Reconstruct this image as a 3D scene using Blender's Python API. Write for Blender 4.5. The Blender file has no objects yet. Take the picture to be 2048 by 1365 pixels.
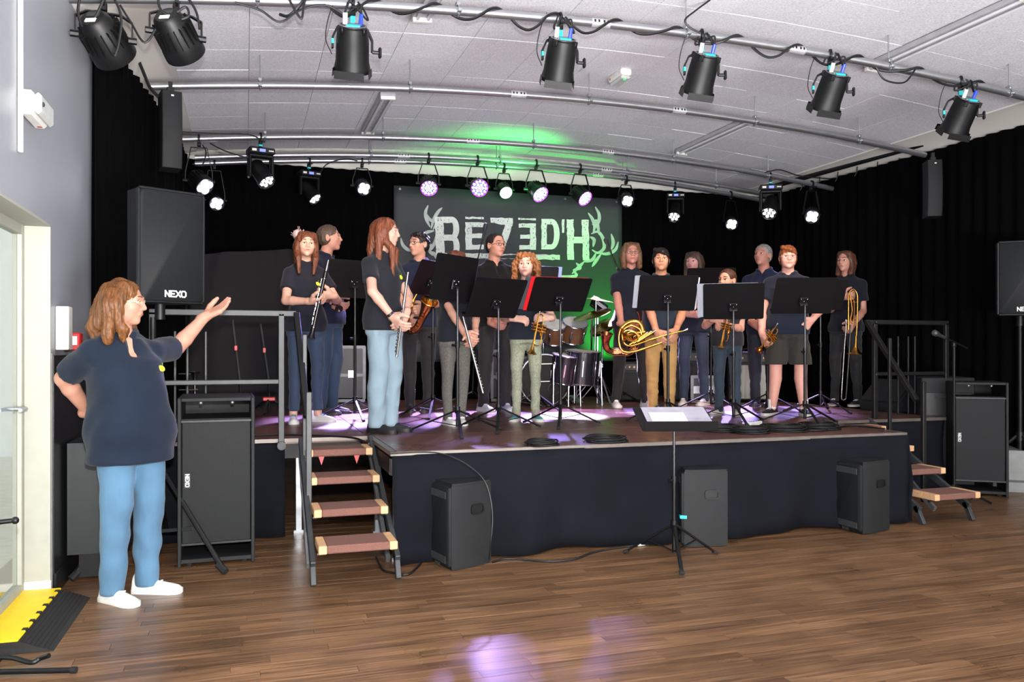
import bpy, bmesh, math, random
import numpy as np
from mathutils import Vector, Matrix
random.seed(7)
S = bpy.context.scene
COL = S.collection
PI = math.pi
# ------------------------------------------------------------------ camera, world, lights, exposure
F_PX, YAW, EYE, HOR = 1640.0, math.radians(18), 1.3, 700.0
SY, CY = math.sin(YAW), math.cos(YAW)
cam = bpy.data.cameras.new('camera'); cam.sensor_width = 36; cam.lens = F_PX / 2048 * 36
cam.shift_y = (HOR - 682.5) / 2048; cam.clip_start = .05
camo = bpy.data.objects.new('camera', cam); COL.objects.link(camo)
camo.location = (0, 0, EYE); camo.rotation_euler = (PI / 2, 0, -YAW); S.camera = camo
S.view_settings.view_transform = 'Standard'; S.view_settings.look = 'None'; S.view_settings.gamma = 1
S.view_settings.use_curve_mapping = False; S.view_settings.exposure = 0.0
S.cycles.use_denoising = True; S.cycles.max_bounces = 6; S.cycles.sample_clamp_indirect = 4
W = bpy.data.worlds.new('sky'); S.world = W; W.use_nodes = True
W.node_tree.nodes['Background'].inputs[0].default_value = (.80, .92, 1, 1)
W.node_tree.nodes['Background'].inputs[1].default_value = .6

def V(*a): return Vector(a)
def at(px, py, d):                       # the point seen at pixel (px, py) at depth d along the view axis
    t, u = (px - 1024) / F_PX * d, (HOR - py) / F_PX * d
    return Vector((d * SY + t * CY, d * CY - t * SY, EYE + u))
def dep_z(py, z): return F_PX * (EYE - z) / (py - HOR)
def on(px, py, z): return at(px, py, dep_z(py, z))      # on the horizontal plane z
def atY(px, py, Y): return at(px, py, Y / (CY - (px - 1024) / F_PX * SY))
def atX(px, py, X): return at(px, py, X / (SY + (px - 1024) / F_PX * CY))

def lamp(name, kind, loc, energy, color=(1, 1, 1), target=None, **kw):
    l = bpy.data.lights.new(name, kind); l.energy = energy; l.color = color
    for k, v in kw.items(): setattr(l, k, v)
    o = bpy.data.objects.new(name, l); COL.objects.link(o); o.location = loc
    if target is not None: o.rotation_euler = (Vector(target) - Vector(loc)).to_track_quat('-Z', 'Y').to_euler()
    return o
LAMPS = dict(flash=1120, day=52, hall=1550)
lamp('camera_flash', 'SPOT', (.02, -.02, 1.52), LAMPS['flash'], (1, .96, .92), at(740, 560, 7), spot_size=math.radians(92), spot_blend=.8, shadow_soft_size=.035)
lamp('daylight_at_door', 'AREA', (-2.1, 3.6, 1.3), LAMPS['day'], (.95, 1, .97), (0, 4.2, 1.0), shape='RECTANGLE', size=2.4, size_y=2.2)
lamp('ceiling_fill', 'AREA', (2.2, -1.9, .5), LAMPS['hall'], (.98, .97, 1), (2.6, -1.0, 3.6), shape='RECTANGLE', size=5, size_y=1.2)  # added fill with no window behind it, aimed up to brighten the ceiling

# ------------------------------------------------------------------ materials
def lin(c):
    if isinstance(c, str):
        c = [int(c[i:i + 2], 16) / 255 for i in (0, 2, 4)]
    return tuple(x / 12.92 if x <= .04045 else ((x + .055) / 1.055) ** 2.4 for x in c) + (1,)
MATS = {}
def nd(t, kind, **kw):
    n = t.nodes.new(kind)
    for k, v in kw.items(): setattr(n, k, v)
    return n
def mat(name, col, rough=.5, metal=0, var=.12, scale=(12, 12, 12), bump=0, bscale=None, emit=0, spec=None, alpha=1, coat=0, rand=0, trans=0, sheen=0):
    if name in MATS: return MATS[name]
    m = bpy.data.materials.new(name); m.use_nodes = True; t = m.node_tree
    b = t.nodes['Principled BSDF']; c = lin(col)
    b.inputs['Roughness'].default_value = rough; b.inputs['Metallic'].default_value = metal
    if spec is not None: b.inputs['Specular IOR Level'].default_value = spec
    if coat: b.inputs['Coat Weight'].default_value = coat; b.inputs['Coat Roughness'].default_value = .15
    if trans: b.inputs['Transmission Weight'].default_value = trans
    if sheen: b.inputs['Sheen Weight'].default_value = sheen
    if emit: b.inputs['Emission Color'].default_value = c; b.inputs['Emission Strength'].default_value = emit
    tc = nd(t, 'ShaderNodeTexCoord'); mp = nd(t, 'ShaderNodeMapping'); mp.inputs['Scale'].default_value = scale
    t.links.new(tc.outputs['Object'], mp.inputs[0])
    nz = nd(t, 'ShaderNodeTexNoise'); nz.inputs['Scale'].default_value = 1; nz.inputs['Detail'].default_value = 4
    t.links.new(mp.outputs[0], nz.inputs['Vector'])
    rp = nd(t, 'ShaderNodeValToRGB')
    rp.color_ramp.elements[0].position = .3; rp.color_ramp.elements[1].position = .7
    lo = tuple(x * (1 - var) for x in c[:3]) + (1,); hi = tuple(min(1, x * (1 + var)) for x in c[:3]) + (1,)
    rp.color_ramp.elements[0].color = lo; rp.color_ramp.elements[1].color = hi
    t.links.new(nz.outputs[0], rp.inputs[0]); out = rp.outputs[0]
    if rand:
        oi = nd(t, 'ShaderNodeObjectInfo'); hs = nd(t, 'ShaderNodeHueSaturation')
        mr = nd(t, 'ShaderNodeMapRange'); mr.inputs[3].default_value = 1 - rand; mr.inputs[4].default_value = 1 + rand
        t.links.new(oi.outputs['Random'], mr.inputs[0]); t.links.new(mr.outputs[0], hs.inputs['Value'])
        t.links.new(out, hs.inputs['Color']); out = hs.outputs[0]
    t.links.new(out, b.inputs['Base Color'])
    if bump:
        bp = nd(t, 'ShaderNodeBump'); bp.inputs['Strength'].default_value = min(1, bump); bp.inputs['Distance'].default_value = .004
        src = nz.outputs[0]
        if bscale:
            m2 = nd(t, 'ShaderNodeMapping'); m2.inputs['Scale'].default_value = bscale if not isinstance(bscale, (int, float)) else (bscale,) * 3
            t.links.new(tc.outputs['Object'], m2.inputs[0])
            n2 = nd(t, 'ShaderNodeTexNoise'); n2.inputs['Scale'].default_value = 1; n2.inputs['Detail'].default_value = 3
            t.links.new(m2.outputs[0], n2.inputs['Vector']); src = n2.outputs[0]
        t.links.new(src, bp.inputs['Height']); t.links.new(bp.outputs[0], b.inputs['Normal'])
    MATS[name] = m; return m
M_BLACK = mat('black_plastic', '0e0f11', .45, spec=.35)
M_MBLACK = mat('black_paint', '0c0d0e', .5, spec=.35, bump=.2, bscale=300)
M_GREY = mat('dark_grey_metal', '35383a', .5, .2)
M_ALU = mat('aluminium_tube', 'b4b6ba', .32, .9, .05)
M_CHROME = mat('chrome', 'a8a8b0', .2, 1, .03)
M_STEEL = mat('zinc_steel', 'a4a8ac', .35, .8)
M_RUB = mat('black_rubber', '101011', .8)
M_CABLE = mat('black_cable', '0d0d0e', .5)
M_TURQ = mat('turquoise_tape', '25c5c8', .5)
M_WHITEP = mat('white_plastic', 'e4e4de', .45, var=.04)
M_RED = mat('red_plastic', 'b8161a', .4)
M_BLUE = mat('blue_plastic', '1d3fc0', .4)
M_PAPER = mat('paper', 'c9c8c8', .8, var=.04)

# ------------------------------------------------------------------ mesh building
class MB:
    def __init__(s): s.v = []; s.f = []; s.mi = []; s.k = 0; s.T = Matrix()
    def add(s, vs, fs):
        n = len(s.v); s.v += [s.T @ Vector(p) for p in vs]
        s.f += [tuple(i + n for i in q) for q in fs]; s.mi += [s.k] * len(fs); return s
    def box(s, c, size, R=None, bev=0):
        c = Vector(c); hx, hy, hz = (a / 2 for a in size); R = R or Matrix.Identity(3)
        if not bev:
            vs = [c + R @ Vector((x, y, z)) for x in (-hx, hx) for y in (-hy, hy) for z in (-hz, hz)]
            return s.add(vs, [(0, 1, 3, 2), (4, 6, 7, 5), (0, 4, 5, 1), (2, 3, 7, 6), (0, 2, 6, 4), (1, 5, 7, 3)])
        b = min(bev, hx * .95, hy * .95, hz * .95); vs = []; ix = {}
        for sx in (-1, 1):
            for sy in (-1, 1):
                for sz in (-1, 1):
                    for ax in range(3):
                        p = [sx * (hx - b), sy * (hy - b), sz * (hz - b)]; p[ax] += (sx, sy, sz)[ax] * b
                        ix[sx, sy, sz, ax] = len(vs); vs.append(c + R @ Vector(p))
        fs = []
        for ax in range(3):
            o = [a for a in range(3) if a != ax]
            for sg in (-1, 1):
                q = []
                for (u, w) in ((-1, -1), (1, -1), (1, 1), (-1, 1)):
                    k = [0, 0, 0]; k[ax] = sg; k[o[0]] = u; k[o[1]] = w; q.append(ix[k[0], k[1], k[2], ax])
                if (sg < 0) != (ax == 1): q.reverse()
                fs.append(tuple(q))
        for a1 in range(3):
            for a2 in range(a1 + 1, 3):
                a3 = 3 - a1 - a2
                for u in (-1, 1):
                    for w in (-1, 1):
                        q = []
                        for (e, ax) in ((-1, a1), (1, a1), (1, a2), (-1, a2)):
                            k = [0, 0, 0]; k[a1] = u; k[a2] = w; k[a3] = e; q.append(ix[k[0], k[1], k[2], ax])
                        fs.append(tuple(q))
        for sx in (-1, 1):
            for sy in (-1, 1):
                for sz in (-1, 1): fs.append(tuple(ix[sx, sy, sz, a] for a in range(3)))
        return s.add(vs, fs)
    def bar(s, a, b, w, h=None, bev=0, up=(0, 0, 1)):
        a, b = Vector(a), Vector(b); d = b - a; L = d.length; d.normalize(); u = Vector(up)
        if abs(d.dot(u)) > .95: u = Vector((1, 0, 0))
        x = d.cross(u).normalized(); y = x.cross(d)
        R = Matrix((x, y, -d)).transposed() if False else Matrix((x, d, y)).transposed()
        return s.box((a + b) / 2, (w, L, h or w), R, bev)
    def tube(s, pts, r, n=8, closed=False, caps=True):
        pts = [Vector(p) for p in pts]; m = len(pts); rs = r if isinstance(r, (list, tuple)) else [r] * m
        vs = []; up = None
        for i, p in enumerate(pts):
            if closed: d = pts[(i + 1) % m] - pts[i - 1]
            else: d = pts[min(i + 1, m - 1)] - pts[max(i - 1, 0)]
            d = d.normalized() if d.length > 1e-9 else Vector((0, 0, 1))
            if up is None:
                up = Vector((0, 0, 1)) if abs(d.z) < .9 else Vector((1, 0, 0))
            x = d.cross(up).normalized(); up = x.cross(d)
            for k in range(n):
                a = 2 * PI * k / n; vs.append(p + (x * math.cos(a) + up * math.sin(a)) * rs[i])
        fs = []
        for i in range(m if closed else m - 1):
            j = (i + 1) % m
            for k in range(n):
                k2 = (k + 1) % n; fs.append((i * n + k, j * n + k, j * n + k2, i * n + k2))
        if caps and not closed: fs += [tuple(range(n)), tuple(range(m * n - 1, (m - 1) * n - 1, -1))]
        return s.add(vs, fs)
    def cyl(s, a, b, r, n=12, r2=None): return s.tube([a, b], [r, r if r2 is None else r2], n)
    def lathe(s, prof, n=20, M=None, cap=True):
        M = M or Matrix(); vs = []; fs = []
        for (r, z) in prof:
            for k in range(n): a = 2 * PI * k / n; vs.append(M @ Vector((r * math.cos(a), r * math.sin(a), z)))
        for i in range(len(prof) - 1):
            for k in range(n): k2 = (k + 1) % n; fs.append((i * n + k, i * n + k2, (i + 1) * n + k2, (i + 1) * n + k))
        if cap: fs += [tuple(range(n - 1, -1, -1)), tuple(range((len(prof) - 1) * n, len(prof) * n))]
        return s.add(vs, fs)
    def prism(s, poly, t, M=None):           # poly in local xy, extruded along z from 0 to t
        M = M or Matrix(); n = len(poly)
        vs = [M @ Vector((x, y, 0)) for x, y in poly] + [M @ Vector((x, y, t)) for x, y in poly]
        return s.add(vs, [tuple(range(n - 1, -1, -1)), tuple(range(n, 2 * n))] + [(i, (i + 1) % n, n + (i + 1) % n, n + i) for i in range(n)])
    def ell(s, c, r, n=14, m=8, R=None):
        c = Vector(c); R = R or Matrix.Identity(3); vs = []; fs = []
        for i in range(m + 1):
            th = PI * i / m
            for k in range(n):
                a = 2 * PI * k / n
                vs.append(c + R @ Vector((r[0] * math.sin(th) * math.cos(a), r[1] * math.sin(th) * math.sin(a), r[2] * math.cos(th))))
        for i in range(m):
            for k in range(n): k2 = (k + 1) % n; fs.append((i * n + k, (i + 1) * n + k, (i + 1) * n + k2, i * n + k2))
        return s.add(vs, fs)
    def loft(s, rings, cap=True):
        n = len(rings[0]); vs = [p for r in rings for p in r]; fs = []
        for i in range(len(rings) - 1):
            for k in range(n): k2 = (k + 1) % n; fs.append((i * n + k, i * n + k2, (i + 1) * n + k2, (i + 1) * n + k))
        if cap: fs += [tuple(range(n - 1, -1, -1)), tuple(range((len(rings) - 1) * n, len(rings) * n))]
        return s.add(vs, fs)
    def build(s, name, mats, parent=None, smooth=40, tag=None):
        me = bpy.data.meshes.new(name); me.from_pydata([tuple(p) for p in s.v], [], s.f)
        mats = mats if isinstance(mats, (list, tuple)) else [mats]
        for m in mats: me.materials.append(m)
        me.polygons.foreach_set('material_index', s.mi)
        bm = bmesh.new(); bm.from_mesh(me); bmesh.ops.recalc_face_normals(bm, faces=bm.faces); bm.to_mesh(me); bm.free()
        if smooth:
            me.polygons.foreach_set('use_smooth', [True] * len(me.polygons)); me.set_sharp_from_angle(angle=math.radians(smooth))
        me.update()
        return obj(name, me, parent)
def obj(name, me, parent=None):
    o = bpy.data.objects.new(name, me); COL.objects.link(o); o.parent = parent; return o
def thing(name, label, cat, loc=(0, 0, 0), rz=0, group=None):
    o = bpy.data.objects.new(name, None); COL.objects.link(o); o.location = loc; o.rotation_euler = (0, 0, rz); o.empty_display_size = .1
    return tag(o, label, cat, group)
def tag(o, label, cat, group=None):
    o['label'] = label; o['category'] = cat
    if group: o['group'] = group
    return o
def struct(o): o['kind'] = 'structure'; return o
def kids(o): return [c for c in o.children]
def copy_thing(o, loc=None, rz=None, label=None, group=None, parent=None):
    c = o.copy(); COL.objects.link(c); c.parent = parent
    for ch in kids(o): copy_thing(ch, parent=c)
    if loc is not None: c.location = loc
    if rz is not None: c.rotation_euler = (0, 0, rz)
    if label: c['label'] = label
    if group: c['group'] = group
    return c
def Rz(a): return Matrix.Rotation(a, 4, 'Z')
def Rx(a): return Matrix.Rotation(a, 4, 'X')
def Ry(a): return Matrix.Rotation(a, 4, 'Y')
def Tr(*a): return Matrix.Translation(Vector(a[0]) if len(a) == 1 else Vector(a))
def aim(d, origin=(0, 0, 0), roll=0):        # matrix whose +Z axis points along d
    return Matrix.Translation(Vector(origin)) @ Vector(d).to_track_quat('Z', 'Y').to_matrix().to_4x4() @ Rz(roll)
def spline(pts, n=6):                        # Catmull-Rom through pts
    pts = [Vector(p) for p in pts]; P = [2 * pts[0] - pts[1]] + pts + [2 * pts[-1] - pts[-2]]; out = []
    for i in range(1, len(P) - 2):
        for k in range(n):
            t = k / n; a, b, c, d = P[i - 1:i + 3]
            out.append(.5 * ((2 * b) + (c - a) * t + (2 * a - 5 * b + 4 * c - d) * t * t + (3 * b - a - 3 * c + d) * t ** 3))
    return out + [pts[-1]]
def rpoly(w, h, r, n=4, cx=0, cy=0):         # rounded rectangle outline
    out = []
    for (sx, sy, a0) in ((1, -1, -PI / 2), (1, 1, 0), (-1, 1, PI / 2), (-1, -1, PI)):
        for k in range(n + 1):
            a = a0 + PI / 2 * k / n; out.append((cx + sx * (w / 2 - r) + r * math.cos(a), cy + sy * (h / 2 - r) + r * math.sin(a)))
    return out
# ------------------------------------------------------------------ the setting
LX, RX, BY, FY = -.97, 7.45, 10.35, -3.0        # left wall, right wall, back wall, wall behind the camera
SZ = .68                                         # stage height
XM, ZC, KC = 3.2, 3.86, .0158                    # shallow barrel vault of the ceiling
def zceil(x): return ZC - KC * (x - XM) ** 2
M_WALL = mat('grey_wall_paint', '8f939a', .42, var=.05, scale=(2, 2, 2), bump=.1, bscale=60)
M_CREAM = mat('cream_wall_paint', 'd6d3cb', .6, var=.04, scale=(2, 2, 2))
M_DARKWALL = mat('black_dado_paint', '191b1d', .38, var=.1, scale=(3, 3, 3))
M_CURT = mat('black_curtain_cloth', '040405', .95, var=.25, scale=(40, 40, 4), spec=.05)
M_SKIRT = mat('navy_black_skirt_cloth', '0f1117', .9, var=.18, scale=(3, 3, 3), spec=.12)
def wood(name, c1, c2, rough, grain=(1.6, 46, 8), dirt=.25):
    m = bpy.data.materials.new(name); m.use_nodes = True; t = m.node_tree; b = t.nodes['Principled BSDF']
    g = nd(t, 'ShaderNodeNewGeometry'); oi = nd(t, 'ShaderNodeObjectInfo'); at_ = nd(t, 'ShaderNodeAttribute', attribute_name='tint')
    ad = nd(t, 'ShaderNodeMath', operation='ADD'); t.links.new(oi.outputs['Random'], ad.inputs[0]); t.links.new(at_.outputs['Fac'], ad.inputs[1])
    fr = nd(t, 'ShaderNodeMath', operation='FRACT'); t.links.new(ad.outputs[0], fr.inputs[0])
    sc = nd(t, 'ShaderNodeMath', operation='MULTIPLY'); sc.inputs[1].default_value = 37; t.links.new(fr.outputs[0], sc.inputs[0])
    va = nd(t, 'ShaderNodeVectorMath', operation='ADD'); t.links.new(g.outputs['Position'], va.inputs[0]); t.links.new(sc.outputs[0], va.inputs[1])
    mp = nd(t, 'ShaderNodeMapping'); mp.inputs['Scale'].default_value = grain; t.links.new(va.outputs[0], mp.inputs[0])
    nz = nd(t, 'ShaderNodeTexNoise'); nz.inputs['Scale'].default_value = 1.6; nz.inputs['Detail'].default_value = 7; nz.inputs['Roughness'].default_value = .62
    t.links.new(mp.outputs[0], nz.inputs['Vector'])
    rp = nd(t, 'ShaderNodeValToRGB'); rp.color_ramp.elements[0].position = .32; rp.color_ramp.elements[1].position = .72
    rp.color_ramp.elements[0].color = lin(c1); rp.color_ramp.elements[1].color = lin(c2); t.links.new(nz.outputs[0], rp.inputs[0])
    hs = nd(t, 'ShaderNodeHueSaturation'); mr = nd(t, 'ShaderNodeMapRange'); mr.inputs[3].default_value = .72; mr.inputs[4].default_value = 1.22
    t.links.new(fr.outputs[0], mr.inputs[0]); t.links.new(mr.outputs[0], hs.inputs['Value']); t.links.new(rp.outputs[0], hs.inputs['Color'])
    n2 = nd(t, 'ShaderNodeTexNoise'); n2.inputs['Scale'].default_value = 2.2; n2.inputs['Detail'].default_value = 5; t.links.new(g.outputs['Position'], n2.inputs['Vector'])
    r2 = nd(t, 'ShaderNodeMapRange'); r2.inputs[1].default_value = .3; r2.inputs[2].default_value = .7; r2.inputs[3].default_value = 1 - dirt; r2.inputs[4].default_value = 1 + dirt * .5
    t.links.new(n2.outputs[0], r2.inputs[0])
    mx = nd(t, 'ShaderNodeVectorMath', operation='SCALE'); t.links.new(hs.outputs[0], mx.inputs[0]); t.links.new(r2.outputs[0], mx.inputs['Scale'])
    t.links.new(mx.outputs[0], b.inputs['Base Color'])
    r3 = nd(t, 'ShaderNodeMapRange'); r3.inputs[1].default_value = .3; r3.inputs[2].default_value = .7; r3.inputs[3].default_value = rough - .06; r3.inputs[4].default_value = rough + .1
    t.links.new(n2.outputs[0], r3.inputs[0]); t.links.new(r3.outputs[0], b.inputs['Roughness'])
    bp = nd(t, 'ShaderNodeBump'); bp.inputs['Strength'].default_value = .25; bp.inputs['Distance'].default_value = .002
    t.links.new(nz.outputs[0], bp.inputs['Height']); t.links.new(bp.outputs[0], b.inputs['Normal'])
    return m
M_FLOOR = wood('oak_strip_floor', '493322', '8c694a', .32)
M_DECK = wood('brown_stage_board', '553832', '66443c', .30, (3, 3, 3), .06)

# floor: slab and strips
mb = MB(); mb.box((3.2, 3.6, -.06), (9.2, 14, .1)); floor = struct(mb.build('floor', mat('floor_joint', '1c130c', .8)))
PW = .072
def seen(x, y):
    d = x * SY + y * CY
    if d < 2.9: return None
    px = 1024 + F_PX * (x * CY - y * SY) / d; py = HOR + F_PX * EYE / d
    return (d, px, py)
strips = []
y = 1.9; row = 0
while y < BY:
    x = LX - random.random() * .9; 
    while x < RX:
        L = random.uniform(.55, 1.15); x0, x1 = max(x, LX), min(x + L, RX)
        if x1 - x0 > .04: strips.append((x0, x1, y))
        x += L
    y += PW; row += 1
def vis(s):
    best = 1e9
    for f in (0, .5, 1):
        q = seen(s[0] + (s[1] - s[0]) * f, s[2] + PW / 2)
        if q and -20 < q[1] < 2068 and q[2] < 1375 and not (.8 < s[0] + (s[1] - s[0]) * f < 4.7 and s[2] > 4.95): best = min(best, q[0])
    return best
order = sorted(strips, key=vis)
one = MB().box((0, 0, 0), (1, 1, 1), None, 0)
um = None
for i, (x0, x1, yy) in enumerate(order[:295]):
    L = x1 - x0 - .0015
    if um is None:
        b = MB(); b.box((0, 0, 0), (1, PW - .0014, .02)); um = b.build('floor_strip', M_FLOOR, floor, smooth=0); o = um
    else:
        o = um.copy(); COL.objects.link(o)
    o.location = ((x0 + x1) / 2, yy + PW / 2, -.01 + random.uniform(-.0006, .0002)); o.scale = (L, 1, 1)
b = MB(); tint = []
for (x0, x1, yy) in order[295:]:
    b.box(((x0 + x1) / 2, yy + PW / 2, -.0102), (x1 - x0 - .0015, PW - .0014, .02)); tint += [random.random()] * 6
o = b.build('floor_strips', M_FLOOR, floor, smooth=0); o['kind'] = 'stuff'
a = o.data.attributes.new('tint', 'FLOAT', 'FACE'); a.data.foreach_set('value', tint)

# ceiling: plaster shell with a lattice of acoustic panels under it
def shell(x0, x1, y0, y1, dz, t, n):
    b = MB(); xs = [x0 + (x1 - x0) * i / n for i in range(n + 1)]
    ring = [(x, zceil(x) + dz) for x in xs] + [(x, zceil(x) + dz + t) for x in reversed(xs)]
    b.loft([[Vector((x, yy, z)) for x, z in ring] for yy in (y0, y1)]); return b
TX0, TX1 = -.55, 6.95
ceiling = struct(shell(LX - .3, RX + .3, FY, BY, .022, .1, 40).build('ceiling', mat('grey_joint_plaster', 'b4b2b4', .9)))
m = mat('acoustic_ceiling_panel', 'dfdfe4', .95, var=.16, scale=(70, 70, 70), bump=.8, bscale=(55, 75, 60), rand=.035, spec=.1)
NX, NYT = 13, 19; tw = (TX1 - TX0) / NX; tl = (BY - .02 - 1.0) / NYT * 1.0
for i in range(NX):
    xa, xb = TX0 + i * tw + .002, TX0 + (i + 1) * tw - .002
    proto = None
    for j in range(NYT):
        if proto is None:
            b = MB(); xs = [xa, (xa + xb) / 2, xb]
            ring = [(x, zceil(x)) for x in xs] + [(x, zceil(x) + .024) for x in reversed(xs)]
            b.loft([[Vector((x, yy, z)) for x, z in ring] for yy in (.003, tl - .003)]); proto = b.build('ceiling_panel', m, ceiling, smooth=30); o = proto
        else: o = proto.copy(); COL.objects.link(o)
        o.location = (0, 1.0 + j * tl, random.uniform(-.002, .002))
# plaster coves from the panels down to the walls
for side, xa, xw in (('left', TX0, LX), ('right', TX1, RX)):
    b = MB(); za = zceil(xa); zw = 3.33
    prof = [(xa, za + .05), (xa, za - .012), ((xa * .6 + xw * .4), za - .05), ((xa * .25 + xw * .75), (za + zw) / 2 - .03), (xw, zw), (xw, za + .05)]
    b.loft([[Vector((x, yy, z)) for x, z in prof] for yy in (FY, BY)]); struct(b.build('trim_1' if side == 'left' else 'trim_2', M_CREAM, smooth=60))

M_JAMB = mat('pale_green_grey_jamb', '9a9b90', .6, var=.04)
# left wall with the glazed door recess
DY0, DY1, DZ = 3.45, 4.81, 1.95
b = MB(); WT = .16
b.box((LX - WT / 2, (FY + DY0) / 2, 1.75), (WT, DY0 - FY, 3.7)); b.box((LX - WT / 2, (DY1 + BY) / 2, 1.75), (WT, BY - DY1, 3.7))
b.box((LX - WT / 2, (DY0 + DY1) / 2, (DZ + 3.6) / 2), (WT, DY1 - DY0, 3.6 - DZ))
struct(b.build('wall_left', M_WALL, smooth=0))
b = MB(); e = .004
b.box((LX - WT / 2 + e, DY1 - e, DZ / 2 + .04), (WT, .012, DZ - .08)); struct(b.build('trim_3', M_JAMB, smooth=0))       # jamb lining
b = MB(); b.box((LX - WT / 2 + e, (DY0 + DY1) / 2, DZ - .004), (WT, DY1 - DY0, .012)); struct(b.build('trim_4', M_JAMB, smooth=0))
b = MB(); b.box((LX - WT / 2 + .008, DY1 - .01, .05), (WT, .016, .1), None, .003); b.box((LX - .004, DY1 + .02, .64), (.014, .05, 1.28), None, .003)
struct(b.build('trim_5', mat('white_gloss_paint', 'e2e2de', .3, var=.03), smooth=0))
b = MB(); b.box((LX + .003, (DY1 + .05 + BY) / 2, .635), (.012, BY - DY1 - .05, 1.27)); struct(b.build('trim_6', M_DARKWALL, smooth=0))
b = MB(); b.box((LX + .012, (DY1 + .05 + BY) / 2, .06), (.02, BY - DY1 - .05, .12), None, .004); struct(b.build('baseboard_left', mat('black_gloss_board', '141516', .3), smooth=0))
dx = LX - WT + .02
door = struct(bpy.data.objects.new('door_1', None)); COL.objects.link(door)
b = MB(); b.box((dx, DY1 - .03, DZ / 2), (.05, .06, DZ), None, .004); b.box((dx, DY0 + .03, DZ / 2), (.05, .06, DZ), None, .004); b.box((dx, (DY0 + DY1) / 2, DZ - .03), (.05, DY1 - DY0 - .12, .06)); b.box((dx, (DY0 + DY1) / 2, .05), (.05, DY1 - DY0 - .12, .1))
b.build('door_frame', M_JAMB, door, 0)
b = MB(); b.box((dx, (DY0 + DY1) / 2, DZ / 2 + .02), (.008, DY1 - DY0 - .12, DZ - .16))
g = mat('clear_glass', 'f4fbf6', .02, trans=1, var=0); b.build('glass_pane', g, door, 0)
b = MB(); b.cyl((dx + .05, DY1 - .09, 1.0), (dx + .05, DY1 - .2, 1.0), .01); b.cyl((dx, DY1 - .09, 1.0), (dx + .05, DY1 - .09, 1.0), .012); b.build('door_handle', M_STEEL, door)
b = MB(); b.box((-4.6, 4, -.12), (6.9, 16, .1)); struct(b.build('trim_7', mat('pale_paving', 'c9c8bf', .9), smooth=0))      # ground outside the door
# other walls
b = MB(); b.box((RX + .08, (FY + BY) / 2, 1.75), (.16, BY - FY, 3.7)); struct(b.build('wall_right', M_CREAM, smooth=0))
b = MB(); b.box(((LX + RX) / 2, FY - .08, 1.75), (RX - LX + .6, .16, 4.4)); struct(b.build('wall_front', M_CREAM, smooth=0))
b = MB(); b.box(((LX + RX) / 2, BY + .08, 1.9), (RX - LX + .6, .16, 4.0)); struct(b.build('wall_back', M_CREAM, smooth=0))
for zz, yy in ((.02, .05), ):
    b = MB(); n = 30; xs = [TX0 - .2 + (TX1 - TX0 + .4) * i / n for i in range(n + 1)]
    b.tube([(x, BY - .03, zceil(x) - .015) for x in xs], .018, 6); struct(b.build('trim_8', mat('white_cable_trunking', 'd8d8d0', .4)))

# curtains
def curtain(name, label, path, z0, z1, amp=.035, wl=.16, zt=None):
    b = MB(); pts = []; seg = .03
    for i in range(len(path) - 1):
        a, c = Vector(path[i]), Vector(path[i + 1]); n = max(2, int((c - a).length / seg)); nrm = Vector((-(c - a).y, (c - a).x)).normalized()
        for k in range(n): pts.append((a + (c - a) * k / n, nrm))
    rows = 5; vs = []; ph = random.random() * 6; s = 0
    off = []
    for i, (p, nm) in enumerate(pts):
        s = i * seg; off.append(amp * (math.sin(2 * PI * s / wl + ph + .8 * math.sin(s * 1.3)) + .45 * math.sin(2 * PI * s / (wl * 2.7) + 1)))
    for r in range(rows):
        f = r / (rows - 1); z = z0 + (z1 - z0) * f
        for i, (p, nm) in enumerate(pts):
            q = p + nm * off[i] * (1 - .45 * f); vs.append((q.x, q.y, z))
    n = len(pts); fs = [(r * n + i, r * n + i + 1, (r + 1) * n + i + 1, (r + 1) * n + i) for r in range(rows - 1) for i in range(n - 1)]
    b.add(vs, fs); o = b.build(name, M_CURT, None, 80)
    md = o.modifiers.new('thickness', 'SOLIDIFY'); md.thickness = .006
    return tag(o, label, 'curtain')
CT = 3.5
curtain('stage_curtain', 'long black pleated curtain hanging across the back behind the banner', [(-.62, 10.12), (7.3, 10.12)], SZ - .3, CT)
curtain('side_curtain', 'black curtain along the left wall behind the big loudspeaker', [(LX + .03, 5.92), (-.66, 8.4), (-.62, 10.05)], .03, CT - .06)
curtain('side_curtain', 'black curtain covering the whole right-hand wall', [(7.12, 10.12), (7.33, 3.2)], .03, CT)
FRONT = Matrix(((1, 0, 0, 0), (0, 0, -1, 0), (0, 1, 0, 0), (0, 0, 0, 1)))      # plane xy -> xz, out along -y
# ------------------------------------------------------------------ stage
TX, TX2, TY, TYB = .83, 4.72, 4.93, 5.93
SX0, SX1, SYB = -.62, 6.1, 10.0
stage = thing('stage', 'low portable stage with brown boards and a dark cloth skirt', 'stage', (2.75, 6, 0))
def local(o): b = MB(); b.T = Tr(o.location).inverted(); return b
def deck(x0, x1, y0, y1):
    b = local(stage); b.box(((x0 + x1) / 2, (y0 + y1) / 2, SZ - .02), (x1 - x0 - .004, y1 - y0 - .004, .04), None, .002); b.build('deck_board', M_DECK, stage, 0)
xm = (TX + TX2) / 2
deck(TX + .045, xm, TY + .03, TYB - .002); deck(xm, TX2 - .03, TY + .03, TYB - .002)
xs = [SX0, .83, 2.77, 4.72, SX1]; ys = [TYB, 6.95, 7.97, 8.99, SYB]
for i in range(4):
    for j in range(4): deck(xs[i], xs[i + 1], ys[j], ys[j + 1])
M_EDGE = mat('worn_aluminium_edge', '6c645e', .45, .5)
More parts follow.
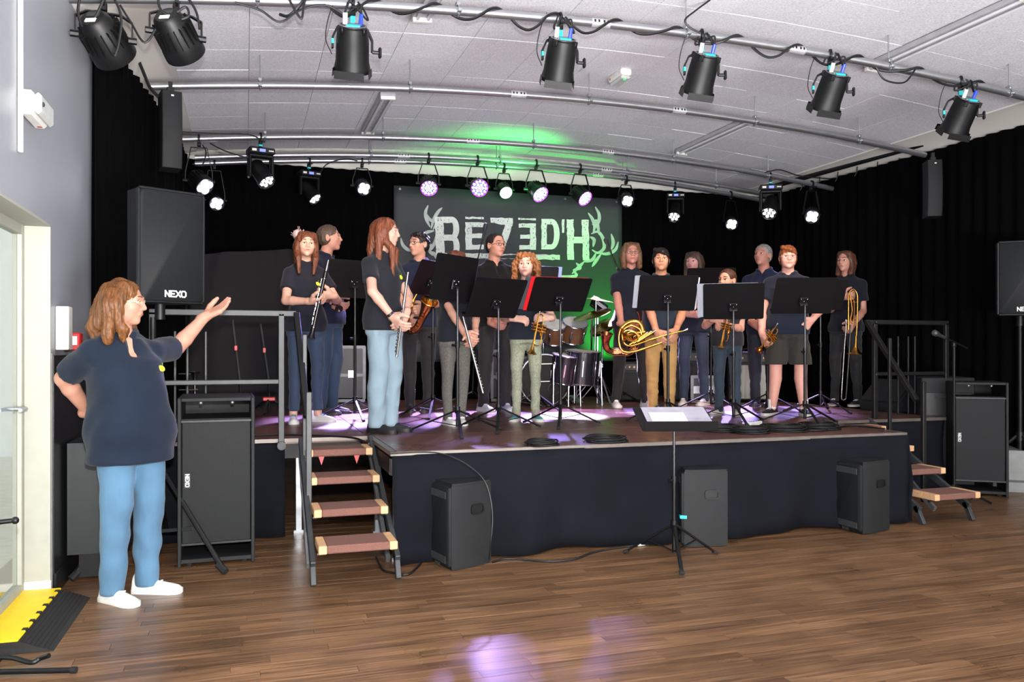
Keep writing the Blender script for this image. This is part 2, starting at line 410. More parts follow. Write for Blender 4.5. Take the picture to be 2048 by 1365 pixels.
b = local(stage); b.box((xm, TY + .015, SZ - .012), (TX2 - TX, .03, .026), None, .003); b.box((TX + .022, (TY + TYB) / 2, SZ - .012), (.044, TYB - TY, .026), None, .003); b.box((TX2 - .015, (TY + TYB) / 2, SZ - .012), (.03, TYB - TY, .026), None, .003)
b.box(((SX0 + TX) / 2, TYB - .01, SZ - .012), (TX - SX0, .02, .026)); b.box(((TX2 + SX1) / 2, TYB - .01, SZ - .012), (SX1 - TX2, .02, .026)); b.build('edge_profile', M_EDGE, stage, 0)
b = local(stage)
for (x0, x1, y) in ((TX, TX2, TY + .02), (SX0, .8, TYB + .01), (TX2, SX1, TYB + .01)): b.box(((x0 + x1) / 2, y + .025, SZ - .09), (x1 - x0, .05, .1))
for x in (TX + .03, TX2 - .03): b.box((x, (TY + TYB) / 2, SZ - .09), (.05, TYB - TY, .1))
b.build('frame', M_MBLACK, stage, 0)
for (x, y) in ((TX + .06, TY + .12), (TX + .06, TYB - .1), (.36, TYB + .1), (TX2 - .06, TY + .12), (2.77, 5.2)):
    b = local(stage); b.box((x, y, .32), (.045, .045, .64), None, .004); b.box((x, y, .01), (.07, .07, .02)); b.build('leg', M_STEEL, stage, 0)
def skirt(p0, p1, z1, name='skirt', flare=.075):
    p0, p1 = Vector(p0), Vector(p1); L = (p1 - p0).length; n = int(L / .04); nrm = Vector(((p1 - p0).y, -(p1 - p0).x)).normalized(); b = local(stage); vs = []; rows = 9
    for r in range(rows):
        f = r / (rows - 1); z = z1 * (1 - f) + .012
        for i in range(n + 1):
            s = i / n * L; q = p0 + (p1 - p0) * (i / n)
            w = f * flare * (.6 * math.sin(s * 3.1 + 1) + .5 * math.sin(s * 7.3 + f * 2) + .35 * math.sin(s * 13 + 2 + f)) + .012 * math.sin(s * 2.2 + f * 5) + f * .03 - .004
            w += .02 * max(0, 1 - abs(f - .55 - .3 * math.sin(s * .9)) * 6)
            q = q + nrm * w; vs.append((q.x, q.y, z))
    fs = [(r * (n + 1) + i, r * (n + 1) + i + 1, (r + 1) * (n + 1) + i + 1, (r + 1) * (n + 1) + i) for r in range(rows - 1) for i in range(n)]
    b.add(vs, fs); o = b.build(name, M_SKIRT, stage, 80); md = o.modifiers.new('thickness', 'SOLIDIFY'); md.thickness = .005
skirt((TX + .01, TY), (TX2, TY), SZ - .03); skirt((TX2 + .01, TY), (TX2 + .01, TYB), SZ - .03, flare=.02)
skirt((SX0, TYB - .005), (.26, TYB - .005), SZ - .03); skirt((4.72, TYB - .005), (SX1, TYB - .005), SZ - .03)

# stairs
M_TREAD = mat('brown_tread_carpet', '6d4a40', .9, var=.2, scale=(150, 150, 150), bump=.4, bscale=300)
M_TEND = mat('light_plywood_end', 'c39a72', .6, var=.15, scale=(8, 60, 30))
def stairs(label, loc):
    st = thing('stage_stairs', label, 'stairs', loc); w = .43
    for i, (yf, z) in enumerate(((-1.40, .235), (-1.08, .372), (-.76, .51), (-.45, .645))):
        tr = thing('tread', '', '', (0, 0, 0)); del tr['label']; del tr['category']; tr.parent = st
        b = MB(); b.box((w / 2, yf + .125, z - .022), (w - .09, .25, .044), None, .006); b.build('carpet', M_TREAD, tr, 0)
        for x in (.0225, w - .0225):
            b = MB(); b.box((x, yf + .125, z - .022), (.045, .252, .046), None, .004); b.build('wooden_end', M_TEND, tr, 0)
        b = MB()
        for x in (.01, w - .01): b.cyl((x - .012, yf + .06, z - .055), (x + .012, yf + .06, z - .055), .009, 8)
        b.build('bolt', M_CHROME, tr)
    for x in (.1, w - .1): b = MB(); b.prism([(-.02, 0), (.02, 0), (0, -.06)], .012, Tr(x, -.40, .60) @ FRONT); b.build('red_clip', M_RED, st, 0)
    for x in (-.02, w + .02):
        b = MB(); b.bar((x, -.2, .68), (x, -1.28, .1), .03, .055, .003); b.bar((x, -1.24, .13), (x, -1.31, 0), .03, .04, .003); b.build('stringer', M_GREY, st, 0)
        b = MB(); b.bar((x, -.12, .63), (x, -.95, .02), .025, .04); b.build('rear_brace', M_STEEL, st, 0)
    return st
stairs('four-step metal stairs with brown treads at the left of the stage front', (.375, TYB, 0))
stairs('four-step stairs with brown treads at the dark right end of the stage', (4.80, TYB + .22, 0))
M_RAIL = mat('grey_steel_rail', '3c3f3f', .5, .3)
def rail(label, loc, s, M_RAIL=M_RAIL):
    r = thing('guard_rail', label, 'railing', loc); sq = .04
    def bar(nm, a, c, w=sq):
        b = MB(); a = (a[0] * s, a[1], a[2]); c = (c[0] * s, c[1], c[2]); b.bar(a, c, w, w, .004); return b.build(nm, M_RAIL, r, 0)
    bar('post', (0, 0, -.06), (0, 0, .87)); bar('post', (-.82, 0, 0), (-.82, 0, .87)); bar('top_rail', (-.84, 0, .87), (.1, 0, .87)); bar('mid_rail', (-.82, 0, .40), (0, 0, .40), .032)
    for x in (-.7, -.62, -.5): bar('baluster', (x, .25, 0), (x, .25, .75), .016)
    b = MB(); b.T = Matrix.Scale(1, 4); b.bar((.1 * s, -.02, .87), (.13 * s, -.62, .2), .04, .04, .004); b.build('sloping_handrail', M_MBLACK, r, 0)
    bar('stair_post', (.135, -.33, -.12), (.135, -.33, .72), .028); bar('stair_post', (.135, -.70, -.63), (.135, -.70, .36), .034)
    b = MB()
    for z in (.87, .4): b.cyl((0, -.025, z), (0, .025, z), .009, 8)
    b.cyl((0, -.05, -.04), (0, .03, -.04), .03, 10); b.build('bolt', M_GREY, r)
    return r
rail('grey steel guard rail and stair handrail in front of the girl with clarinet', (.235, TYB - .05, SZ), 1)
rail('guard rail at the right end of the stage, its colour blackened for shade', (5.42, TYB + .12, SZ), -1, M_MBLACK)  # darker copy of the left rail, shade put into its colour

# ------------------------------------------------------------------ loudspeakers
def grille_mat():
    m = bpy.data.materials.new('perforated_grille'); m.use_nodes = True; t = m.node_tree; b = t.nodes['Principled BSDF']
    tc = nd(t, 'ShaderNodeTexCoord'); mp = nd(t, 'ShaderNodeMapping'); mp.inputs['Scale'].default_value = (150, 150, 150); t.links.new(tc.outputs['Object'], mp.inputs[0])
    vo = nd(t, 'ShaderNodeTexVoronoi'); vo.inputs['Scale'].default_value = 1; vo.inputs['Randomness'].default_value = .15; t.links.new(mp.outputs[0], vo.inputs['Vector'])
    rp = nd(t, 'ShaderNodeValToRGB'); rp.color_ramp.elements[0].position = .3; rp.color_ramp.elements[0].color = lin('08090a'); rp.color_ramp.elements[1].position = .42; rp.color_ramp.elements[1].color = lin('1a1d1f')
    t.links.new(vo.outputs['Distance'], rp.inputs[0]); t.links.new(rp.outputs[0], b.inputs['Base Color']); b.inputs['Roughness'].default_value = .6; b.inputs['Specular IOR Level'].default_value = .2
    return m
M_GRIL = grille_mat()
M_CAB = mat('textured_cabinet_paint', '17191b', .6, spec=.3, bump=.35, bscale=350)
M_LOGO = mat('white_logo_print', 'd9d9d6', .5, var=.02)
GLY = {'N': [[(0, 0), (0, 1)], [(0, 1), (.7, 0)], [(.7, 0), (.7, 1)]], 'E': [[(.7, 1), (.06, 1), (.06, 0), (.7, 0)], [(.06, .5), (.6, .5)]], 'X': [[(0, 0), (.75, 1)], [(0, 1), (.75, 0)]],
       'O': [[(.2, 0), (.6, 0), (.8, .25), (.8, .75), (.6, 1), (.2, 1), (0, .75), (0, .25), (.2, 0)]], 'D': [[(0, 0), (0, 1), (.5, 1), (.75, .75), (.75, .25), (.5, 0), (0, 0)]],
       'H': [[(0, 0), (0, 1)], [(.7, 0), (.7, 1)], [(0, .5), (.7, .5)]]}
def strokes(b, word, h, M, w=.2, t=.002, adv=.95):
    W_ = len(word) * adv * h; x = -W_ / 2
    for ch in word:
        for pl in GLY[ch]:
            for p, q in zip(pl, pl[1:]):
                p, q = Vector(p) * h, Vector(q) * h; d = (q - p).normalized(); n = Vector((-d.y, d.x)) * w * h / 2; p = p - d * w * h / 2 * .9; q = q + d * w * h / 2 * .9
                b.prism([(x + v.x, v.y - h / 2) for v in (p - n, q - n, q + n, p + n)], t, M)
        x += adv * h
def pa_top(label, loc, rz):
    s = thing('loudspeaker', label, 'loudspeaker', loc, rz); w, h, dp = .39, .665, .36
    b = MB(); pl = [(w / 2, -dp / 2 + .03), (w / 2, 0), (w * .32, dp / 2), (-w * .32, dp / 2), (-w / 2, 0), (-w / 2, -dp / 2 + .03)]
    b.prism(pl, h, Tr(0, 0, 0)); b.build('cabinet', M_CAB, s, 30)
    b = MB(); rings = []
    for (dy, ins) in ((.03, 0), (.012, .002), (0, .012)): rings.append([FRONT @ Vector((x, y, 0)) + Vector((0, -dp / 2 + dy, h / 2)) for x, y in rpoly(w - ins * 2, h - ins * 2, .03)])
    b.loft(rings); b.build('grille', M_GRIL, s, 50)
    b = MB(); strokes(b, 'NEXO', .034, Tr(.02, -dp / 2 - .0005, .05) @ FRONT, .24); b.build('logo', M_LOGO, s, 0)
    b = MB(); b.box((-w / 2, -dp / 2 + .022, h / 2), (.022, .03, h), None, .008); b.box((w / 2, -dp / 2 + .022, h / 2), (.022, .03, h), None, .008); b.box((0, -dp / 2 + .022, h), (w, .03, .02), None, .008); b.box((0, -dp / 2 + .022, 0), (w, .03, .02), None, .008); b.build('rim', M_BLACK, s, 0)
    b = MB(); b.cyl((0, 0, -.10), (0, 0, 0), .03); b.build('pole_cup', M_BLACK, s); return s
def tripod(label, loc, rz, top, spread=.62, jz=.42, name='speaker_stand', angs=None):
    s = thing(name, label, 'stand', loc, rz)
    b = MB(); b.cyl((0, 0, .12), (0, 0, top), .0175, 12); b.cyl((0, 0, .3), (0, 0, top * .6), .022, 12); b.build('pole', M_MBLACK, s)
    b = MB(); b.cyl((0, 0, jz + .16), (0, 0, jz + .24), .036, 12); b.cyl((.03, 0, jz + .2), (.08, 0, jz + .2), .012, 8); b.build('collar', M_BLACK, s); b = MB(); b.cyl((0, 0, .16), (0, 0, .22), .034, 12); b.build('collar', M_BLACK, s)
    for k in range(3):
        a = 2 * PI * k / 3; c, sn = math.cos(a), math.sin(a)
        if angs: a, spread = math.radians(angs[k][0]), angs[k][1]; c, sn = math.cos(a), math.sin(a)
        b = MB(); b.cyl((.03 * c, .03 * sn, jz + .2), (spread * c, spread * sn, .03), .015, 8); lg = b.build('leg', M_MBLACK, s)
        b = MB(); b.cyl((spread * .93 * c, spread * .93 * sn, .055), (spread * 1.03 * c, spread * 1.03 * sn, .018), .022, 8); b.build('rubber_foot', M_RUB, lg)
        b = MB(); b.bar((.03 * c, .03 * sn, .19), (spread * .58 * c, spread * .58 * sn, jz * .56), .006, .02); b.build('brace', M_GREY, s, 0)
    return s
pl = at(306, 700, 5.02); pl.z = 0
pa_top('large black loudspeaker up on a stand left of the stage', (pl.x + .04, pl.y, 1.585), math.radians(28))
tripod('black tripod stand carrying the left loudspeaker, legs behind the woman', pl, 0, 1.5, .62, .43, angs=((-46, .60), (-139, .50), (85, .5)))
pr = at(2040, 700, 7.6); pr.z = 0
pa_top('dark loudspeaker on a stand at the right edge of the picture', (pr.x, pr.y, 1.62), math.radians(-42))
tripod('black tripod stand under the loudspeaker at the far right', pr, .4, 1.55, .5, .3)
def sub(label, loc, rz):
    s = thing('subwoofer', label, 'loudspeaker', loc, rz); w, h, dp, t = .44, 1.01, .55, .022
    b = MB()
    for x in (-1, 1): b.box((x * (w - t) / 2, 0, h / 2), (t, dp, h), None, .004)
    b.box((0, 0, h - t / 2), (w - 2 * t, dp, t), None, .003); b.box((0, 0, .035), (w - 2 * t, dp, t)); b.box((0, dp / 2 - t / 2, h / 2), (w - 2 * t, t, h - 2 * t)); b.box((0, .06, h / 2 - .01), (w - 2 * t, .3, h - .29)); b.box((0, .02, h - .135), (w - 2 * t, dp - .06, .012)); b.build('cabinet', M_CAB, s, 0)
    b = MB(); b.box((0, -dp / 2 + .03, h / 2 - .01), (w - 2 * t - .004, .03, h - .27), None, .004); b.build('grille', M_GRIL, s, 0)
    b = MB(); b.box((0, -dp / 2 + .012, .135), (w - 2 * t, .024, .012)); b.box((0, -dp / 2 + .012, h - .14), (w - 2 * t, .024, .012)); b.build('cross_bar', M_BLACK, s, 0)
    b = MB(); b.box((-w / 2 + .055, -dp / 2 + .014, h * .51), (.032, .002, .085)); b.build('logo_plate', M_GREY, s, 0)
    b = MB(); strokes(b, 'NEXO', .02, Tr(-w / 2 + .055, -dp / 2 + .0125, h * .51) @ FRONT @ Rz(-PI / 2), .24, .002); b.build('logo', M_LOGO, s, 0)
    for x in (-1, 1):
        for y in (-1, 1):
            b = MB(); b.cyl((x * (w / 2 - .06), y * (dp / 2 - .07), 0), (x * (w / 2 - .06), y * (dp / 2 - .07), .026), .02, 8); b.build('foot', M_RUB, s)
    b = MB()
    for x in (-.09, .09): b.ell((x, -dp / 2 + .03, h - .03), (.012, .012, .012), 8, 5)
    b.build('bolt', M_STEEL, s); return s
q = on(428, 1131, 0); sub('tall black subwoofer with open slots standing left of the stage stairs', (q.x + .01, q.y + .27, 0), math.radians(1))
q = on(1963, 993, 0); sub('tall dark subwoofer standing right of the right-hand stairs', (q.x + .15, q.y + .22, 0), math.radians(-36))
# unlit equipment cabinet beside it
q = at(1880, 700, 7.9); q.z = 0
c = thing('equipment_cabinet', 'dark equipment cabinet in the shade between right stairs and subwoofer', 'cabinet', q, math.radians(-30))
b = MB(); b.box((0, 0, .53), (.46, .5, 1.02), None, .008); b.build('body', M_CAB, c, 0)
b = MB(); b.box((0, -.256, .5), (.4, .012, .8), None, .004); b.build('door', M_BLACK, c, 0); b = MB(); b.tube(spline([(-.1, -.262, .86), (-.1, -.29, .86), (.1, -.29, .86), (.1, -.262, .86)], 3), .006, 6); b.build('handle', M_GREY, c)
for x in (-.18, .18):
    for y in (-.2, .2): b = MB(); b.cyl((x, y, 0), (x, y, .03), .022, 8); b.build('foot', M_RUB, c)
def monitor(label, px, py, rz, tape=None):
    q = on(px, py, 0); s = thing('stage_monitor', label, 'loudspeaker', (q.x + .02, q.y + .1, 0), rz, None); h = .51; w = .28; dp = .31
    plan = [(w / 2, -dp / 2 + .02), (w / 2, -.06), (.09, dp / 2), (-.09, dp / 2), (-w / 2, -.06), (-w / 2, -dp / 2 + .02)]
    b = MB(); b.prism([(x * .97, y * .97) for x, y in plan], .012, Tr(0, 0, .004)); b.prism(plan, h - .024, Tr(0, 0, .012)); b.prism([(x * .96, y * .96) for x, y in plan], .016, Tr(0, 0, h - .016)); b.build('cabinet', M_CAB, s, 30)
    b = MB(); rings = []
    for (dy, ins) in ((.02, .004), (.004, .006), (-.004, .02)): rings.append([FRONT @ Vector((x, y, 0)) + Vector((0, -dp / 2 + dy, h / 2)) for x, y in rpoly(w - ins * 2, h - .03 - ins * 2, .012)])
    b.loft(rings); b.build('grille', M_GRIL, s, 50)
    b = MB(); b.box((0, -dp / 2 - .003, h - .07), (w - .06, .006, .045), None, .003); b.box((0, -dp / 2 - .003, .06), (w - .06, .006, .045), None, .003); b.build('grille_band', M_GREY, s, 0)
    for sx in (-1, 1):                       # recessed grip on each flank
        a = Vector((sx * w / 2, -.06, 0)); e = Vector((sx * .09, dp / 2, 0)); m = a.lerp(e, .5); dr = (e - a).normalized(); nr = Vector((dr.y, -dr.x, 0)) * (1 if sx > 0 else -1)
        if nr.x * sx < 0: nr = -nr
        M = Matrix((dr, Vector((0, 0, 1)), nr)).transposed().to_4x4(); M.translation = m + Vector((0, 0, h * .68)) + nr * .001
        b = MB(); out = rpoly(.1, .06, .018); inn = rpoly(.08, .042, .012); n = len(out)
        vs = [M @ Vector((x, y, 0)) for x, y in out] + [M @ Vector((x, y, .008)) for x, y in out] + [M @ Vector((x, y, .008)) for x, y in inn] + [M @ Vector((x, y, .002)) for x, y in inn]
        fs = [(k * n + i, k * n + (i + 1) % n, (k + 1) * n + (i + 1) % n, (k + 1) * n + i) for k in range(3) for i in range(n)] + [tuple(range(3 * n, 4 * n))]
        b.add(vs, fs); b.build('grip', M_BLACK, s, 0)
    b = MB(); strokes(b, 'NEXO', .016, Tr(0, -dp / 2 - .0045, .022) @ FRONT, .24, .002); b.build('logo', M_GREY, s, 0)
    if tape: b = MB(); b.box((w / 2 - .02, -dp / 2 + .015, .2), (.045, .045, .022), None, .002); b.build('tape', M_TURQ, s, 0)
    return s
monitor('black monitor speaker on the floor beside the left stairs', 925, 1136, math.radians(-78))
monitor('black monitor speaker with turquoise tape on the floor behind the front music stand', 1414, 1094, math.radians(-112), True)
monitor('black monitor speaker on the floor at the right corner of the stage', 1742, 1066, math.radians(-88))
q = on(1785, 822, SZ); s = thing('stage_wedge', 'grey wedge monitor lying on the stage behind the right rail', 'loudspeaker', q, math.radians(-75))
b = MB(); M = Matrix(((0, 0, 1, -.22), (1, 0, 0, 0), (0, 1, 0, 0), (0, 0, 0, 1)))
b.prism([(-.2, 0), (.2, 0), (.24, .1), (.1, .3), (.04, .31), (-.24, .09)], .44, M); b.build('cabinet', M_CAB, s, 20)
b = MB(); b.add([Vector((x, y, z)) for x in (-.2, .2) for (y, z) in ((-.235, .105), (.028, .312))], [(0, 1, 3, 2)]); o = b.build('grille', M_GRIL, s, 0); o.modifiers.new('t', 'SOLIDIFY').thickness = .012
# slim column speakers hung from the second pipe
def column(label, loc, rz):
    s = thing('column_speaker', label, 'loudspeaker', loc, rz); b = MB(); rings = []
    for i in range(7):
        f = i / 6; z = -.03 - .6 * f; bend = .02 * (2 * f - 1) ** 2
        rings.append([Vector((x, y + bend, z)) for x, y in rpoly(.15, .2, .015, 2)])
    b.loft(rings); b.build('cabinet', M_CAB, s, 40)
    b = MB(); b.box((0, .0, -.012), (.05, .05, .05)); b.box((0, 0, .02), (.03, .03, .08)); b.build('bracket', M_BLACK, s, 0)
    b = MB(); b.box((.0, -.098, -.07), (.02, .002, .012)); b.build('logo', M_LOGO, s, 0); return s
# ------------------------------------------------------------------ lighting pipes
def zpipe(x): return 3.61 - KC * (x - XM) ** 2
PY = (5.3, 7.0, 8.72, 9.55, 9.85)
M_MARK = mat('pipe_coupling', 'cfd0d2', .4, .6)
def pipe(label, Y, px0, px1, coup=(), rods=(), name='lighting_pipe'):
    xa, xb = atY(px0, 0, Y).x, atY(px1, 0, Y).x; n = 40
    p = thing(name, label, 'pipe', ((xa + xb) / 2, Y, zpipe((xa + xb) / 2)))
    def loc(): b = MB(); b.T = Tr(p.location).inverted(); return b
    b = loc(); b.tube([(xa + (xb - xa) * i / n, Y, zpipe(xa + (xb - xa) * i / n)) for i in range(n + 1)], .03, 12); b.build('tube', M_ALU, p)
    for c in coup:
        x = atY(c, 0, Y).x; b = loc(); b.tube([(x - .07 + .035 * i, Y, zpipe(x - .07 + .035 * i)) for i in range(5)], .033, 12); o = b.build('coupling', M_MARK, p)
        b = loc()
        for dx in (-.05, -.02, .02, .05): b.box((x + dx, Y - .031, zpipe(x + dx) + .004), (.012, .008, .018))
        b.build('stud', M_BLACK, o, 0)
    for c in rods:
        x = atY(c, 0, Y).x; z = zpipe(x); b = loc(); b.cyl((x, Y, z + .03), (x, Y, zceil(x)), .006, 6); b.box((x, Y, z + .045), (.03, .05, .03), None, .004); b.build('hanger_rod', M_STEEL, p)
        b = loc(); b.tube([(x, Y + .037 * math.cos(a), z + .037 * math.sin(a)) for a in [2 * PI * k / 12 for k in range(12)]], .007, 6, True); b.box((x, Y - .045, z - .01), (.03, .03, .025), None, .004); b.build('hanger_clip', M_STEEL, p)
    return p
pipe('nearest lighting pipe, aluminium, carrying five theatre spotlights', PY[0], 130, 2120, (1200, 1592), (515, 916, 1372, 1777, 2018))
pipe('second aluminium lighting pipe from the front, no lamps in its middle', PY[1], 300, 1850, (1036, 1357), (520, 820, 1178, 1510, 1718))
pipe('third aluminium lighting pipe, with a lamp near each end', PY[2], 330, 1665, (945, 1215), (530, 766, 1067, 1347, 1536))
pipe('rearmost upper aluminium pipe above the black curtain', PY[3], 390, 1530, (807, 1212), (742, 1000, 1256, 1432))
pipe('rearmost lower aluminium pipe against the black curtain', PY[4], 390, 1530, (800, 1195), (738, 993, 1245))
q = atY(1855, 0, PY[1]); column('slim curved black column speaker hanging at the left end of a pipe', Vector((atY(341, 0, PY[1]).x, PY[1] - .02, zpipe(-.6) - .03)), .25)
column('slim black column speaker hanging in shade at the right end of a pipe', Vector((q.x + .05, PY[1] - .02, zpipe(q.x) - .03)), -.5)
# black side pipe along the right wall
p = thing('side_pipe', 'black pipe with clips running along the top of the right curtain', 'pipe', (7.2, 7.5, 3.5))
b = MB(); b.cyl((.05, -1.0, .1), (-.2, 2.2, .08), .032, 10); b.build('tube', M_MBLACK, p)
for k in range(9):
    y = -.8 + k * .32; b = MB(); b.tube([(.03 - y * .07, y, .06), (.05 - y * .07, y + .03, 0), (.03 - y * .07, y + .05, -.05)], .006, 6); b.build('hook', M_BLACK, p)

# ------------------------------------------------------------------ lamps
M_LAMPB = mat('lamp_body_paint', '090a0b', .45, spec=.35, bump=.1, bscale=200)
def emi(name, col, s): return mat(name, col, .3, emit=s, var=.02)
E_WHITE = emi('lit_white_led', 'efeaff', 14); E_BLUE = emi('lit_blue_led', 'a9b4ff', 6); E_PINK = emi('lit_pink_led', 'd050e0', 1.3); E_CYAN = emi('lit_pale_led', '5540ff', 2.2)
E_DIM = emi('dim_white_led', 'f2f2f2', 2.2); E_AMB = emi('warm_filament', 'ff8a30', 2); E_GRN = emi('green_indicator', '20ff40', 4); E_LCD = emi('small_display', '6f7dff', 1.2)
def clamp(b, z0=0):                       # hook clamp gripping a pipe at the origin
    b.tube([(0, .04 * math.cos(a), .04 * math.sin(a)) for a in [PI * 1.35 - PI * 1.5 * k / 9 for k in range(10)]], .011, 6); b.box((0, 0, -.055), (.035, .05, .045), None, .005); b.cyl((0, -.03, -.05), (0, -.075, -.05), .008, 8); b.box((0, -.085, -.05), (.03, .01, .012))
def theatre(label, px, d, sc=1, yw=0):
    h = atY(px, 0, PY[0]); x = h.x; L = thing('theatre_spotlight', label, 'spotlight', (x, PY[0], zpipe(x)), yw, 'theatre spotlights on the nearest pipe')
    b = MB(); clamp(b); b.build('clamp', M_LAMPB, L)
    b = MB(); b.box((0, 0, -.105), (.03, .03, .07)); b.build('hanging_bolt', M_TURQ, L, 0)
    piv = Vector((0, 0, -.29)); w = .125
    b = MB(); pts = rpoly(2 * w, .30, .06, 4); yk = [(-w, 0, -.29), (-w, 0, -.22), (-w + .03, 0, -.155), (-w + .07, 0, -.135), (w - .07, 0, -.135), (w - .03, 0, -.155), (w, 0, -.22), (w, 0, -.29)]
    for a, c in zip(yk, yk[1:]): b.bar(a, c, .012, .03, 0, (0, 1, 0))
    yo = b.build('yoke', M_LAMPB, L, 0)
    b = MB(); b.cyl((w, 0, -.29), (w + .04, 0, -.29), .012, 8); b.box((w + .05, 0, -.29), (.02, .03, .07), None, .008); b.build('lock_knob', M_BLACK, yo)
    b = MB(); b.box((-w - .001, 0, -.25), (.014, .034, .03)); b.build('tape', M_TURQ, yo, 0)
    M = aim(Vector(d).normalized(), piv) @ Matrix.Diagonal((.95, .95, .84, 1))
    b = MB(); b.T = M; b.lathe([(.085, -.17), (.10, -.16), (.108, -.06), (.112, .08), (.12, .12), (.122, .16), (.11, .16), (.105, .1)], 24, None, False); b.lathe([(.0, -.13), (.09, -.13)], 24, None, False)
    for k in range(4): a = PI / 2 * k + PI / 4; b.box((.1 * math.cos(a), .1 * math.sin(a), -.15), (.03, .03, .05), Matrix.Rotation(a, 3, 'Z'), .004)
    ca = b.build('can', M_LAMPB, L)
    b = MB(); b.T = M; b.lathe([(.088, -.172), (.094, -.18), (.082, -.182), (.082, -.16)], 24, None, False); b.box((0, 0, -.165), (.1, .07, .05), None, .006); b.build('rear_housing', M_STEEL, ca)
    b = MB(); b.T = M; b.box((0, -.05, -.178), (.085, .03, .03), None, .004); b.build('tape', M_TURQ, ca, 0)
    b = MB(); b.T = M; b.cyl((-.05, .01, -.18), (-.055, .02, -.26), .014, 8); b.build('blue_plug', M_BLUE, ca)
    b = MB(); b.T = M; b.cyl((.05, .01, -.18), (.05, .02, -.26), .016, 8); b.build('white_plug', M_WHITEP, ca)
    for k in range(4):                      # colour frame and barn doors
        a = PI / 2 * k + .2; R = Matrix.Rotation(a, 3, 'Z'); b = MB(); b.T = M; b.box(R @ Vector((0, .122, .165)), (.20 if k % 2 == 0 else .12, .004, .06), R @ Matrix.Rotation(-.06, 3, 'X')); b.build('barn_door', M_LAMPB, ca, 0)
    b = MB(); b.T = M; b.lathe([(0, .12), (.06, .125), (.1, .12)], 20, None, False); b.build('lens', mat('amber_lens', '8a4a18', .15, var=.1), ca)
    b = MB(); b.T = M
    for sx, pl in ((-1, -.055), (1, .05)): pass
    b = MB(); e0 = M @ Vector((-.055, .02, -.26)); e1 = M @ Vector((.05, .02, -.26))
    b.tube(spline([e0, e0 + Vector((-.01, 0, .06)), (-.05, -.03, -.08), (-.02, -.03, .02)]), .007, 6); b.tube(spline([e1, e1 + Vector((.03, 0, .07)), (.09, -.03, -.1), (.07, -.03, -.04), (.03, -.03, .01)]), .007, 6)
    b.tube(spline([(-.13, 0, -.33), (-.17, -.02, -.24), (-.15, -.02, -.1), (-.1, -.02, .03)]), .003, 5); b.build('power_cable', M_CABLE, L)
    return L
theatre('theatre spotlight leftmost of the five on the nearest pipe', 705, (.05, .52, -.85))
theatre('theatre spotlight above the banner centre, second on the nearest pipe', 1120, (-.02, .5, -.85), yw=-.1)
theatre('theatre spotlight third on the nearest pipe, tilted slightly left', 1403, (-.14, .5, -.85), yw=-.3)
theatre('theatre spotlight fourth on the nearest pipe, amber lens showing', 1660, (-.22, .5, -.83), yw=-.45)
theatre('theatre spotlight rightmost on the nearest pipe, over the right wall', 1921, (-.28, .5, -.80), yw=-.55)
def led_par(label, loc, hang, d, size=.12, length=.26, face=None, group=None, yw=0, ring=None):
    """loc: pipe point; hang: drop to the pivot"""
    L = thing('led_par_lamp', label, 'spotlight', loc, yw, group); k = size / .12; piv = Vector((0, 0, -hang)); w = size + .025
    b = MB(); clamp(b); b.build('clamp', M_LAMPB, L)
    b = MB(); yk = [(-w, 0, -hang), (-w, 0, -hang + .1 * k), (-w * .6, 0, -.09), (w * .6, 0, -.09), (w, 0, -hang + .1 * k), (w, 0, -hang)]
    for a, c in zip(yk, yk[1:]): b.bar(a, c, .008, .03 * k, 0, (0, 1, 0))
    for sx in (-1, 1): b.cyl((sx * (w - .02), 0, -hang), (sx * (w + .025), 0, -hang), .02 * k, 8)
    b.build('yoke', M_LAMPB, L, 0)
    M = aim(Vector(d).normalized(), piv); l2 = length / 2
    b = MB(); b.T = M; b.lathe([(.0, -l2), (size * .55, -l2), (size * .7, -l2 + .02), (size * .95, l2 * .35), (size, l2 * .5), (size * 1.02, l2), (size * .93, l2), (size * .92, l2 - .02), (0, l2 - .02)], 22, None, False)
    for j in range(18): a = 2 * PI * j / 18; R = Matrix.Rotation(a, 3, 'Z'); b.box(R @ Vector((size * .86, 0, -l2 * .1)), (.03 * k, .006, l2 * .9), R)
    bo = b.build('body', M_LAMPB, L)
    b = MB(); b.T = M; b.box((0, -size * .2, -l2 - .002), (size * .5, size * .22, .006)); b.build('label', M_WHITEP, bo, 0)
    b = MB(); b.T = M; b.box((0, size * .2, -l2 - .002), (size * .6, size * .26, .006)); b.build('display', E_LCD if face else M_GREY, bo, 0)
    b = MB(); b.T = M
    if face == 'four':
        for a in range(4): c, s_ = math.cos(PI / 2 * a + .6), math.sin(PI / 2 * a + .6); b.ell((size * .46 * c, size * .46 * s_, l2 - .004), (size * .40, size * .40, .02), 14, 6)
        b.build('led', E_WHITE, bo)
    elif face == 'many':
        for rr, n in ((0, 1), (.38, 6), (.74, 12)):
            for a in range(n): c, s_ = math.cos(2 * PI * a / n), math.sin(2 * PI * a / n); b.ell((size * rr * c, size * rr * s_, l2 - .006), (size * .16, size * .16, .014), 8, 5)
        b.build('led', E_BLUE, bo)
        b = MB(); b.T = M; b.lathe([(size * .9, l2 - .016), (size * .98, l2 + .006), (size * 1.0, l2 + .004), (size * 1.0, l2 - .02)], 22, None, False); b.build('lit_rim', E_PINK, bo)
        b = MB(); b.T = M; b.lathe([(0, l2 - .014), (size * .6, l2 - .014)], 18, None, False); b.build('led_plate', E_CYAN, bo)
    elif face == 'solid':
        b.lathe([(0, l2 - .008), (size * .5, l2 - .006), (size * .9, l2 - .014)], 18, None, False); b.build('led', E_WHITE, bo)
    else:
        b.lathe([(0, l2 - .016), (size * .92, l2 - .016)], 22, None, False); b.build('lens', M_STEEL, bo)
    return L
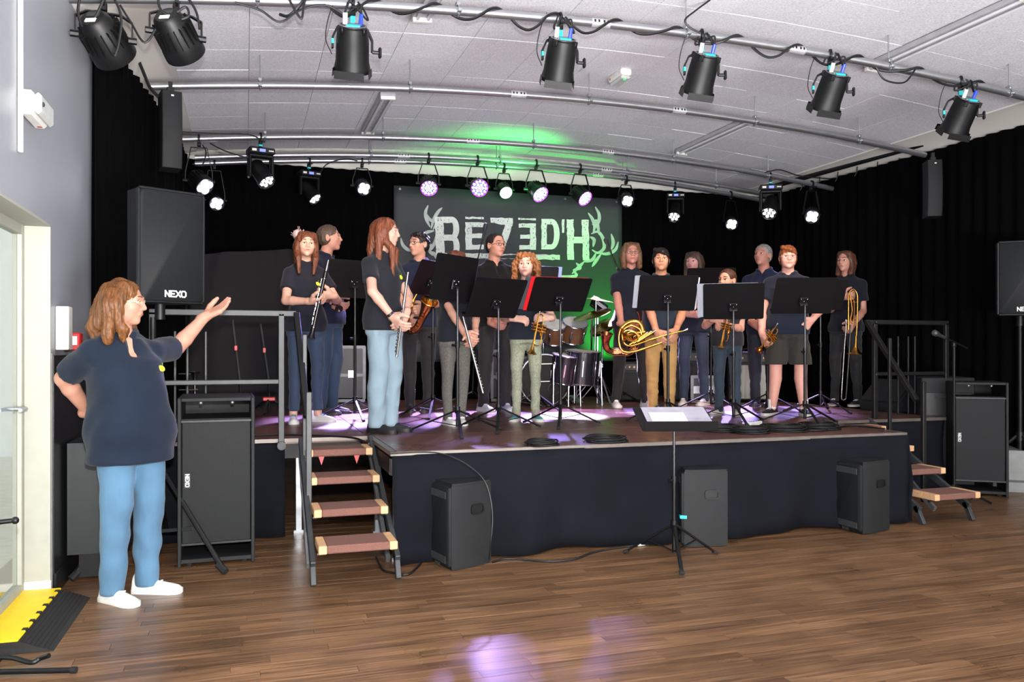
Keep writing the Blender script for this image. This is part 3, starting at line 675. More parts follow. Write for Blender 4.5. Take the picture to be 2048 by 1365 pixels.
def pp(px, i, dx=0): q = atY(px, 0, PY[i]); return Vector((q.x, PY[i], zpipe(q.x)))
q = pp(208, 0); L1 = led_par('black finned lamp nearest the left wall, top left corner', q, .23, (.42, .74, -.52), .125, .27, yw=.1)
q = pp(352, 0); L2 = led_par('black finned lamp with a white sticker, right of the corner one', q, .215, (.50, .66, -.56), .12, .27, yw=.2)
tocam = lambda loc, dz=0: (at(1000, 760, 3.0) - loc + Vector((0, 0, dz))).normalized()
rows = [('white four-cell lamp beneath the left end of the third pipe', 398, 2, .42, 'four', .10, (.55, -.55, -.62)), ('white four-cell lamp left of the banner, just above the loudspeaker top', 429, 4, .42, 'four', .085, (.25, -.8, -.5)),
        ('white four-cell lamp over the red-haired girl, left of the banner', 724, 4, .30, 'four', .085, (.1, -.85, -.45)), ('blue-violet lamp above the left end of the band lettering', 857, 3, .32, 'many', .10, (-.1, -.75, -.65)),
        ('blue-violet lamp with pink rim shining straight ahead over the lettering', 955, 3, .33, 'many', .105, (-.02, -.93, -.37)), ('oval white lamp over the middle of the banner', 1008, 4, .29, 'solid', .085, (0, -.8, -.55)),
        ('blue-violet lamp tilted right, third of the violet ones', 1072, 3, .33, 'many', .105, (.3, -.7, -.65)), ('blue-violet lamp tilted right, nearest the right end of the lettering', 1160, 3, .34, 'many', .10, (.35, -.7, -.62)),
        ('white four-cell lamp over the upper right corner of the banner', 1252, 4, .27, 'four', .085, (-.2, -.85, -.45)), ('white four-cell lamp hanging low between the two right moving heads', 1461, 4, .38, 'four', .085, (-.35, -.8, -.45)),
        ('white four-cell lamp farthest right, below the black side pipe', 1623, 2, .38, 'four', .09, (-.5, -.75, -.45))]
for (lb, px, i, hg, fc, sz, d) in rows: led_par(lb, pp(px, i), hg, d, sz, .22, fc, 'lit lamps over the stage')
def moving_head(label, px, i, drop, d, col=E_DIM, yw=0, k=1):
    p = pp(px, i); L = thing('moving_head_lamp', label, 'spotlight', p, yw, 'moving head lamps')
    b = MB(); clamp(b); b.cyl((0, 0, -.05), (0, 0, -drop), .014, 8); b.build('clamp', M_LAMPB, L); b = MB(); b.box((0, 0, -.08), (.034, .034, .03)); b.build('tape', M_TURQ, L, 0)
    z = -drop
    b = MB(); b.box((0, 0, z - .035 * k), (.27 * k, .2 * k, .07 * k), None, .012); ba = b.build('base', M_LAMPB, L, 0)
    b = MB(); b.box((0, -.102 * k, z - .035 * k), (.06 * k, .006, .03 * k)); b.build('display', E_LCD, ba, 0)
    b = MB(); b.box((-.085 * k, -.102 * k, z - .035 * k), (.045 * k, .006, .024 * k)); b.box((.09 * k, -.102 * k, z - .035 * k), (.05 * k, .006, .012 * k)); b.build('label', M_WHITEP, ba, 0)
    b = MB()
    for s in (-1, 1): b.box((s * .115 * k, 0, z - .19 * k), (.035 * k, .1 * k, .26 * k), None, .014)
    b.box((0, 0, z - .082 * k), (.25 * k, .1 * k, .03 * k), None, .008); b.build('yoke', M_LAMPB, L, 0)
    M = aim(Vector(d).normalized(), (0, 0, z - .25 * k)); r = .088 * k
    b = MB(); b.T = M; b.lathe([(0, -.13 * k), (r * .7, -.13 * k), (r * .95, -.1 * k), (r, -.02), (r, .1 * k), (r * 1.08, .11 * k), (r * 1.08, .15 * k), (r, .15 * k), (r * .95, .135 * k), (0, .135 * k)], 22, None, False); he = b.build('head', M_LAMPB, L)
    b = MB(); b.T = M; b.lathe([(r * 1.0, .15 * k), (r * 1.06, .156 * k), (r * .96, .15 * k)], 22, None, False); b.build('lens_rim', M_CHROME, he)
    b = MB(); b.T = M
    for rr, n in ((0, 1), (.62, 6)):
        for a in range(n): c, s_ = math.cos(2 * PI * a / n), math.sin(2 * PI * a / n); b.ell((r * rr * c, r * rr * s_, .14 * k), (r * .26, r * .26, .014), 10, 5)
    b.build('led', col, he); return L
moving_head('moving head lamp at the left end of the third pipe', 521, 2, .12, (.35, -.5, -.75), yw=.2, k=.95)
moving_head('moving head lamp on the rear pipe, second from the left', 618, 4, .13, (.4, -.5, -.75), yw=.25, k=.9)
moving_head('moving head lamp above the dark-haired boy, right of the banner', 1350, 4, .12, (-.2, -.6, -.75), yw=-.35, k=.9)
moving_head('moving head lamp at the right end of the third pipe', 1541, 2, .12, (-.2, -.6, -.75), yw=-.5, k=1.0)
# real beams of those lamps
def beam(px, i, tgt, e, col, ang, blend=.4, drop=.55, soft=.05):
    p = pp(px, i); p.z -= drop; p.y -= .12; lamp('stage_beam', 'SPOT', p, e, col, tgt, spot_size=math.radians(ang), spot_blend=blend, shadow_soft_size=soft)
VIO = (.50, .36, 1)
beam(955, 3, on(1180, 826, SZ), 5000, VIO, 22, .6); beam(1072, 3, on(1130, 832, SZ), 15000, (.75, .64, 1), 13, .25); beam(1160, 3, on(1290, 822, SZ), 17000, (.78, .68, 1), 15, .25)
beam(857, 3, on(780, 835, SZ), 5000, VIO, 24, .6); beam(724, 4, on(660, 840, SZ), 4000, VIO, 22, .6); beam(1252, 4, on(1430, 818, SZ), 4500, VIO, 14, .6)
beam(398, 2, on(625, 838, SZ), 700, VIO, 22); beam(1623, 2, on(1500, 822, SZ), 700, (.4, .34, 1), 28); beam(1461, 4, on(1560, 820, SZ), 2500, VIO, 22); beam(1008, 4, on(960, 835, SZ), 5000, VIO, 22)
RIM = (.36, .28, 1)
for px, i, x, y, dd, e in ((857, 3, 655, 590, 7.9, 1300), (955, 3, 800, 560, 7.2, 1300), (1008, 4, 990, 590, 8.2, 1300), (1072, 3, 1052, 665, 7.1, 500), (1252, 4, 1265, 690, 8.9, 1300), (1461, 4, 1430, 720, 8.4, 1000), (1623, 2, 1550, 600, 8.2, 900)): beam(px, i, at(x, y, dd), e, RIM, 15, .6)
for px, tg in ((705, 650), (1120, 900), (1403, 1250), (1660, 1450), (1921, 1640)):      # front spotlights, dimmed warm
    p = pp(px, 0); p.z -= .45; p.y += .12; lamp('front_spot', 'SPOT', p, 260, (1, .74, .58), at(tg, 600, 8.2), spot_size=math.radians(46), spot_blend=.7, shadow_soft_size=.09)
beam(955, 4, on(1010, 1330, 0), 500, VIO, 9, .5)
lamp('green_wash', 'SPOT', (4.75, 9.4, SZ + .2), 380, (.02, 1, .06), (4.45, 10.1, 1.9), spot_size=math.radians(62), spot_blend=.8, shadow_soft_size=.05)
lamp('green_wash', 'SPOT', (1.2, 9.75, SZ + .2), 30, (.02, 1, .06), (1.25, 10.1, 2.0), spot_size=math.radians(30), spot_blend=.7, shadow_soft_size=.03)
lamp('green_wash', 'SPOT', (3.3, 9.3, 3.05), 60, (.05, 1, .15), (3.0, 9.75, 4), spot_size=math.radians(120), spot_blend=.9, shadow_soft_size=.1)

# cables on the pipes
def cable(label, pts, r=.008, mat_=None, n=6, name='cable'):
    b = MB(); P = spline(pts, n); c = P[0].copy(); b.T = Tr(c).inverted(); b.tube(P, r, 6); o = b.build(name, mat_ or M_CABLE); o.location = c
    return tag(o, label, 'cable')
b_ = []
for px in range(560, 1990, 16):
    x = atY(px, 0, PY[0]).x; a = px * .052; sag = .055 + .03 * math.sin(px * .013)
    b_.append((x, PY[0] - .045 * math.cos(a) - .01, zpipe(x) - .012 + (sag * math.sin(a) if math.sin(a) < 0 else .044 * math.sin(a))))
cable('black cable wound loosely along the nearest lighting pipe', b_, .010, n=4)
def pq(px, py, i): q = atY(px, py, PY[i] - .05); return q
for (lb, i, pts) in [('black cable drooping between the two finned corner lamps', 0, [(240, 10), (262, 45), (290, 85), (320, 48), (345, 52)]),
                     ('black cables sagging left of the leftmost theatre spotlight', 0, [(470, 5), (520, 20), (560, 44), (600, 20), (650, 10), (690, 30)]),
                     ('thick black cable tied down from the corner lamp to the second pipe', 1, [(232, 10), (252, 60), (285, 140), (300, 175), (318, 195)]),
                     ('cable loop dangling at the left end of the third pipe', 2, [(405, 290), (412, 305), (404, 330), (385, 328)]),
                     ('thin cable drooping towards the left moving head', 2, [(420, 287), (450, 302), (490, 314), (510, 308)]),
                     ('cable arching over the rear pipe left of the banner', 4, [(640, 345), (655, 328), (690, 318), (715, 322)]),
                     ('black cable hanging below the nearest pipe at the right', 0, [(1752, 135), (1770, 160), (1808, 165), (1830, 140)]),
                     ('black cable sloping from the ceiling to the third theatre spotlight', 0, [(1420, 0), (1390, 22), (1370, 40), (1380, 55), (1400, 66)]),
                     ('black cable along the top of the third pipe by the left moving head', 2, [(362, 264), (440, 268), (500, 270), (530, 285)]),
                     ('black cable over the pipe at the right moving head', 2, [(1530, 345), (1560, 340), (1600, 352), (1660, 358)])]:
    cable(lb, [pq(x, y, i) for x, y in pts], .007 if 'thick' not in lb else .014)
for k, (lb, pts) in enumerate([('loop of black cable over the corner lamp, left loop', [(168, -12), (160, 30), (170, 60), (190, 48), (205, 20), (215, -6)]), ('loop of black cable over the corner lamp, right loop', [(225, -8), (245, 40), (240, 95), (232, 120)]), ('bundle of black cable tied over the second finned lamp', [(318, -10), (322, 25), (345, 38), (372, 22), (378, 40), (352, 50)]), ('black cable hanging straight down right of the second finned lamp', [(372, -5), (392, 28), (398, 50), (400, 66)]), ('black cable loops under the pipe left of the first theatre spotlight', [(575, 2), (590, 30), (602, 44), (606, 20), (612, -2)])]):
    cable(lb, [pq(x, y, 0) + Vector((0, -.06, 0)) for x, y in pts], .008)
# ceiling fittings
def fluor(label, px0, py0, px1, py1, grp='fluorescent ceiling lights'):
    def hit(px, py):
        d = 5.0
        for _ in range(30):
            p = at(px, py, d); d *= (zceil(p.x) - .05 - EYE) / (p.z - EYE)
        return at(px, py, d)
    a, c = hit(px0, py0), hit(px1, py1); x = (a.x + c.x) / 2; a.x = c.x = x; a.z = c.z = zceil(x) - .03
    f = thing('fluorescent_light', label, 'ceiling light', (a + c) / 2, 0, grp); L = (c - a).length; sl = -2 * KC * (x - XM); R = Matrix.Rotation(-math.atan(sl), 3, 'Y')
    b = MB(); b.box((0, 0, 0), (.15, L, .04), R, .006); h = b.build('housing', mat('pale_lamp_housing', 'a5a4a8', .5), f, 0)
    for s in (-1, 1): b = MB(); b.cyl(R @ Vector((s * .04, -L / 2 + .05, -.035)), R @ Vector((s * .04, L / 2 - .05, -.035)), .013, 8); b.build('tube', mat('unlit_tube', 'd5d5da', .25, var=.02), f)
    b = MB(); b.box(R @ Vector((0, -L / 2 + .02, -.03)), (.14, .03, .04), R); b.box(R @ Vector((0, L / 2 - .02, -.03)), (.14, .03, .04), R); b.build('end_cap', M_WHITEP, f, 0)
fluor('fluorescent ceiling light half out of the picture at the top centre', 870, -40, 855, 40)
fluor('fluorescent ceiling light between second and third pipes, left of centre', 770, 192, 740, 266)
fluor('fluorescent ceiling light between second and third pipes, right side', 1505, 243, 1360, 306)
fluor('long fluorescent ceiling light at the upper right corner', 2060, -6, 1745, 140)
def emergency(label, loc, R4, glow):
    e = thing('emergency_light', label, 'emergency light', loc); e.matrix_world = Tr(loc) @ R4
    b = MB(); b.box((0, 0, .03), (.11, .28, .06), None, .012); b.build('body', M_WHITEP, e, 0)
    b = MB(); b.box((0, 0, .075), (.095, .26, .03), None, .012); b.build('diffuser', mat('pale_diffuser', 'c4c8c4', .3), e, 0)
    b = MB(); b.box((.05, .1, .035), (.012, .02, .02)); b.build('red_mark', M_RED, e, 0)
    b = MB(); b.ell((0, -.1, .092), (.012, .012, .006), 10, 5); b.build('indicator', glow, e); return e
d = 6.0
for _ in range(30): p = at(1240, 150, d); d *= (zceil(p.x) - .02 - EYE) / (p.z - EYE)
p.z += .02; emergency('white emergency light with a green indicator on the ceiling', p, Rx(PI) @ Rz(PI), E_GRN)
p = atX(52, 218, LX + .003); e = emergency('white emergency light fixed high on the grey left wall', p, Matrix(((0, 0, 1, 0), (0, 1, 0, 0), (-1, 0, 0, 0), (0, 0, 0, 1))), M_GREY)
b = MB(); a0, a1 = atX(41, 5, LX + .012), atX(41, 193, LX + .012); b.box(((a0 + a1) / 2), (.018, .03, abs(a1.z - a0.z) + .5), None, .004); o = b.build('cable_duct', M_WHITEP, None, 0); tag(o, 'white vertical cable duct above the wall emergency light', 'duct')
# ------------------------------------------------------------------ people: smooth-blended distance fields turned into meshes
class Field:
    def __init__(s): s.ops = []
    def add(s, f, lo, hi, k=.02, sub=False, clip=None): s.ops.append((f, np.array(lo, float), np.array(hi, float), k, sub, clip)); return s
    def cone(s, a, b, r1, r2, k=.02, sub=False, sq=None):
        a, b = np.array(a, float), np.array(b, float); ba = b - a; L2 = max(float(ba @ ba), 1e-9); rm = max(r1, r2)
        def f(x, y, z):
            px, py, pz = x - a[0], y - a[1], z - a[2]
            h = np.clip((px * ba[0] + py * ba[1] + pz * ba[2]) / L2, 0, 1)
            return np.sqrt((px - ba[0] * h) ** 2 + (py - ba[1] * h) ** 2 + (pz - ba[2] * h) ** 2) - (r1 + (r2 - r1) * h)
        return s.add(f, np.minimum(a, b) - rm, np.maximum(a, b) + rm, k, sub)
    def chain(s, pts, rs, k=.02):
        for i in range(len(pts) - 1): s.cone(pts[i], pts[i + 1], rs[i], rs[i + 1], k if i == 0 else .006)
        return s
    def ell(s, c, r, k=.02, sub=False, R=None):
        c, r = np.array(c, float), np.array(r, float); Rm = np.array(R) if R is not None else np.eye(3)
        def f(x, y, z):
            px, py, pz = x - c[0], y - c[1], z - c[2]
            q = [(Rm[0, i] * px + Rm[1, i] * py + Rm[2, i] * pz) for i in range(3)]
            k0 = np.sqrt((q[0] / r[0]) ** 2 + (q[1] / r[1]) ** 2 + (q[2] / r[2]) ** 2); k1 = np.sqrt((q[0] / r[0] ** 2) ** 2 + (q[1] / r[1] ** 2) ** 2 + (q[2] / r[2] ** 2) ** 2)
            return k0 * (k0 - 1) / np.maximum(k1, 1e-6)
        e = r.max(); return s.add(f, c - e, c + e, k, sub)
    def loft(s, zs, ws, ds, ys, p=2.3, k=.02, xs=None):      # stacked super-ellipses along z
        zs = np.array(zs, float)
        def f(x, y, z):
            zz = np.clip(z, zs[0], zs[-1])
            w, d, yo = np.interp(zz, zs, ws), np.interp(zz, zs, ds), np.interp(zz, zs, ys)
            xo = np.interp(zz, zs, xs) if xs is not None else 0
            q = (np.abs((x - xo) / w) ** p + np.abs((y - yo) / d) ** p) ** (1 / p)
            g = (q - 1) * np.minimum(w, d) * .95; e = np.maximum(zs[0] - z, z - zs[-1])
            return np.maximum(g, e)
        W_, D_ = max(ws), max(ds); return s.add(f, (-W_ - .05, min(ys) - D_, zs[0]), (W_ + .05, max(ys) + D_, zs[-1]), k)
    def cut(s, n, d, lo=None, hi=None):           # keep n.p < d inside the box
        n = np.array(n, float)
        s.ops.append((lambda x, y, z: n[0] * x + n[1] * y + n[2] * z - d, lo, hi, None, 'cut', None)); return s
    def warp(s, f): s.ops.append((f, None, None, None, 'warp', None)); return s
    def mesh(s, xs, ys, zs):
        D = np.full((len(xs), len(ys), len(zs)), .2, np.float32)
        def rng(g, a, b): i, j = np.searchsorted(g, a), np.searchsorted(g, b); return max(0, i - 1), min(len(g), j + 1)
        for f, lo, hi, k, sub, clip in s.ops:
            if sub == 'warp':
                X, Y, Z = xs[:, None, None], ys[None, :, None], zs[None, None, :]; m = np.abs(D) < .06; d2 = f(X, Y, Z); D = np.where(m, D + d2, D).astype(np.float32); continue
            if sub == 'cut': i0, i1, j0, j1, k0, k1 = 0, len(xs), 0, len(ys), 0, len(zs)
            if sub != 'cut' or lo is not None:
                mg = .03 + (k or 0); lo_, hi_ = np.array(lo) - (mg if sub != 'cut' else 0), np.array(hi) + (mg if sub != 'cut' else 0)
                (i0, i1), (j0, j1), (k0, k1) = rng(xs, lo_[0], hi_[0]), rng(ys, lo_[1], hi_[1]), rng(zs, lo_[2], hi_[2])
            if i1 <= i0 or j1 <= j0 or k1 <= k0: continue
            X, Y, Z = xs[i0:i1, None, None], ys[None, j0:j1, None], zs[None, None, k0:k1]
            d = f(X, Y, Z); a = D[i0:i1, j0:j1, k0:k1]
            if sub == 'cut': r = np.maximum(a, d)
            elif sub:
                h = np.clip(.5 - .5 * (a + d) / max(k, 1e-5), 0, 1); r = a * (1 - h) - d * h + k * h * (1 - h)
            else:
                kk = max(k, 1e-5); h = np.clip(.5 + .5 * (a - d) / kk, 0, 1); r = a * (1 - h) + d * h - kk * h * (1 - h)
            D[i0:i1, j0:j1, k0:k1] = r
        return nets(D, xs, ys, zs)
def nets(D, xs, ys, zs):
    s = D < 0; c = np.zeros([n - 1 for n in D.shape], np.int8)
    sl = lambda A, i, j, k: A[i:A.shape[0] - 1 + i, j:A.shape[1] - 1 + j, k:A.shape[2] - 1 + k]
    for i in (0, 1):
        for j in (0, 1):
            for k in (0, 1): c += sl(s, i, j, k)
    act = (c > 0) & (c < 8); I, J, K = np.nonzero(act); idx = np.full(act.shape, -1, np.int32); idx[I, J, K] = np.arange(len(I))
    P = np.zeros((len(I), 3)); N = np.zeros(len(I))
    co = [(i, j, k) for i in (0, 1) for j in (0, 1) for k in (0, 1)]
    val = {q: D[I + q[0], J + q[1], K + q[2]] for q in co}
    for q in co:
        for ax in range(3):
            if q[ax]: continue
            e = list(q); e[ax] = 1; e = tuple(e); a, b = val[q], val[e]; m = (a < 0) != (b < 0)
            t = np.where(m, a / np.where(m, a - b, 1), 0)
            g = [xs, ys, zs]; ijk = [I, J, K]
            for x in range(3):
                p0 = g[x][ijk[x] + q[x]]; p1 = g[x][ijk[x] + e[x]]; P[:, x] += np.where(m, p0 + (p1 - p0) * t, 0)
            N += m
    P /= N[:, None]; F = []
    for ax in range(3):
        a = [slice(None)] * 3; b = [slice(None)] * 3; a[ax] = slice(0, -1); b[ax] = slice(1, None)
        o = [x for x in range(3) if x != ax]
        for x in o: a[x] = slice(1, -1); b[x] = slice(1, -1)
        A, B = s[tuple(a)], s[tuple(b)]; m = A != B; Q = list(np.nonzero(m)); fl = A[tuple(Q)]
        for x in o: Q[x] = Q[x] + 1
        def cell(d0, d1): R = [q.copy() for q in Q]; R[o[0]] -= d0; R[o[1]] -= d1; return idx[tuple(R)]
        q4 = np.stack([cell(1, 1), cell(0, 1), cell(0, 0), cell(1, 0)], 1)
        flip = ~fl if ax != 1 else fl
        q4[flip] = q4[flip][:, ::-1]; F.append(q4)
    return P, np.concatenate(F)
def fast_mesh(name, P, F, mats, parent, relax=1):
    F = F[(F >= 0).all(1)]
    for _ in range(relax):                    # light smoothing
        S_ = np.zeros_like(P); C = np.zeros(len(P))
        for a in range(4):
            b = F[:, (a + 1) % 4]; np.add.at(S_, F[:, a], P[b]); np.add.at(C, F[:, a], 1); np.add.at(S_, b, P[F[:, a]]); np.add.at(C, b, 1)
        P = P * .5 + .5 * S_ / np.maximum(C, 1)[:, None]
    me = bpy.data.meshes.new(name); me.vertices.add(len(P)); me.vertices.foreach_set('co', P.astype(np.float32).ravel())
    me.loops.add(F.size); me.loops.foreach_set('vertex_index', F.astype(np.int32).ravel())
    me.polygons.add(len(F)); me.polygons.foreach_set('loop_start', np.arange(0, F.size, 4, dtype=np.int32)); me.polygons.foreach_set('loop_total', np.full(len(F), 4, np.int32))
    me.polygons.foreach_set('use_smooth', np.ones(len(F), bool)); me.update(calc_edges=True)
    for m in (mats if isinstance(mats, (list, tuple)) else [mats]): me.materials.append(m)
    return obj(name, me, parent)
def axis(lo, hi, h, fine=()):              # grid line positions, finer inside the given (lo, hi, step) spans
    out = [lo]
    while out[-1] < hi:
        st = h
        for a, b, f in fine:
            if a <= out[-1] <= b: st = min(st, f)
            elif out[-1] < a < out[-1] + st: st = max(a - out[-1], f)
        out.append(out[-1] + st)
    return np.array(out)
def nrm(v): v = np.array(v, float); return v / max(np.linalg.norm(v), 1e-9)
def wrinkle(amp, fr, seed, stretch=(1, 1, 1)):
    r = np.random.RandomState(seed); ks = [(r.randn(3) * fr * np.array(stretch), r.rand() * 6.3) for _ in range(5)]
    return lambda x, y, z: amp * sum(np.sin(k[0] * x + k[1] * y + k[2] * z + p) for k, p in ks) / 2.2
def ik(a, b, l1, l2, pole):
    a, b, pole = np.array(a, float), np.array(b, float), np.array(pole, float); d = b - a; L = np.linalg.norm(d)
    if L > (l1 + l2) * .999: b = a + d / L * (l1 + l2) * .999; d = b - a; L = np.linalg.norm(d)
    c = (l1 ** 2 - l2 ** 2 + L ** 2) / (2 * L); h = math.sqrt(max(l1 ** 2 - c ** 2, 1e-8)); u = d / L; p = pole - a; p = nrm(p - u * (p @ u)); return a + u * c + p * h, b
def hand(F, w, fd, pn, side, sz, curl=.6, spread=.012, thumb=.5, toes=None):
    """wrist, direction of the fingers, direction the palm faces; side +1 puts the thumb towards +cross"""
    fd = nrm(fd); pn = np.array(pn, float); pn = nrm(pn - fd * (pn @ fd)); wd = np.cross(fd, pn) * side; w = np.array(w, float)
    P = lambda a, b, c: w + fd * a * sz + wd * b * sz + pn * c * sz
    r = .15 * sz
    F.cone(P(-.15, 0, 0), P(.1, 0, 0), r * 1.05, r * 1.0, .015)
    for o, e in ((-.13, -.17), (-.03, -.055), (.07, .06), (.14, .17)): F.cone(P(.1, o * .75, 0), P(.5, e, 0), r * .68, r * .6, .012)
    for o, ln, rr in ((.185, .42, .9), (.062, .47, .95), (-.062, .44, .9), (-.175, .34, .78)):
        p = P(.5, o, 0); ang = .12; d = nrm(fd + wd * o * .35)
        for j, (f, q) in enumerate(((.44, 1), (.3, .9), (.26, .78))):
            ang += curl * (.75, 1.0, .7)[j]; dd = d * math.cos(ang) + pn * math.sin(ang); n = p + dd * ln * f * sz; F.cone(p, n, r * .55 * rr * q, r * .5 * rr * q, .005); p = n
    b = P(.12, .15, .03); d1 = nrm(fd * .62 + wd * .75 + pn * (.25 + thumb * .5)); m = b + d1 * .26 * sz; d2 = nrm(fd * .85 + wd * .3 + pn * (.15 + thumb * .9)); m2 = m + d2 * .2 * sz; e = m2 + nrm(fd * .9 + pn * (.2 + thumb)) * .14 * sz
    F.cone(b, m, r * .75, r * .62, .012); F.cone(m, m2, r * .6, r * .54, .005); F.cone(m2, e, r * .54, r * .42, .005)
SKIN = {}
def dim(c, f):
    r = [min(1, x * f) for x in lin(c)[:3]]; return ''.join('%02x' % round(255 * (12.92 * x if x <= .0031308 else 1.055 * x ** (1 / 2.4) - .055)) for x in r)
def skin(c):
    if c not in SKIN:
        SKIN[c] = mat('skin_' + c, dim(c, .66), .5, var=.05, scale=(25, 25, 25), spec=.35)
        b = SKIN[c].node_tree.nodes['Principled BSDF']; b.inputs['Subsurface Weight'].default_value = .12; b.inputs['Subsurface Radius'].default_value = (.012, .005, .003)
    return SKIN[c]
def cloth(c, kind='knit'):
    if kind == 'denim': return mat('denim_' + c, dim(c, .62), .85, var=.16, scale=(9, 9, 3), bump=.25, bscale=(260, 260, 90), sheen=.1)
    if kind == 'marl': return mat('marl_' + c, dim(c, .8), .9, var=.3, scale=(140, 140, 60), bump=.2, bscale=200)
    return mat('cloth_' + c, dim(c, .65), .9, var=.1, scale=(10, 10, 10), bump=.22, bscale=380, sheen=.08, spec=.2)
def hairmat(c): return mat('hair_' + c, dim(c, .6), .45, var=.5, scale=(75, 75, 4), bump=.8, bscale=(190, 190, 6), spec=.3)
M_EYEW = mat('eye_white', 'e8e4e0', .2, var=.02); M_IRIS = mat('brown_iris', '3a2a1c', .2); M_PUP = mat('pupil', '060606', .1)
M_LIP = mat('lip_skin', 'b0615a', .4, var=.05); M_LEMON = mat('yellow_green_badge', 'c3d62a', .7, var=.05)
def shoe(parent, H, pos, yaw, up, sole, k=1.0, stripes=None):
    L = .152 * H * k; b = MB(); M = Tr(*pos) @ Rz(yaw); sec = [(.24, .028, .070), (.26, .034, .085), (.10, .036, .080), (-.1, .037, .062), (-.35, .043, .046), (-.55, .044, .036), (-.68, .034, .028), (-.74, .016, .018)]
    so = MB(); rs, ru = [], []
    for (f, w, h) in sec:
        y = f * L; w *= k * H / 1.7; h *= k * H / 1.7
        if f == .24: y += .012
        ru.append([M @ Vector((w * math.cos(a) * (1 if math.sin(a) < .3 else .86), y, .016 + max(0, h * math.sin(a)))) for a in [PI * 2 * i / 16 for i in range(16)]])
        rs.append([M @ Vector((w * 1.06 * x, y + (0 if abs(f) < .6 else -.004 * (1 if f < 0 else -1)), z)) for x, z in ((-1, 0), (1, 0), (1.03, .012), (1, .024), (-1, .024), (-1.03, .012))])
    b.loft(ru); so.loft(rs); o = b.build('shoe', up, parent, 60); so.build('sole', sole, o, 50)
    la = MB()
    for i in range(4):
        f = .02 - i * .11; y = f * L; h = np.interp(-f, [-.26, .1, .35, .55], [.085, .062, .046, .036]) * k * H / 1.7 + .018
        la.tube([M @ Vector((x * .02 * k, y, h - abs(x) * .004)) for x in (-1, -.5, 0, .5, 1)], .0035, 5)
    la.build('laces', stripes or sole, o)
    return o
def person(label, px=None, d=None, loc=None, H=1.7, face=0, base=SZ, build=1.0, fem=0.0, head=(0, 0, 0), hs=1.0, skin_c='d9a48c', hair=('short', '3a2a20'), shirt='202430', pants=('denim', '24344e', 1.0), shoes=('d8d8d8', 'e8e8e8'), arms=None, stance=.085, feet=(.15, -.15), fine=.0042, glasses=None, badge=True, lean=(0, 0), sleeve=.62, shorts=False, lips='b0615a', belly=0, watch=None, hem=.475, cropped=0, brow=None, smile=0, bare_ankle=False, socks=None, voff=0):
    if loc is None: loc = at(px, 700, d); loc.z = base
    root = thing('person', label, 'person', loc, face)
    B = build; A = np.array; h = H
    hh = .1335 * H * hs                                  # head height
    hc = A([lean[0] * h, lean[1] * h - .012 * h, h - hh * .5])            # head centre
    nb = A([lean[0] * h * .8, lean[1] * h * .8 + .012 * h, h - hh - .031 * h])   # base of the neck
    shz = nb[2] - .042 * h; sw = (.094 - .010 * fem) * h * (1 + .6 * (B - 1)); hipz = .515 * h
    S_ = {-1: A([-sw + nb[0] * .8, nb[1], shz - .012 * h]), 1: A([sw + nb[0] * .8, nb[1], shz - .012 * h])}
    hip = {s: A([s * .046 * h * (1 + .3 * (B - 1)), 0, .50 * h]) for s in (-1, 1)}
    st = stance * h / 1.7
    ank = {s: A([s * st, .012, .045 * h]) for s in (-1, 1)}; kne = {s: A([s * (st * .5 + .026 * h), -.014 * h, .275 * h]) for s in (-1, 1)}
    # torso outline
    tz = A([.475, .52, .565, .62, .69, .75, .795, .825]) * h; tz[-1] = nb[2] - .012 * h; tz[-2] = shz - .012 * h
    mw = A([.088 + .006 * fem, .091 + .007 * fem, .085 + .002 * fem, .079 - .010 * fem, .087 - .011 * fem, .092 - .014 * fem, .070 - .008 * fem, .040]) * h * B
    md = A([.062, .066, .062, .060 - .003 * fem, .066 + .006 * fem, .064 + .005 * fem, .050, .040]) * h * B
    if belly: g = np.exp(-((tz / h - .60) / .085) ** 2); md = md + belly * g; mw = mw + belly * .75 * np.exp(-((tz / h - .58) / .1) ** 2)
    lx = np.interp(tz, [.5 * h, nb[2]], [0, nb[0]]); ly = np.interp(tz, [.5 * h, nb[2]], [0, nb[1] - .004 * h]) - (belly * .45 * np.exp(-((tz / h - .6) / .085) ** 2) if belly else 0)
    r_ua, r_el, r_fa, r_wr = [a * h * (1 + .75 * (B - 1)) for a in (.030 - .003 * fem, .024 - .002 * fem, .0235 - .002 * fem, .0155 - .001 * fem)]
    # arms
    J = {}; arms = arms or {}
    for s in (-1, 1):
        q = arms.get('R' if s < 0 else 'L', {}); w = A(q.get('w', (s * (.14 * h), -.03, .47 * h))); pole = A(q.get('pole', (s * .4 * h, .25 * h, .5 * h)))
        el, w = ik(S_[s], w, .172 * h, .150 * h, pole); J[s] = (S_[s], el, w, q)
    bd = Field()
    # trunk and legs under the clothes
    bd.loft(tz, mw - .016, md - .016, ly, 2.2, .02, lx)
    for s in (-1, 1): bd.cone(nb - A([0, 0, .022 * h]), S_[s] - A([0, 0, .006 * h]), .030 * h, r_ua * .92, .03)
    for s in (-1, 1):
        lr = [.047, .034, .033, .021]
        bd.chain([hip[s], kne[s] + A([0, 0, .03 * h]), kne[s] - A([0, -.012 * h, .06 * h]), ank[s]], [a * h * (1 + .6 * (B - 1)) - (.014 if i < 3 and not shorts else .0) for i, a in enumerate(lr)], .03)
        fy_ = feet[0] if s < 0 else feet[1]; bd.cone(ank[s] - A([0, 0, .01]), ank[s] + A([.035 * h * math.sin(fy_), -.035 * h * math.cos(fy_), -.034 * h]), .018 * h, .009 * h, .01)
    for s in (-1, 1): bd.cone(nb + A([s * .012 * h, .008, .018 * h]), S_[s] + A([-s * .03 * h, .005, -.004 * h]), .017 * h, .018 * h, .02)
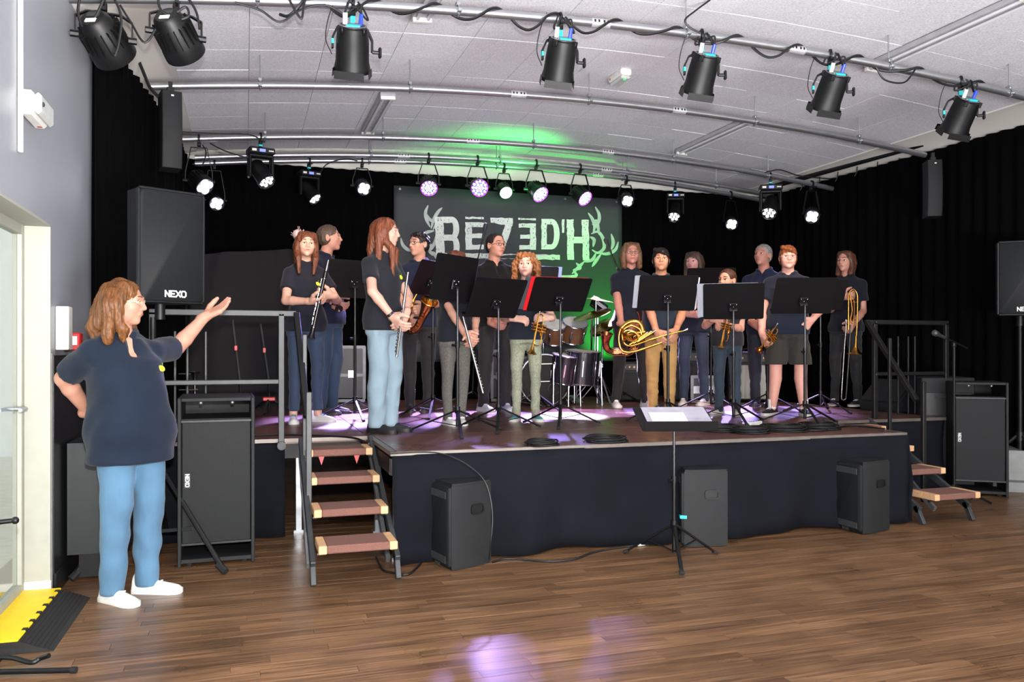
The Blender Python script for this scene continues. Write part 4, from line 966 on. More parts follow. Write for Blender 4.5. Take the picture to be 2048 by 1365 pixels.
    # neck and head
    yaw, pit, tilt = head; Rh = np.array((Matrix.Rotation(yaw, 3, 'Z') @ Matrix.Rotation(pit, 3, 'X') @ Matrix.Rotation(tilt, 3, 'Y')))
    Q = lambda *p: hc + Rh @ (A(p, float) * hh)
    bd.cone(nb, Q(0, .06, -.22), .0325 * h * (1 - .12 * fem) * (1 + .6 * (B - 1)), .031 * h * (1 - .14 * fem) * (1 + .5 * (B - 1)), .02)
    fat = 1 + .35 * (B - 1)
    def E(c, r, k, sub=False, R=None):
        bd.ell(Q(*c), A(r) * hh * (A([fat, 1, 1])), k * hh, sub, Rh if R is None else Rh @ R)
    E((0, .05, .15), (.325, .405, .35), .05)
    E((0, -.13, -.10), (.272, .27, .30), .14)
    E((0, -.10, -.26), (.235, .24, .20), .10)
    E((0, -.285, -.405), (.085, .08, .075), .12)
    for s in (-1, 1):
        E((s * .16, -.235, -.10), (.10, .10, .10), .10)                # cheeks
        bd.cone(Q(s * .05, -.385, .115), Q(s * .2, -.33, .125), .035 * hh, .03 * hh, .08 * hh)      # brow
        bd.ell(Q(s * .142, -.385, .022), A([.088, .07, .045]) * hh, .05 * hh, True, Rh)             # eye socket
        bd.cone(Q(s * .075, -.358, .052), Q(s * .205, -.320, .050), .022 * hh, .022 * hh, .02 * hh); bd.cone(Q(s * .085, -.352, -.020), Q(s * .20, -.318, -.012), .016 * hh, .016 * hh, .02 * hh)
        E((s * .335, .05, -.03), (.035, .085, .145), .03, False, np.array(Matrix.Rotation(s * -.35, 3, 'Z')))   # ears
        bd.ell(Q(s * .352, .02, -.02), A([.014, .05, .085]) * hh, .02 * hh, True, Rh)
        E((s * .055, -.40, -.125), (.045, .05, .036), .03)
    bd.cone(Q(0, -.375, .08), Q(0, -.455, -.10), .034 * hh, .050 * hh, .05 * hh)
    bd.ell(Q(0, -.375, -.232), A([.115, .05, .05]) * hh, .06 * hh, False, Rh)
    # arms and hands
    hsz = .108 * h * (hs ** .5)
    fx, fy, fz = [], [], [(hc[2] - hh * .62, hc[2] + hh * .58, fine)]
    for s in (-1, 1):
        a, el, w, q = J[s]; mid = el + (w - el) * .28
        bd.cone(a, el, r_ua, r_el, .010); bd.cone(el, mid, r_el, r_fa * 1.06, .012); bd.cone(mid, w, r_fa * 1.06, r_wr, .01)
        fd = A(q.get('fd', nrm(w - el))); pn = A(q.get('pn', (-s, 0, 0)))
        hand(bd, w, fd, pn, q.get('flip', 1) * (1 if s < 0 else -1) , hsz, q.get('curl', .35), thumb=q.get('thumb', .4))
        e = w + nrm(fd) * hsz * .5; fz.append((e[2] - hsz * .75, e[2] + hsz * .75, fine + .0006))
    pts = np.array([J[s][i] for s in (-1, 1) for i in (1, 2)] + [J[s][2] + nrm(J[s][3].get('fd', J[s][2] - J[s][1])) * hsz * 1.1 for s in (-1, 1)] + [hc - .6 * hh, hc + .6 * hh, [mw.max() + .07, md.max() + .08, 0], [-mw.max() - .07, -md.max() - belly - .08, 0], S_[1] + A([.07, .07, 0]), S_[-1] - A([.07, .07, 0]), [st + .08, .08, 0], [-st - .08, -.1, 0]])
    lo, hi = pts.min(0) - .07, pts.max(0) + .07; lo2, hi2 = lo + .04, hi - .04
    g = (axis(lo[0], hi[0], .0062 if fine > .004 else .005), axis(lo[1], hi[1], .0062 if fine > .004 else .005), axis(-.02, h + .05, .011, fz))
    # denser lines across the head
    hx = (hc[0] - hh * .42, hc[0] + hh * .42, fine); hy = (hc[1] - hh * .55, hc[1] + hh * .5, fine)
    g = (axis(lo[0], hi[0], .006, [hx]), axis(lo[1], hi[1], .006, [hy]), g[2])
    if not shorts and not bare_ankle: bd.cut((0, 0, -1), -.02)
    P, F = bd.mesh(*g); body = fast_mesh('body', P, F, skin(skin_c), root, 1)
    # eyes, brows, mouth
    for s in (-1, 1):
        b = MB(); n = 12; M = Tr(*Q(s * .138, -.303, .018)) @ Matrix(Rh.tolist()).to_4x4() @ Rx(PI / 2); r = .060 * hh; b.T = M; rings = [(0, 1), (.16, .987), (.42, .9), (.75, .66), (1, 0), (.8, -.6)]
        b.k = 2; b.lathe([(r * .001, r), (r * .28, r * .96)], n, None, False); b.k = 1; b.lathe([(r * .28, r * .96), (r * .58, r * .82)], n, None, False); b.k = 0; b.lathe([(r * .58, r * .82), (r * .8, r * .6), (r, 0), (r * .7, -r * .7)], n, None, False)
        b.build('eye', [M_EYEW, M_IRIS, M_PUP], root, 80)
        b = MB(); pts = [Q(s * x, y, z) for x, y, z in ((.055, -.405, .125), (.12, -.40, .15), (.19, -.365, .15), (.235, -.315, .125))]; b.tube(spline(pts, 3), [.008 * hh, .013 * hh, .015 * hh, .015 * hh, .015 * hh, .014 * hh, .013 * hh, .012 * hh, .010 * hh, .006 * hh], 6); b.build('eyebrow', hairmat(brow or hair[1]), root)
        b = MB(); pts = [Q(s * x, y, z) for x, y, z in ((.075, -.372, .036), (.11, -.378, .042), (.16, -.362, .042), (.21, -.325, .034))]; b.tube(spline(pts, 3), .0055 * hh, 5); b.build('eyelash', hairmat(brow or hair[1]), root)
    b = MB(); up = smile * .03
    for z0, z1, r in ((-.226, -.226, .013), (-.248, -.252, .016)):
        pts = [Q(x, -.418 + 1.2 * x * x * 2.2, z0 + up * (abs(x) / .11) ** 2 * 1.0 + (.006 if abs(x) < .03 and z0 == -.222 else 0)) for x in (-.10, -.06, -.02, .02, .06, .10)]
        b.tube(pts, [r * .4 * hh, r * .9 * hh, r * hh, r * hh, r * .9 * hh, r * .4 * hh], 6)
    b.build('mouth', mat('lip_' + lips, dim(lips, .7), .4, var=.05), root)
    # shirt
    sh = Field(); hz = hem * h
    cz = A([hz] + [z for z in tz if z > hz + .01 * h]); ad = .006 + .008 * (1 - fem * .4)
    sh.loft(cz, np.interp(cz, tz, mw) + ad + np.interp(cz, [hz, .62 * h, shz], [.014, .010, .0]), np.interp(cz, tz, md) + ad * .8 + np.interp(cz, [hz, .62 * h, shz], [.018, .010, 0]), np.interp(cz, tz, ly), 2.35, .02, np.interp(cz, tz, lx))
    for s in (-1, 1):
        sh.cone(nb - A([0, 0, .022 * h]), S_[s] + A([0, 0, -.002 * h]), .037 * h, r_ua + .008, .03)
        a, el, w, q = J[s]; e = a + (el - a) * sleeve; n = nrm(el - a); r1, r2 = r_ua + .009, r_ua + .018; LL = float(np.linalg.norm(e - a))
        def slv(x, y, z, a=a, n=n, r1=r1, r2=r2, LL=LL):
            px, py, pz = x - a[0], y - a[1], z - a[2]; u = px * n[0] + py * n[1] + pz * n[2]; t = np.clip(u / LL, 0, 1.3); ax = np.clip(u, 0, LL * 1.3)
            return np.maximum(np.sqrt((px - n[0] * ax) ** 2 + (py - n[1] * ax) ** 2 + (pz - n[2] * ax) ** 2) - (r1 + (r2 - r1) * t), u - LL)
        sh.add(slv, np.minimum(a, e) - r2, np.maximum(a, e) + r2, .022)
    for s in (-1, 1): sh.cone(nb + A([s * .014 * h, .008, .008 * h]), S_[s] + A([-s * .02 * h, .005, .006 * h]), .024 * h, .028 * h, .02)
    for k in range(12):
        a = 2 * PI * k / 12; p = [nb + A([.045 * h * math.cos(t), .036 * h * math.sin(t) - .003 * h, .012 * h + .012 * h * math.sin(t)]) for t in (a, a + 2 * PI / 12)]
        if math.sin(a + PI / 12) > -.9: sh.cone(p[0], p[1], .010 * h, .010 * h, .004)
    if cropped != 9:
        sh.cone(nb + A([0, -.056 * h, .034 * h]), nb + A([0, -.070 * h, -.050 * h - voff]), .032 * h, .012, .005, True)   # open collar
    sh.warp(wrinkle(.0028, 26, sum(map(ord, label)) % 999, (1, 1, .8))); sh.warp(lambda x, y, z, f=wrinkle(.005, 12, len(label), (.6, .6, 1.6)), z0=hz, z1=.7 * h: f(x, y, z) * np.clip((z1 - z) / (z1 - z0), 0, 1))
    sh.cut((0, 0, -1), -hz)
    gs = .0095
    P, F = sh.mesh(axis(lo2[0], hi2[0], gs), axis(lo2[1], hi2[1], gs), axis(hz - .03, nb[2] + .06 * h, gs)); shirt_o = fast_mesh('polo_shirt', P, F, cloth(shirt), root, 2)
    if badge:
        b = MB(); bx, bz = .045 * h * B, .725 * h; yy = P[(np.abs(P[:, 0] - bx) < .012) & (np.abs(P[:, 2] - bz) < .012)]
        if len(yy): b.ell((bx, yy[:, 1].min() + .001, bz), (.021 * (1 + .2 * (B - 1)), .004, .015), 14, 6, Matrix.Rotation(.5, 3, 'Y')); b.build('lemon_badge', M_LEMON, root)
        if len(yy): b = MB(); b.box((bx + .004, yy[:, 1].min() - .001, bz + .022), (.004, .002, .016)); b.build('badge_stem', mat('badge_green', '4c7a2a', .7), root, 0)
    # trousers
    kind, col, wide = pants; tr = Field(); wz = .555 * h
    zz = A([.46, .48, .52, wz / h]) * h; tr.loft(zz, np.interp(zz, tz, mw) + .004, np.interp(zz, tz, md) + .005, np.interp(zz, tz, ly), 2.3, .02)
    bot = .30 * h if shorts else .024 * h + cropped
    for s in (-1, 1):
        lr = A([.051, .039, .035, .027]) * h * (1 + .6 * (B - 1)); lr = np.maximum(lr * A([1, .6 + .4 * wide, .45 + .55 * wide, .25 + .75 * wide]), A([.047, .034, .033, .021]) * h * (1 + .6 * (B - 1)) - A([.004, .004, .004, -.006]))
        if shorts: tr.cone(hip[s], kne[s] + A([s * .01, 0, -.02 * h]), lr[0] + .004, lr[0] * 1.05 + .012, .025)
        else: tr.chain([hip[s], kne[s] + A([0, 0, .03 * h]), kne[s] - A([0, -.012 * h, .06 * h]), A([ank[s][0], ank[s][1], .012 * h])], list(lr), .025)
    f1 = wrinkle(.0024, 38, len(label) + 3, (.9, .9, 1.1)); tr.warp(lambda x, y, z: f1(x, y, z) * (1 + 1.2 * np.exp(-((z / h - .14) / .08) ** 2) + .8 * np.exp(-((z / h - .46) / .05) ** 2)))
    tr.cut((0, 0, -1), -bot)
    P, F = tr.mesh(axis(lo2[0], hi2[0], gs), axis(lo2[1], hi2[1], gs), axis(bot - .03, wz + .04, .011)); fast_mesh('shorts' if shorts else 'trousers', P, F, cloth(col, kind), root, 2)
    for s in (-1, 1):
        o = shoe(root, h, (ank[s][0], ank[s][1], 0), feet[0] if s < 0 else feet[1], cloth_shoe(shoes[0]), cloth_shoe(shoes[1]), 1.0, cloth_shoe(shoes[2]) if len(shoes) > 2 else None)
        if socks: b = MB(); b.tube([ank[s] + A([0, 0, z]) for z in (-.01, .03, .06, .075)], [.0235 * h, .0245 * h, .026 * h, .026 * h], 12); b.build('sock', mat('white_sock', 'dcdcd8', .9), root)
    # hair
    kind, hcol = hair[:2]; hr = Field(); op = hair[2] if len(hair) > 2 else {}
    def HE(c, r, k=.05, sub=False): hr.ell(Q(*c), A(r) * hh, k * hh, sub, Rh)
    def HC(pts, rs, k=.06): hr.chain([Q(*p) for p in pts], [r * hh for r in rs], k * hh)
    HE((0, .055, .165), (.355, .445, .37)); fr = op.get('front', .0)
    if kind in ('short', 'crop', 'curlshort'):
        HE((0, .14, -.02), (.35, .35, .34), .06)
        HE((0, -.52, -.04 + fr), (.42, .40, .32), .04, True); HE((0, -.28, -.42), (.5, .42, .42), .04, True)
        for s in (-1, 1): HE((s * .36, .0, -.16), (.14, .17, .22), .03, True)
        if kind == 'crop': pass
    if kind == 'fringe':
        HE((0, .12, -.05), (.37, .37, .42), .06); HE((0, -.52, -.16 + fr), (.40, .38, .36), .04, True); HE((0, -.28, -.5), (.5, .42, .42), .04, True); HC([(-.25, -.2, .4), (.05, -.40, .28), (.27, -.30, .12)], [.10, .09, .05])
    if kind in ('long', 'bob', 'curly', 'wavy', 'back'):
        HE((0, -.53, -.10 + fr), (.30, .42, .46), .05, True)
        L = op.get('len', .9)
        if kind == 'back': HE((0, .12, -.06), (.34, .35, .3), .06); HE((0, -.3, -.42), (.5, .42, .36), .03, True); HC([(0, .36, .2), (0, .42, .1)], [.10, .10]); 
        else:
            wd = op.get('wide', .33)
            yb = op.get('yb', .34 if kind != 'long' else .40)
            HC([(0, .28, .1), (0, (.34 + yb) / 2, -.25), (0, yb + .05, -.62), (0, yb, -.5 - L * .6)], [.30, .25, .20, .10], .1)
            for s in (-1, 1):
                fwd = op.get('fwd', -.12 if kind != 'long' else -.34)
                HC([(s * .24, -.08, .36), (s * wd, -.02, .02), (s * (wd + .02), fwd * .3 + .02, -.35), (s * wd, fwd, -.60), (s * (wd - .05), fwd * 1.15, -.5 - L * (.45 if kind != 'long' else .7))], [.13, .13, .13, .12, .055], .1)
                HC([(s * .26, .15, .2), (s * (wd + .01), .16, -.1), (s * wd, .18, -.45 - L * .55)], [.17, .17, .09], .1)
    nz = wrinkle(1, 30, 5)
    if kind in ('curly', 'wavy', 'curlshort'):
        am = {'curly': .007, 'wavy': .0045, 'curlshort': .006}[kind]; f2 = wrinkle(am, 110 if kind != 'wavy' else 48, 9, (1, 1, .8)); hr.warp(lambda x, y, z: f2(x, y, z))
    def groove(x, y, z):
        X, Y = x - hc[0], y - hc[1] - .04 * hh; th = np.arctan2(X, Y + 1e-6); return 0.0024 * np.sin(th * 46 + 2.2 * nz(x, y, z * .5)) + .0014 * np.sin(th * 83 + nz(y, x, z) * 2)
    hr.warp(groove)
    if kind == 'long' and False: pass
    gh = max(.0052, fine * 1.2); L_ = op.get('len', .3); low = hc[2] - hh * (.62 + L_ * .95)
    m = .62 * hh
    P, F = hr.mesh(axis(hc[0] - m, hc[0] + m, gh), axis(hc[1] - m * 1.1, hc[1] + m * 1.2, gh), axis(low, hc[2] + hh * .68, gh)); fast_mesh('hair', P, F, hairmat(hcol), root, 1)
    if op.get('bun'):
        b = MB(); bc = Q(*op['bun']); b.ell(bc, A((.13, .13, .13)) * hh * op.get('bunk', 1), 16, 10)
        for k in range(24): u = nrm(np.random.RandomState(k).randn(3)); b.tube(spline([bc + u * .1 * hh, bc + u * .2 * hh + A([0, 0, .02 * hh]), bc + nrm(u + A([0, 0, .4])) * .2 * hh * op.get('bunk', 1)], 3), .006 * hh * 2, 4)
        b.build('hair_bun', hairmat(op.get('bunc', hcol)), root)
    if glasses:
        b = MB()
        for s in (-1, 1):
            b.tube([Q(s * (.148 + .105 * math.cos(a)), -.435 + .05 * (abs(.148 + .105 * math.cos(a)) / .25) ** 2, .015 + .075 * math.sin(a)) for a in [2 * PI * k / 18 for k in range(18)]], .010 * hh, 5, True)
            b.tube([Q(s * .25, -.38, .03), Q(s * .34, -.15, .03), Q(s * .355, .05, .02)], .009 * hh, 5)
        b.tube([Q(-.045, -.44, .025), Q(0, -.46, .04), Q(.045, -.44, .025)], .010 * hh, 5); b.build('glasses', mat('glasses_frame_' + glasses, glasses, .3, .3), root)
    for s, c in (watch or {}).items():
        a, el, w, q = J[s]; u = nrm(w - el); p = w - u * .02 * h; b = MB(); r = r_wr * 1.12; M = aim(u, p); b.T = M; b.lathe([(r, -.012), (r * 1.06, -.006), (r * 1.06, .006), (r, .012)], 16, None, False); b.build('wristband', mat('wristband_' + c, c, .5), root)
    root['joints'] = 0; del root['joints']
    return root, dict(hands={('R' if s < 0 else 'L'): (J[s][2], hsz) for s in (-1, 1)}, nb=nb, hc=hc, hh=hh)
def cloth_shoe(c): return mat('shoe_' + c, dim(c, .85), .55, var=.06)
# ------------------------------------------------------------------ the people in the photograph
def view_axes(): return Vector((CY, -SY, 0)), Vector((-SY, -CY, 0)), Vector((0, 0, 1))
def folk(label, px, d, top, turn=0, base=SZ, arms=None, **kw):
    loc = at(px, 700, d); loc.z = base; br = -math.atan2(loc.x, loc.y); face = br + math.radians(turn)
    H = EYE + (HOR - top) / F_PX * d - base; H /= 1.012
    R, T, U = view_axes(); Mi = Rz(-face).to_3x3()
    vv = lambda v: tuple(Mi @ (R * v[0] + T * v[1] + U * v[2]))
    A2 = {}
    for s, a in (arms or {}).items():
        q = dict(a); x, y, dd = q.pop('px'); q['w'] = tuple(Mi @ (at(x, y, d + dd) - loc))
        if 'fd' in q: q['fd'] = vv(q['fd'])
        if 'pn' in q: q['pn'] = vv(q['pn'])
        if 'pole' in q: q['pole'] = tuple(Mi @ (at(q['pole'][0], q['pole'][1], d + q['pole'][2]) - loc))
        A2[s] = q
    hd = kw.pop('head', (0, 0, 0))
    return person(label, loc=loc, H=H, face=face, base=base, arms=A2, head=tuple(math.radians(a) for a in hd), **kw)
NAVY, DK = '1c2233', '1a1b22'
folk('woman on the floor in navy polo and blue jeans pointing to the stage', 262, 4.30, 556, 32, base=0, head=(44, 3, 0), build=1.22, fem=.7, belly=.032, hair=('wavy', '7d4f2a', {'len': .85, 'wide': .42, 'front': .04, 'yb': .50}), glasses='b59a88', skin_c='dba088',
     shirt='1a2538', pants=('denim', '5a86a8', 1.15), shoes=('e6e6e2', 'eeeeea', 'f4f4f4'), hem=.43, fine=.0034, stance=.10, feet=(.1, .55), hs=1.03, sleeve=.78, voff=.05, smile=.4, brow='7a5230', lean=(-.035, -.004),
     arms={'L': dict(px=(410, 634, .52), pole=(372, 790, 1.0), fd=(.75, -.15, .42), pn=(-.25, .55, .8), curl=.12, thumb=.1, flip=1), 'R': dict(px=(178, 826, .12), pole=(-300, 760, .05), fd=(.8, -.5, .0), pn=(.1, -1, 0), curl=.4)})
folk('girl with long auburn hair and pale hair bun holding a clarinet, white striped trainers', 612, 7.0, 460, 14, head=(-6, 0, 3), fem=1, hair=('long', '6b3d28', {'len': .95, 'front': -.04, 'bun': (-.30, .36, .40), 'bunk': 1.7, 'bunc': 'cdb4b4'}), skin_c='e6b29c', shirt='1d202b', pants=('denim', '2b3f5c', .75), shoes=('e4e2e0', 'efefef', '2f6f86'), bare_ankle=True, cropped=.06, stance=.11, feet=(-.2, .6), smile=1, fine=.0048,  # bun tinted pale to stand in for light from behind
     arms={'R': dict(px=(622, 603, -.27), pole=(480, 640, -.15), fd=(.85, .25, .0), pn=(.2, -.3, .9), curl=.8, watch=0), 'L': dict(px=(664, 592, -.24), pole=(700, 640, .2), fd=(-.8, .4, .05), pn=(-.2, -.5, .6), curl=.9)}, watch={-1: 'c9a58a'})
folk('adult with combed-back fair hair seen in profile behind the clarinet girl', 655, 7.9, 447, 62, head=(22, -4, 0), build=1.1, fem=.5, hair=('back', '5a4a40', {'front': .06}), skin_c='d9a08c', shirt='1b2138', pants=('denim', '24405e', 1.0), shoes=('2b2b30', '3a3a3e'), fine=.0052, badge=False, stance=.12,
     arms={'L': dict(px=(676, 590, -.22), pole=(720, 640, .1), fd=(.2, .3, -.6), pn=(-.8, -.3, .2), curl=.8), 'R': dict(px=(668, 600, -.30), pole=(620, 640, -.3), fd=(.5, .2, -.4), pn=(.5, -.6, .2), curl=.8)})
folk('tall girl with very long red hair turned aside, light blue jeans', 768, 6.16, 432, 48, head=(32, 2, 0), fem=1, hair=('long', '87482e', {'len': 1.7, 'fwd': -.30, 'front': .04}), skin_c='e8b6a2', shirt='26272e', pants=('denim', '93acba', 1.5), shoes=('1a1a1c', '1c1c1e'), fine=.0044, stance=.075, feet=(.1, .3), badge=True, smile=.6,
     arms={'R': dict(px=(786, 636, -.22), pole=(715, 620, -.55), fd=(.55, .4, -.55), pn=(.5, -.6, .3), curl=.5), 'L': dict(px=(812, 628, -.16), pole=(870, 660, .1), fd=(-.3, .5, -.75), pn=(-.6, -.5, -.1), curl=.5)}, watch={-1: '17171a'})
folk('teenage boy with dark curly hair and a saxophone strap, looking left', 838, 8.2, 461, -6, head=(-42, 0, 0), hair=('curlshort', '1d1614', {'front': .05}), glasses='55504c', skin_c='d8a590', shirt='1c2740', pants=('denim', '14161c', 1.0), shoes=('2a2a2e', '3c3c40'), fine=.0052, badge=False, smile=.2,
     arms={'R': dict(px=(815, 640, -.22), pole=(780, 660, .1), fd=(.5, .5, -.3), pn=(.5, -.5, .2), curl=.8), 'L': dict(px=(852, 615, -.25), pole=(900, 640, .1), fd=(-.5, .5, -.2), pn=(-.5, -.6, 0), curl=.8)})
folk('girl in grey jeans whose face is hidden behind a music stand', 910, 6.78, 499, 16, head=(10, 12, 0), fem=1, hs=1.04, hair=('long', '6e3a26', {'len': 1.0}), skin_c='dca48e', shirt='1f212b', pants=('marl', '5c5954', .8), shoes=('dedddb', 'ececec'), fine=.0048, badge=False, stance=.07,
     arms={'R': dict(px=(934, 676, -.24), pole=(840, 660, -.25), fd=(.5, .4, -.6), pn=(.5, -.6, .2), curl=.6), 'L': dict(px=(950, 668, -.2), pole=(985, 640, .1), fd=(-.2, .5, -.8), pn=(-.6, -.6, 0), curl=.6)}, watch={1: '8a2a2a'})
folk('man with glasses and receding dark hair in a black polo', 990, 8.3, 464, 22, head=(18, 0, 0), build=1.1, hair=('short', '2a2220', {'front': .20}), glasses='5a3a34', skin_c='d39a85', shirt='15161a', pants=('denim', '131519', 1.0), shoes=('c9cbd8', 'dadae2'), fine=.0052, badge=False, voff=.05, smile=.7, stance=.12,
     arms={'R': dict(px=(985, 650, -.25), pole=(930, 660, .1), fd=(.6, .4, -.2), pn=(.3, -.6, .4), curl=.8), 'L': dict(px=(1012, 645, -.25), pole=(1060, 660, .1), fd=(-.6, .4, -.2), pn=(-.3, -.6, .4), curl=.8)})
folk('girl with bushy curly fair hair, pale green leggings and a trumpet', 1052, 7.16, 502, -2, head=(-4, 2, 0), fem=.9, hs=1.08, hair=('curly', '9a6238', {'len': .62, 'wide': .46, 'fwd': -.05, 'front': -.02, 'bun': (.12, .45, .36), 'bunk': .95, 'bunc': 'a99ab8'}), skin_c='e8b6a4', shirt='1e2430', pants=('marl', '8f937f', .72), shoes=('4a8a90', 'e6e2dc', 'd08aa0'), fine=.0046, badge=False, stance=.10, feet=(-.15, .3), hem=.482,  # purple backlight on the bun is painted into its colour
     arms={'R': dict(px=(1028, 638, -.24), pole=(980, 680, .1), fd=(.9, .3, -.05), pn=(.1, -.5, -.6), curl=.7), 'L': dict(px=(1098, 636, -.2), pole=(1130, 690, .1), fd=(-.9, .3, .0), pn=(0, -.6, -.4), curl=.7)})
folk('woman with glasses and shoulder-length fair hair in black trousers and white shoes', 1262, 8.9, 482, 8, head=(4, 0, 0), fem=.8, build=1.08, hair=('bob', '7a5a40', {'len': .38, 'wide': .35, 'front': .06}), glasses='6a5a58', skin_c='cf9484', shirt='1b2130', pants=('denim', '101116', .9), shoes=('e2e0e6', 'ececf0'), fine=.0052, badge=False, stance=.16, feet=(.05, .45), smile=.5, voff=.04,
     arms={'R': dict(px=(1243, 650, -.26), pole=(1180, 640, .1), fd=(.7, .4, -.15), pn=(.2, -.4, -.8), curl=.7), 'L': dict(px=(1290, 668, -.2), pole=(1340, 640, .1), fd=(-.6, .5, -.2), pn=(-.2, -.5, .6), curl=.8)})
folk('dark-haired boy in khaki trousers holding a brass horn sideways', 1322, 7.85, 493, 2, head=(0, -2, 0), hs=1.05, build=1.05, hair=('fringe', '17110f', {'front': .10}), skin_c='c98f70', shirt='202a38', pants=('knit', 'b58d58', 1.0), shoes=('9a3030', 'e0e0e0'), fine=.0050, badge=False, stance=.085,
     arms={'R': dict(px=(1313, 664, -.22), pole=(1250, 640, .15), fd=(.35, .3, -.8), pn=(.6, -.6, 0), curl=.5), 'L': dict(px=(1352, 660, -.22), pole=(1410, 640, .15), fd=(-.35, .3, -.8), pn=(-.6, -.6, 0), curl=.5)}, watch={-1: 'b9b0a8'})
folk('smiling woman with a dark fringe standing at the back in jeans', 1388, 9.2, 501, -14, head=(-8, 0, 0), fem=.9, hair=('bob', '4a362c', {'len': .25, 'front': -.14}), skin_c='d8a0a0', shirt='1d2236', pants=('denim', '1c2c4a', .95), shoes=('b8b4b4', 'd0d0d0'), fine=.0056, badge=False, smile=1.4, stance=.12,
     arms={'L': dict(px=(1398, 612, -.26), pole=(1440, 660, .1), fd=(-.5, .5, .1), pn=(-.3, -.6, .4), curl=.7), 'R': dict(px=(1380, 630, -.26), pole=(1340, 660, .1), fd=(.5, .5, 0), pn=(.3, -.6, .4), curl=.7)})
folk('small boy with short brown hair looking left over a music stand, trumpet in hand', 1455, 7.7, 536, -10, head=(-24, 0, 0), hs=1.13, hair=('short', '4a2c1c', {'front': .12}), skin_c='d99f88', shirt='25252b', pants=('denim', '1c3040', 1.0), shoes=('c8bdb8', '8a8a8a'), fine=.0046, badge=False, stance=.10, feet=(-.4, .25),
     arms={'R': dict(px=(1428, 640, -.2), pole=(1390, 680, .1), fd=(.7, .4, .0), pn=(.3, -.5, -.3), curl=.7), 'L': dict(px=(1458, 652, -.22), pole=(1510, 690, .1), fd=(-.8, .3, .05), pn=(-.2, -.5, -.5), curl=.7)})
folk('grey-haired man at the back turning his head to the left', 1527, 9.0, 486, -16, head=(-16, -6, 0), build=1.08, hair=('crop', 'a09a98', {'front': .10}), skin_c='cf9080', shirt='1a2140', pants=('denim', '171c30', 1.05), shoes=('2a2a30', '3a3a40'), fine=.0056, badge=False, smile=.9, voff=.03,
     arms={'R': dict(px=(1505, 650, -.2), pole=(1460, 650, .1), fd=(.6, .4, -.4), pn=(.3, -.6, .2), curl=.7), 'L': dict(px=(1545, 660, -.2), pole=(1590, 650, .1), fd=(-.6, .4, -.4), pn=(-.3, -.6, .2), curl=.7)})
folk('boy with glasses, red-brown fringe and dark shorts, bare legs', 1576, 7.76, 488, 4, head=(4, 0, 0), hs=1.04, build=1.14, belly=.02, hair=('fringe', '7a431f', {'front': -.01}), glasses='c98f92', skin_c='e3a796', shirt='1a2030', pants=('knit', '37342f', 1.1), shorts=True, socks=1, shoes=('17171a', 'd8d4d0', 'e8e8e8'), fine=.0046, badge=False, smile=.8, stance=.15, feet=(-.5, .15),
     arms={'R': dict(px=(1524, 668, -.08), pole=(1490, 600, .2), fd=(.2, .3, -.9), pn=(.9, -.2, 0), curl=.8), 'L': dict(px=(1624, 640, -.12), pole=(1680, 620, .15), fd=(-.65, .2, -.6), pn=(-.3, -.8, .1), curl=.4)}, watch={1: '18181c'})
folk('youth with brown hair holding a trombone upright at the right', 1692, 9.1, 499, -18, head=(-10, 0, 0), fem=.4, hair=('bob', '5e3624', {'len': .12, 'wide': .31, 'front': .08}), skin_c='d49a86', shirt='171a24', pants=('denim', '12141a', .85), shoes=('1d1d22', 'd2d0d0', 'dadada'), fine=.0052, badge=False, stance=.13,
     arms={'R': dict(px=(1684, 595, -.22), pole=(1650, 640, .1), fd=(.7, .4, .1), pn=(.2, -.6, .3), curl=.8), 'L': dict(px=(1707, 648, -.22), pole=(1750, 630, .1), fd=(-.5, .4, -.5), pn=(-.3, -.6, .2), curl=.8)}, watch={1: 'b8bcc0'})

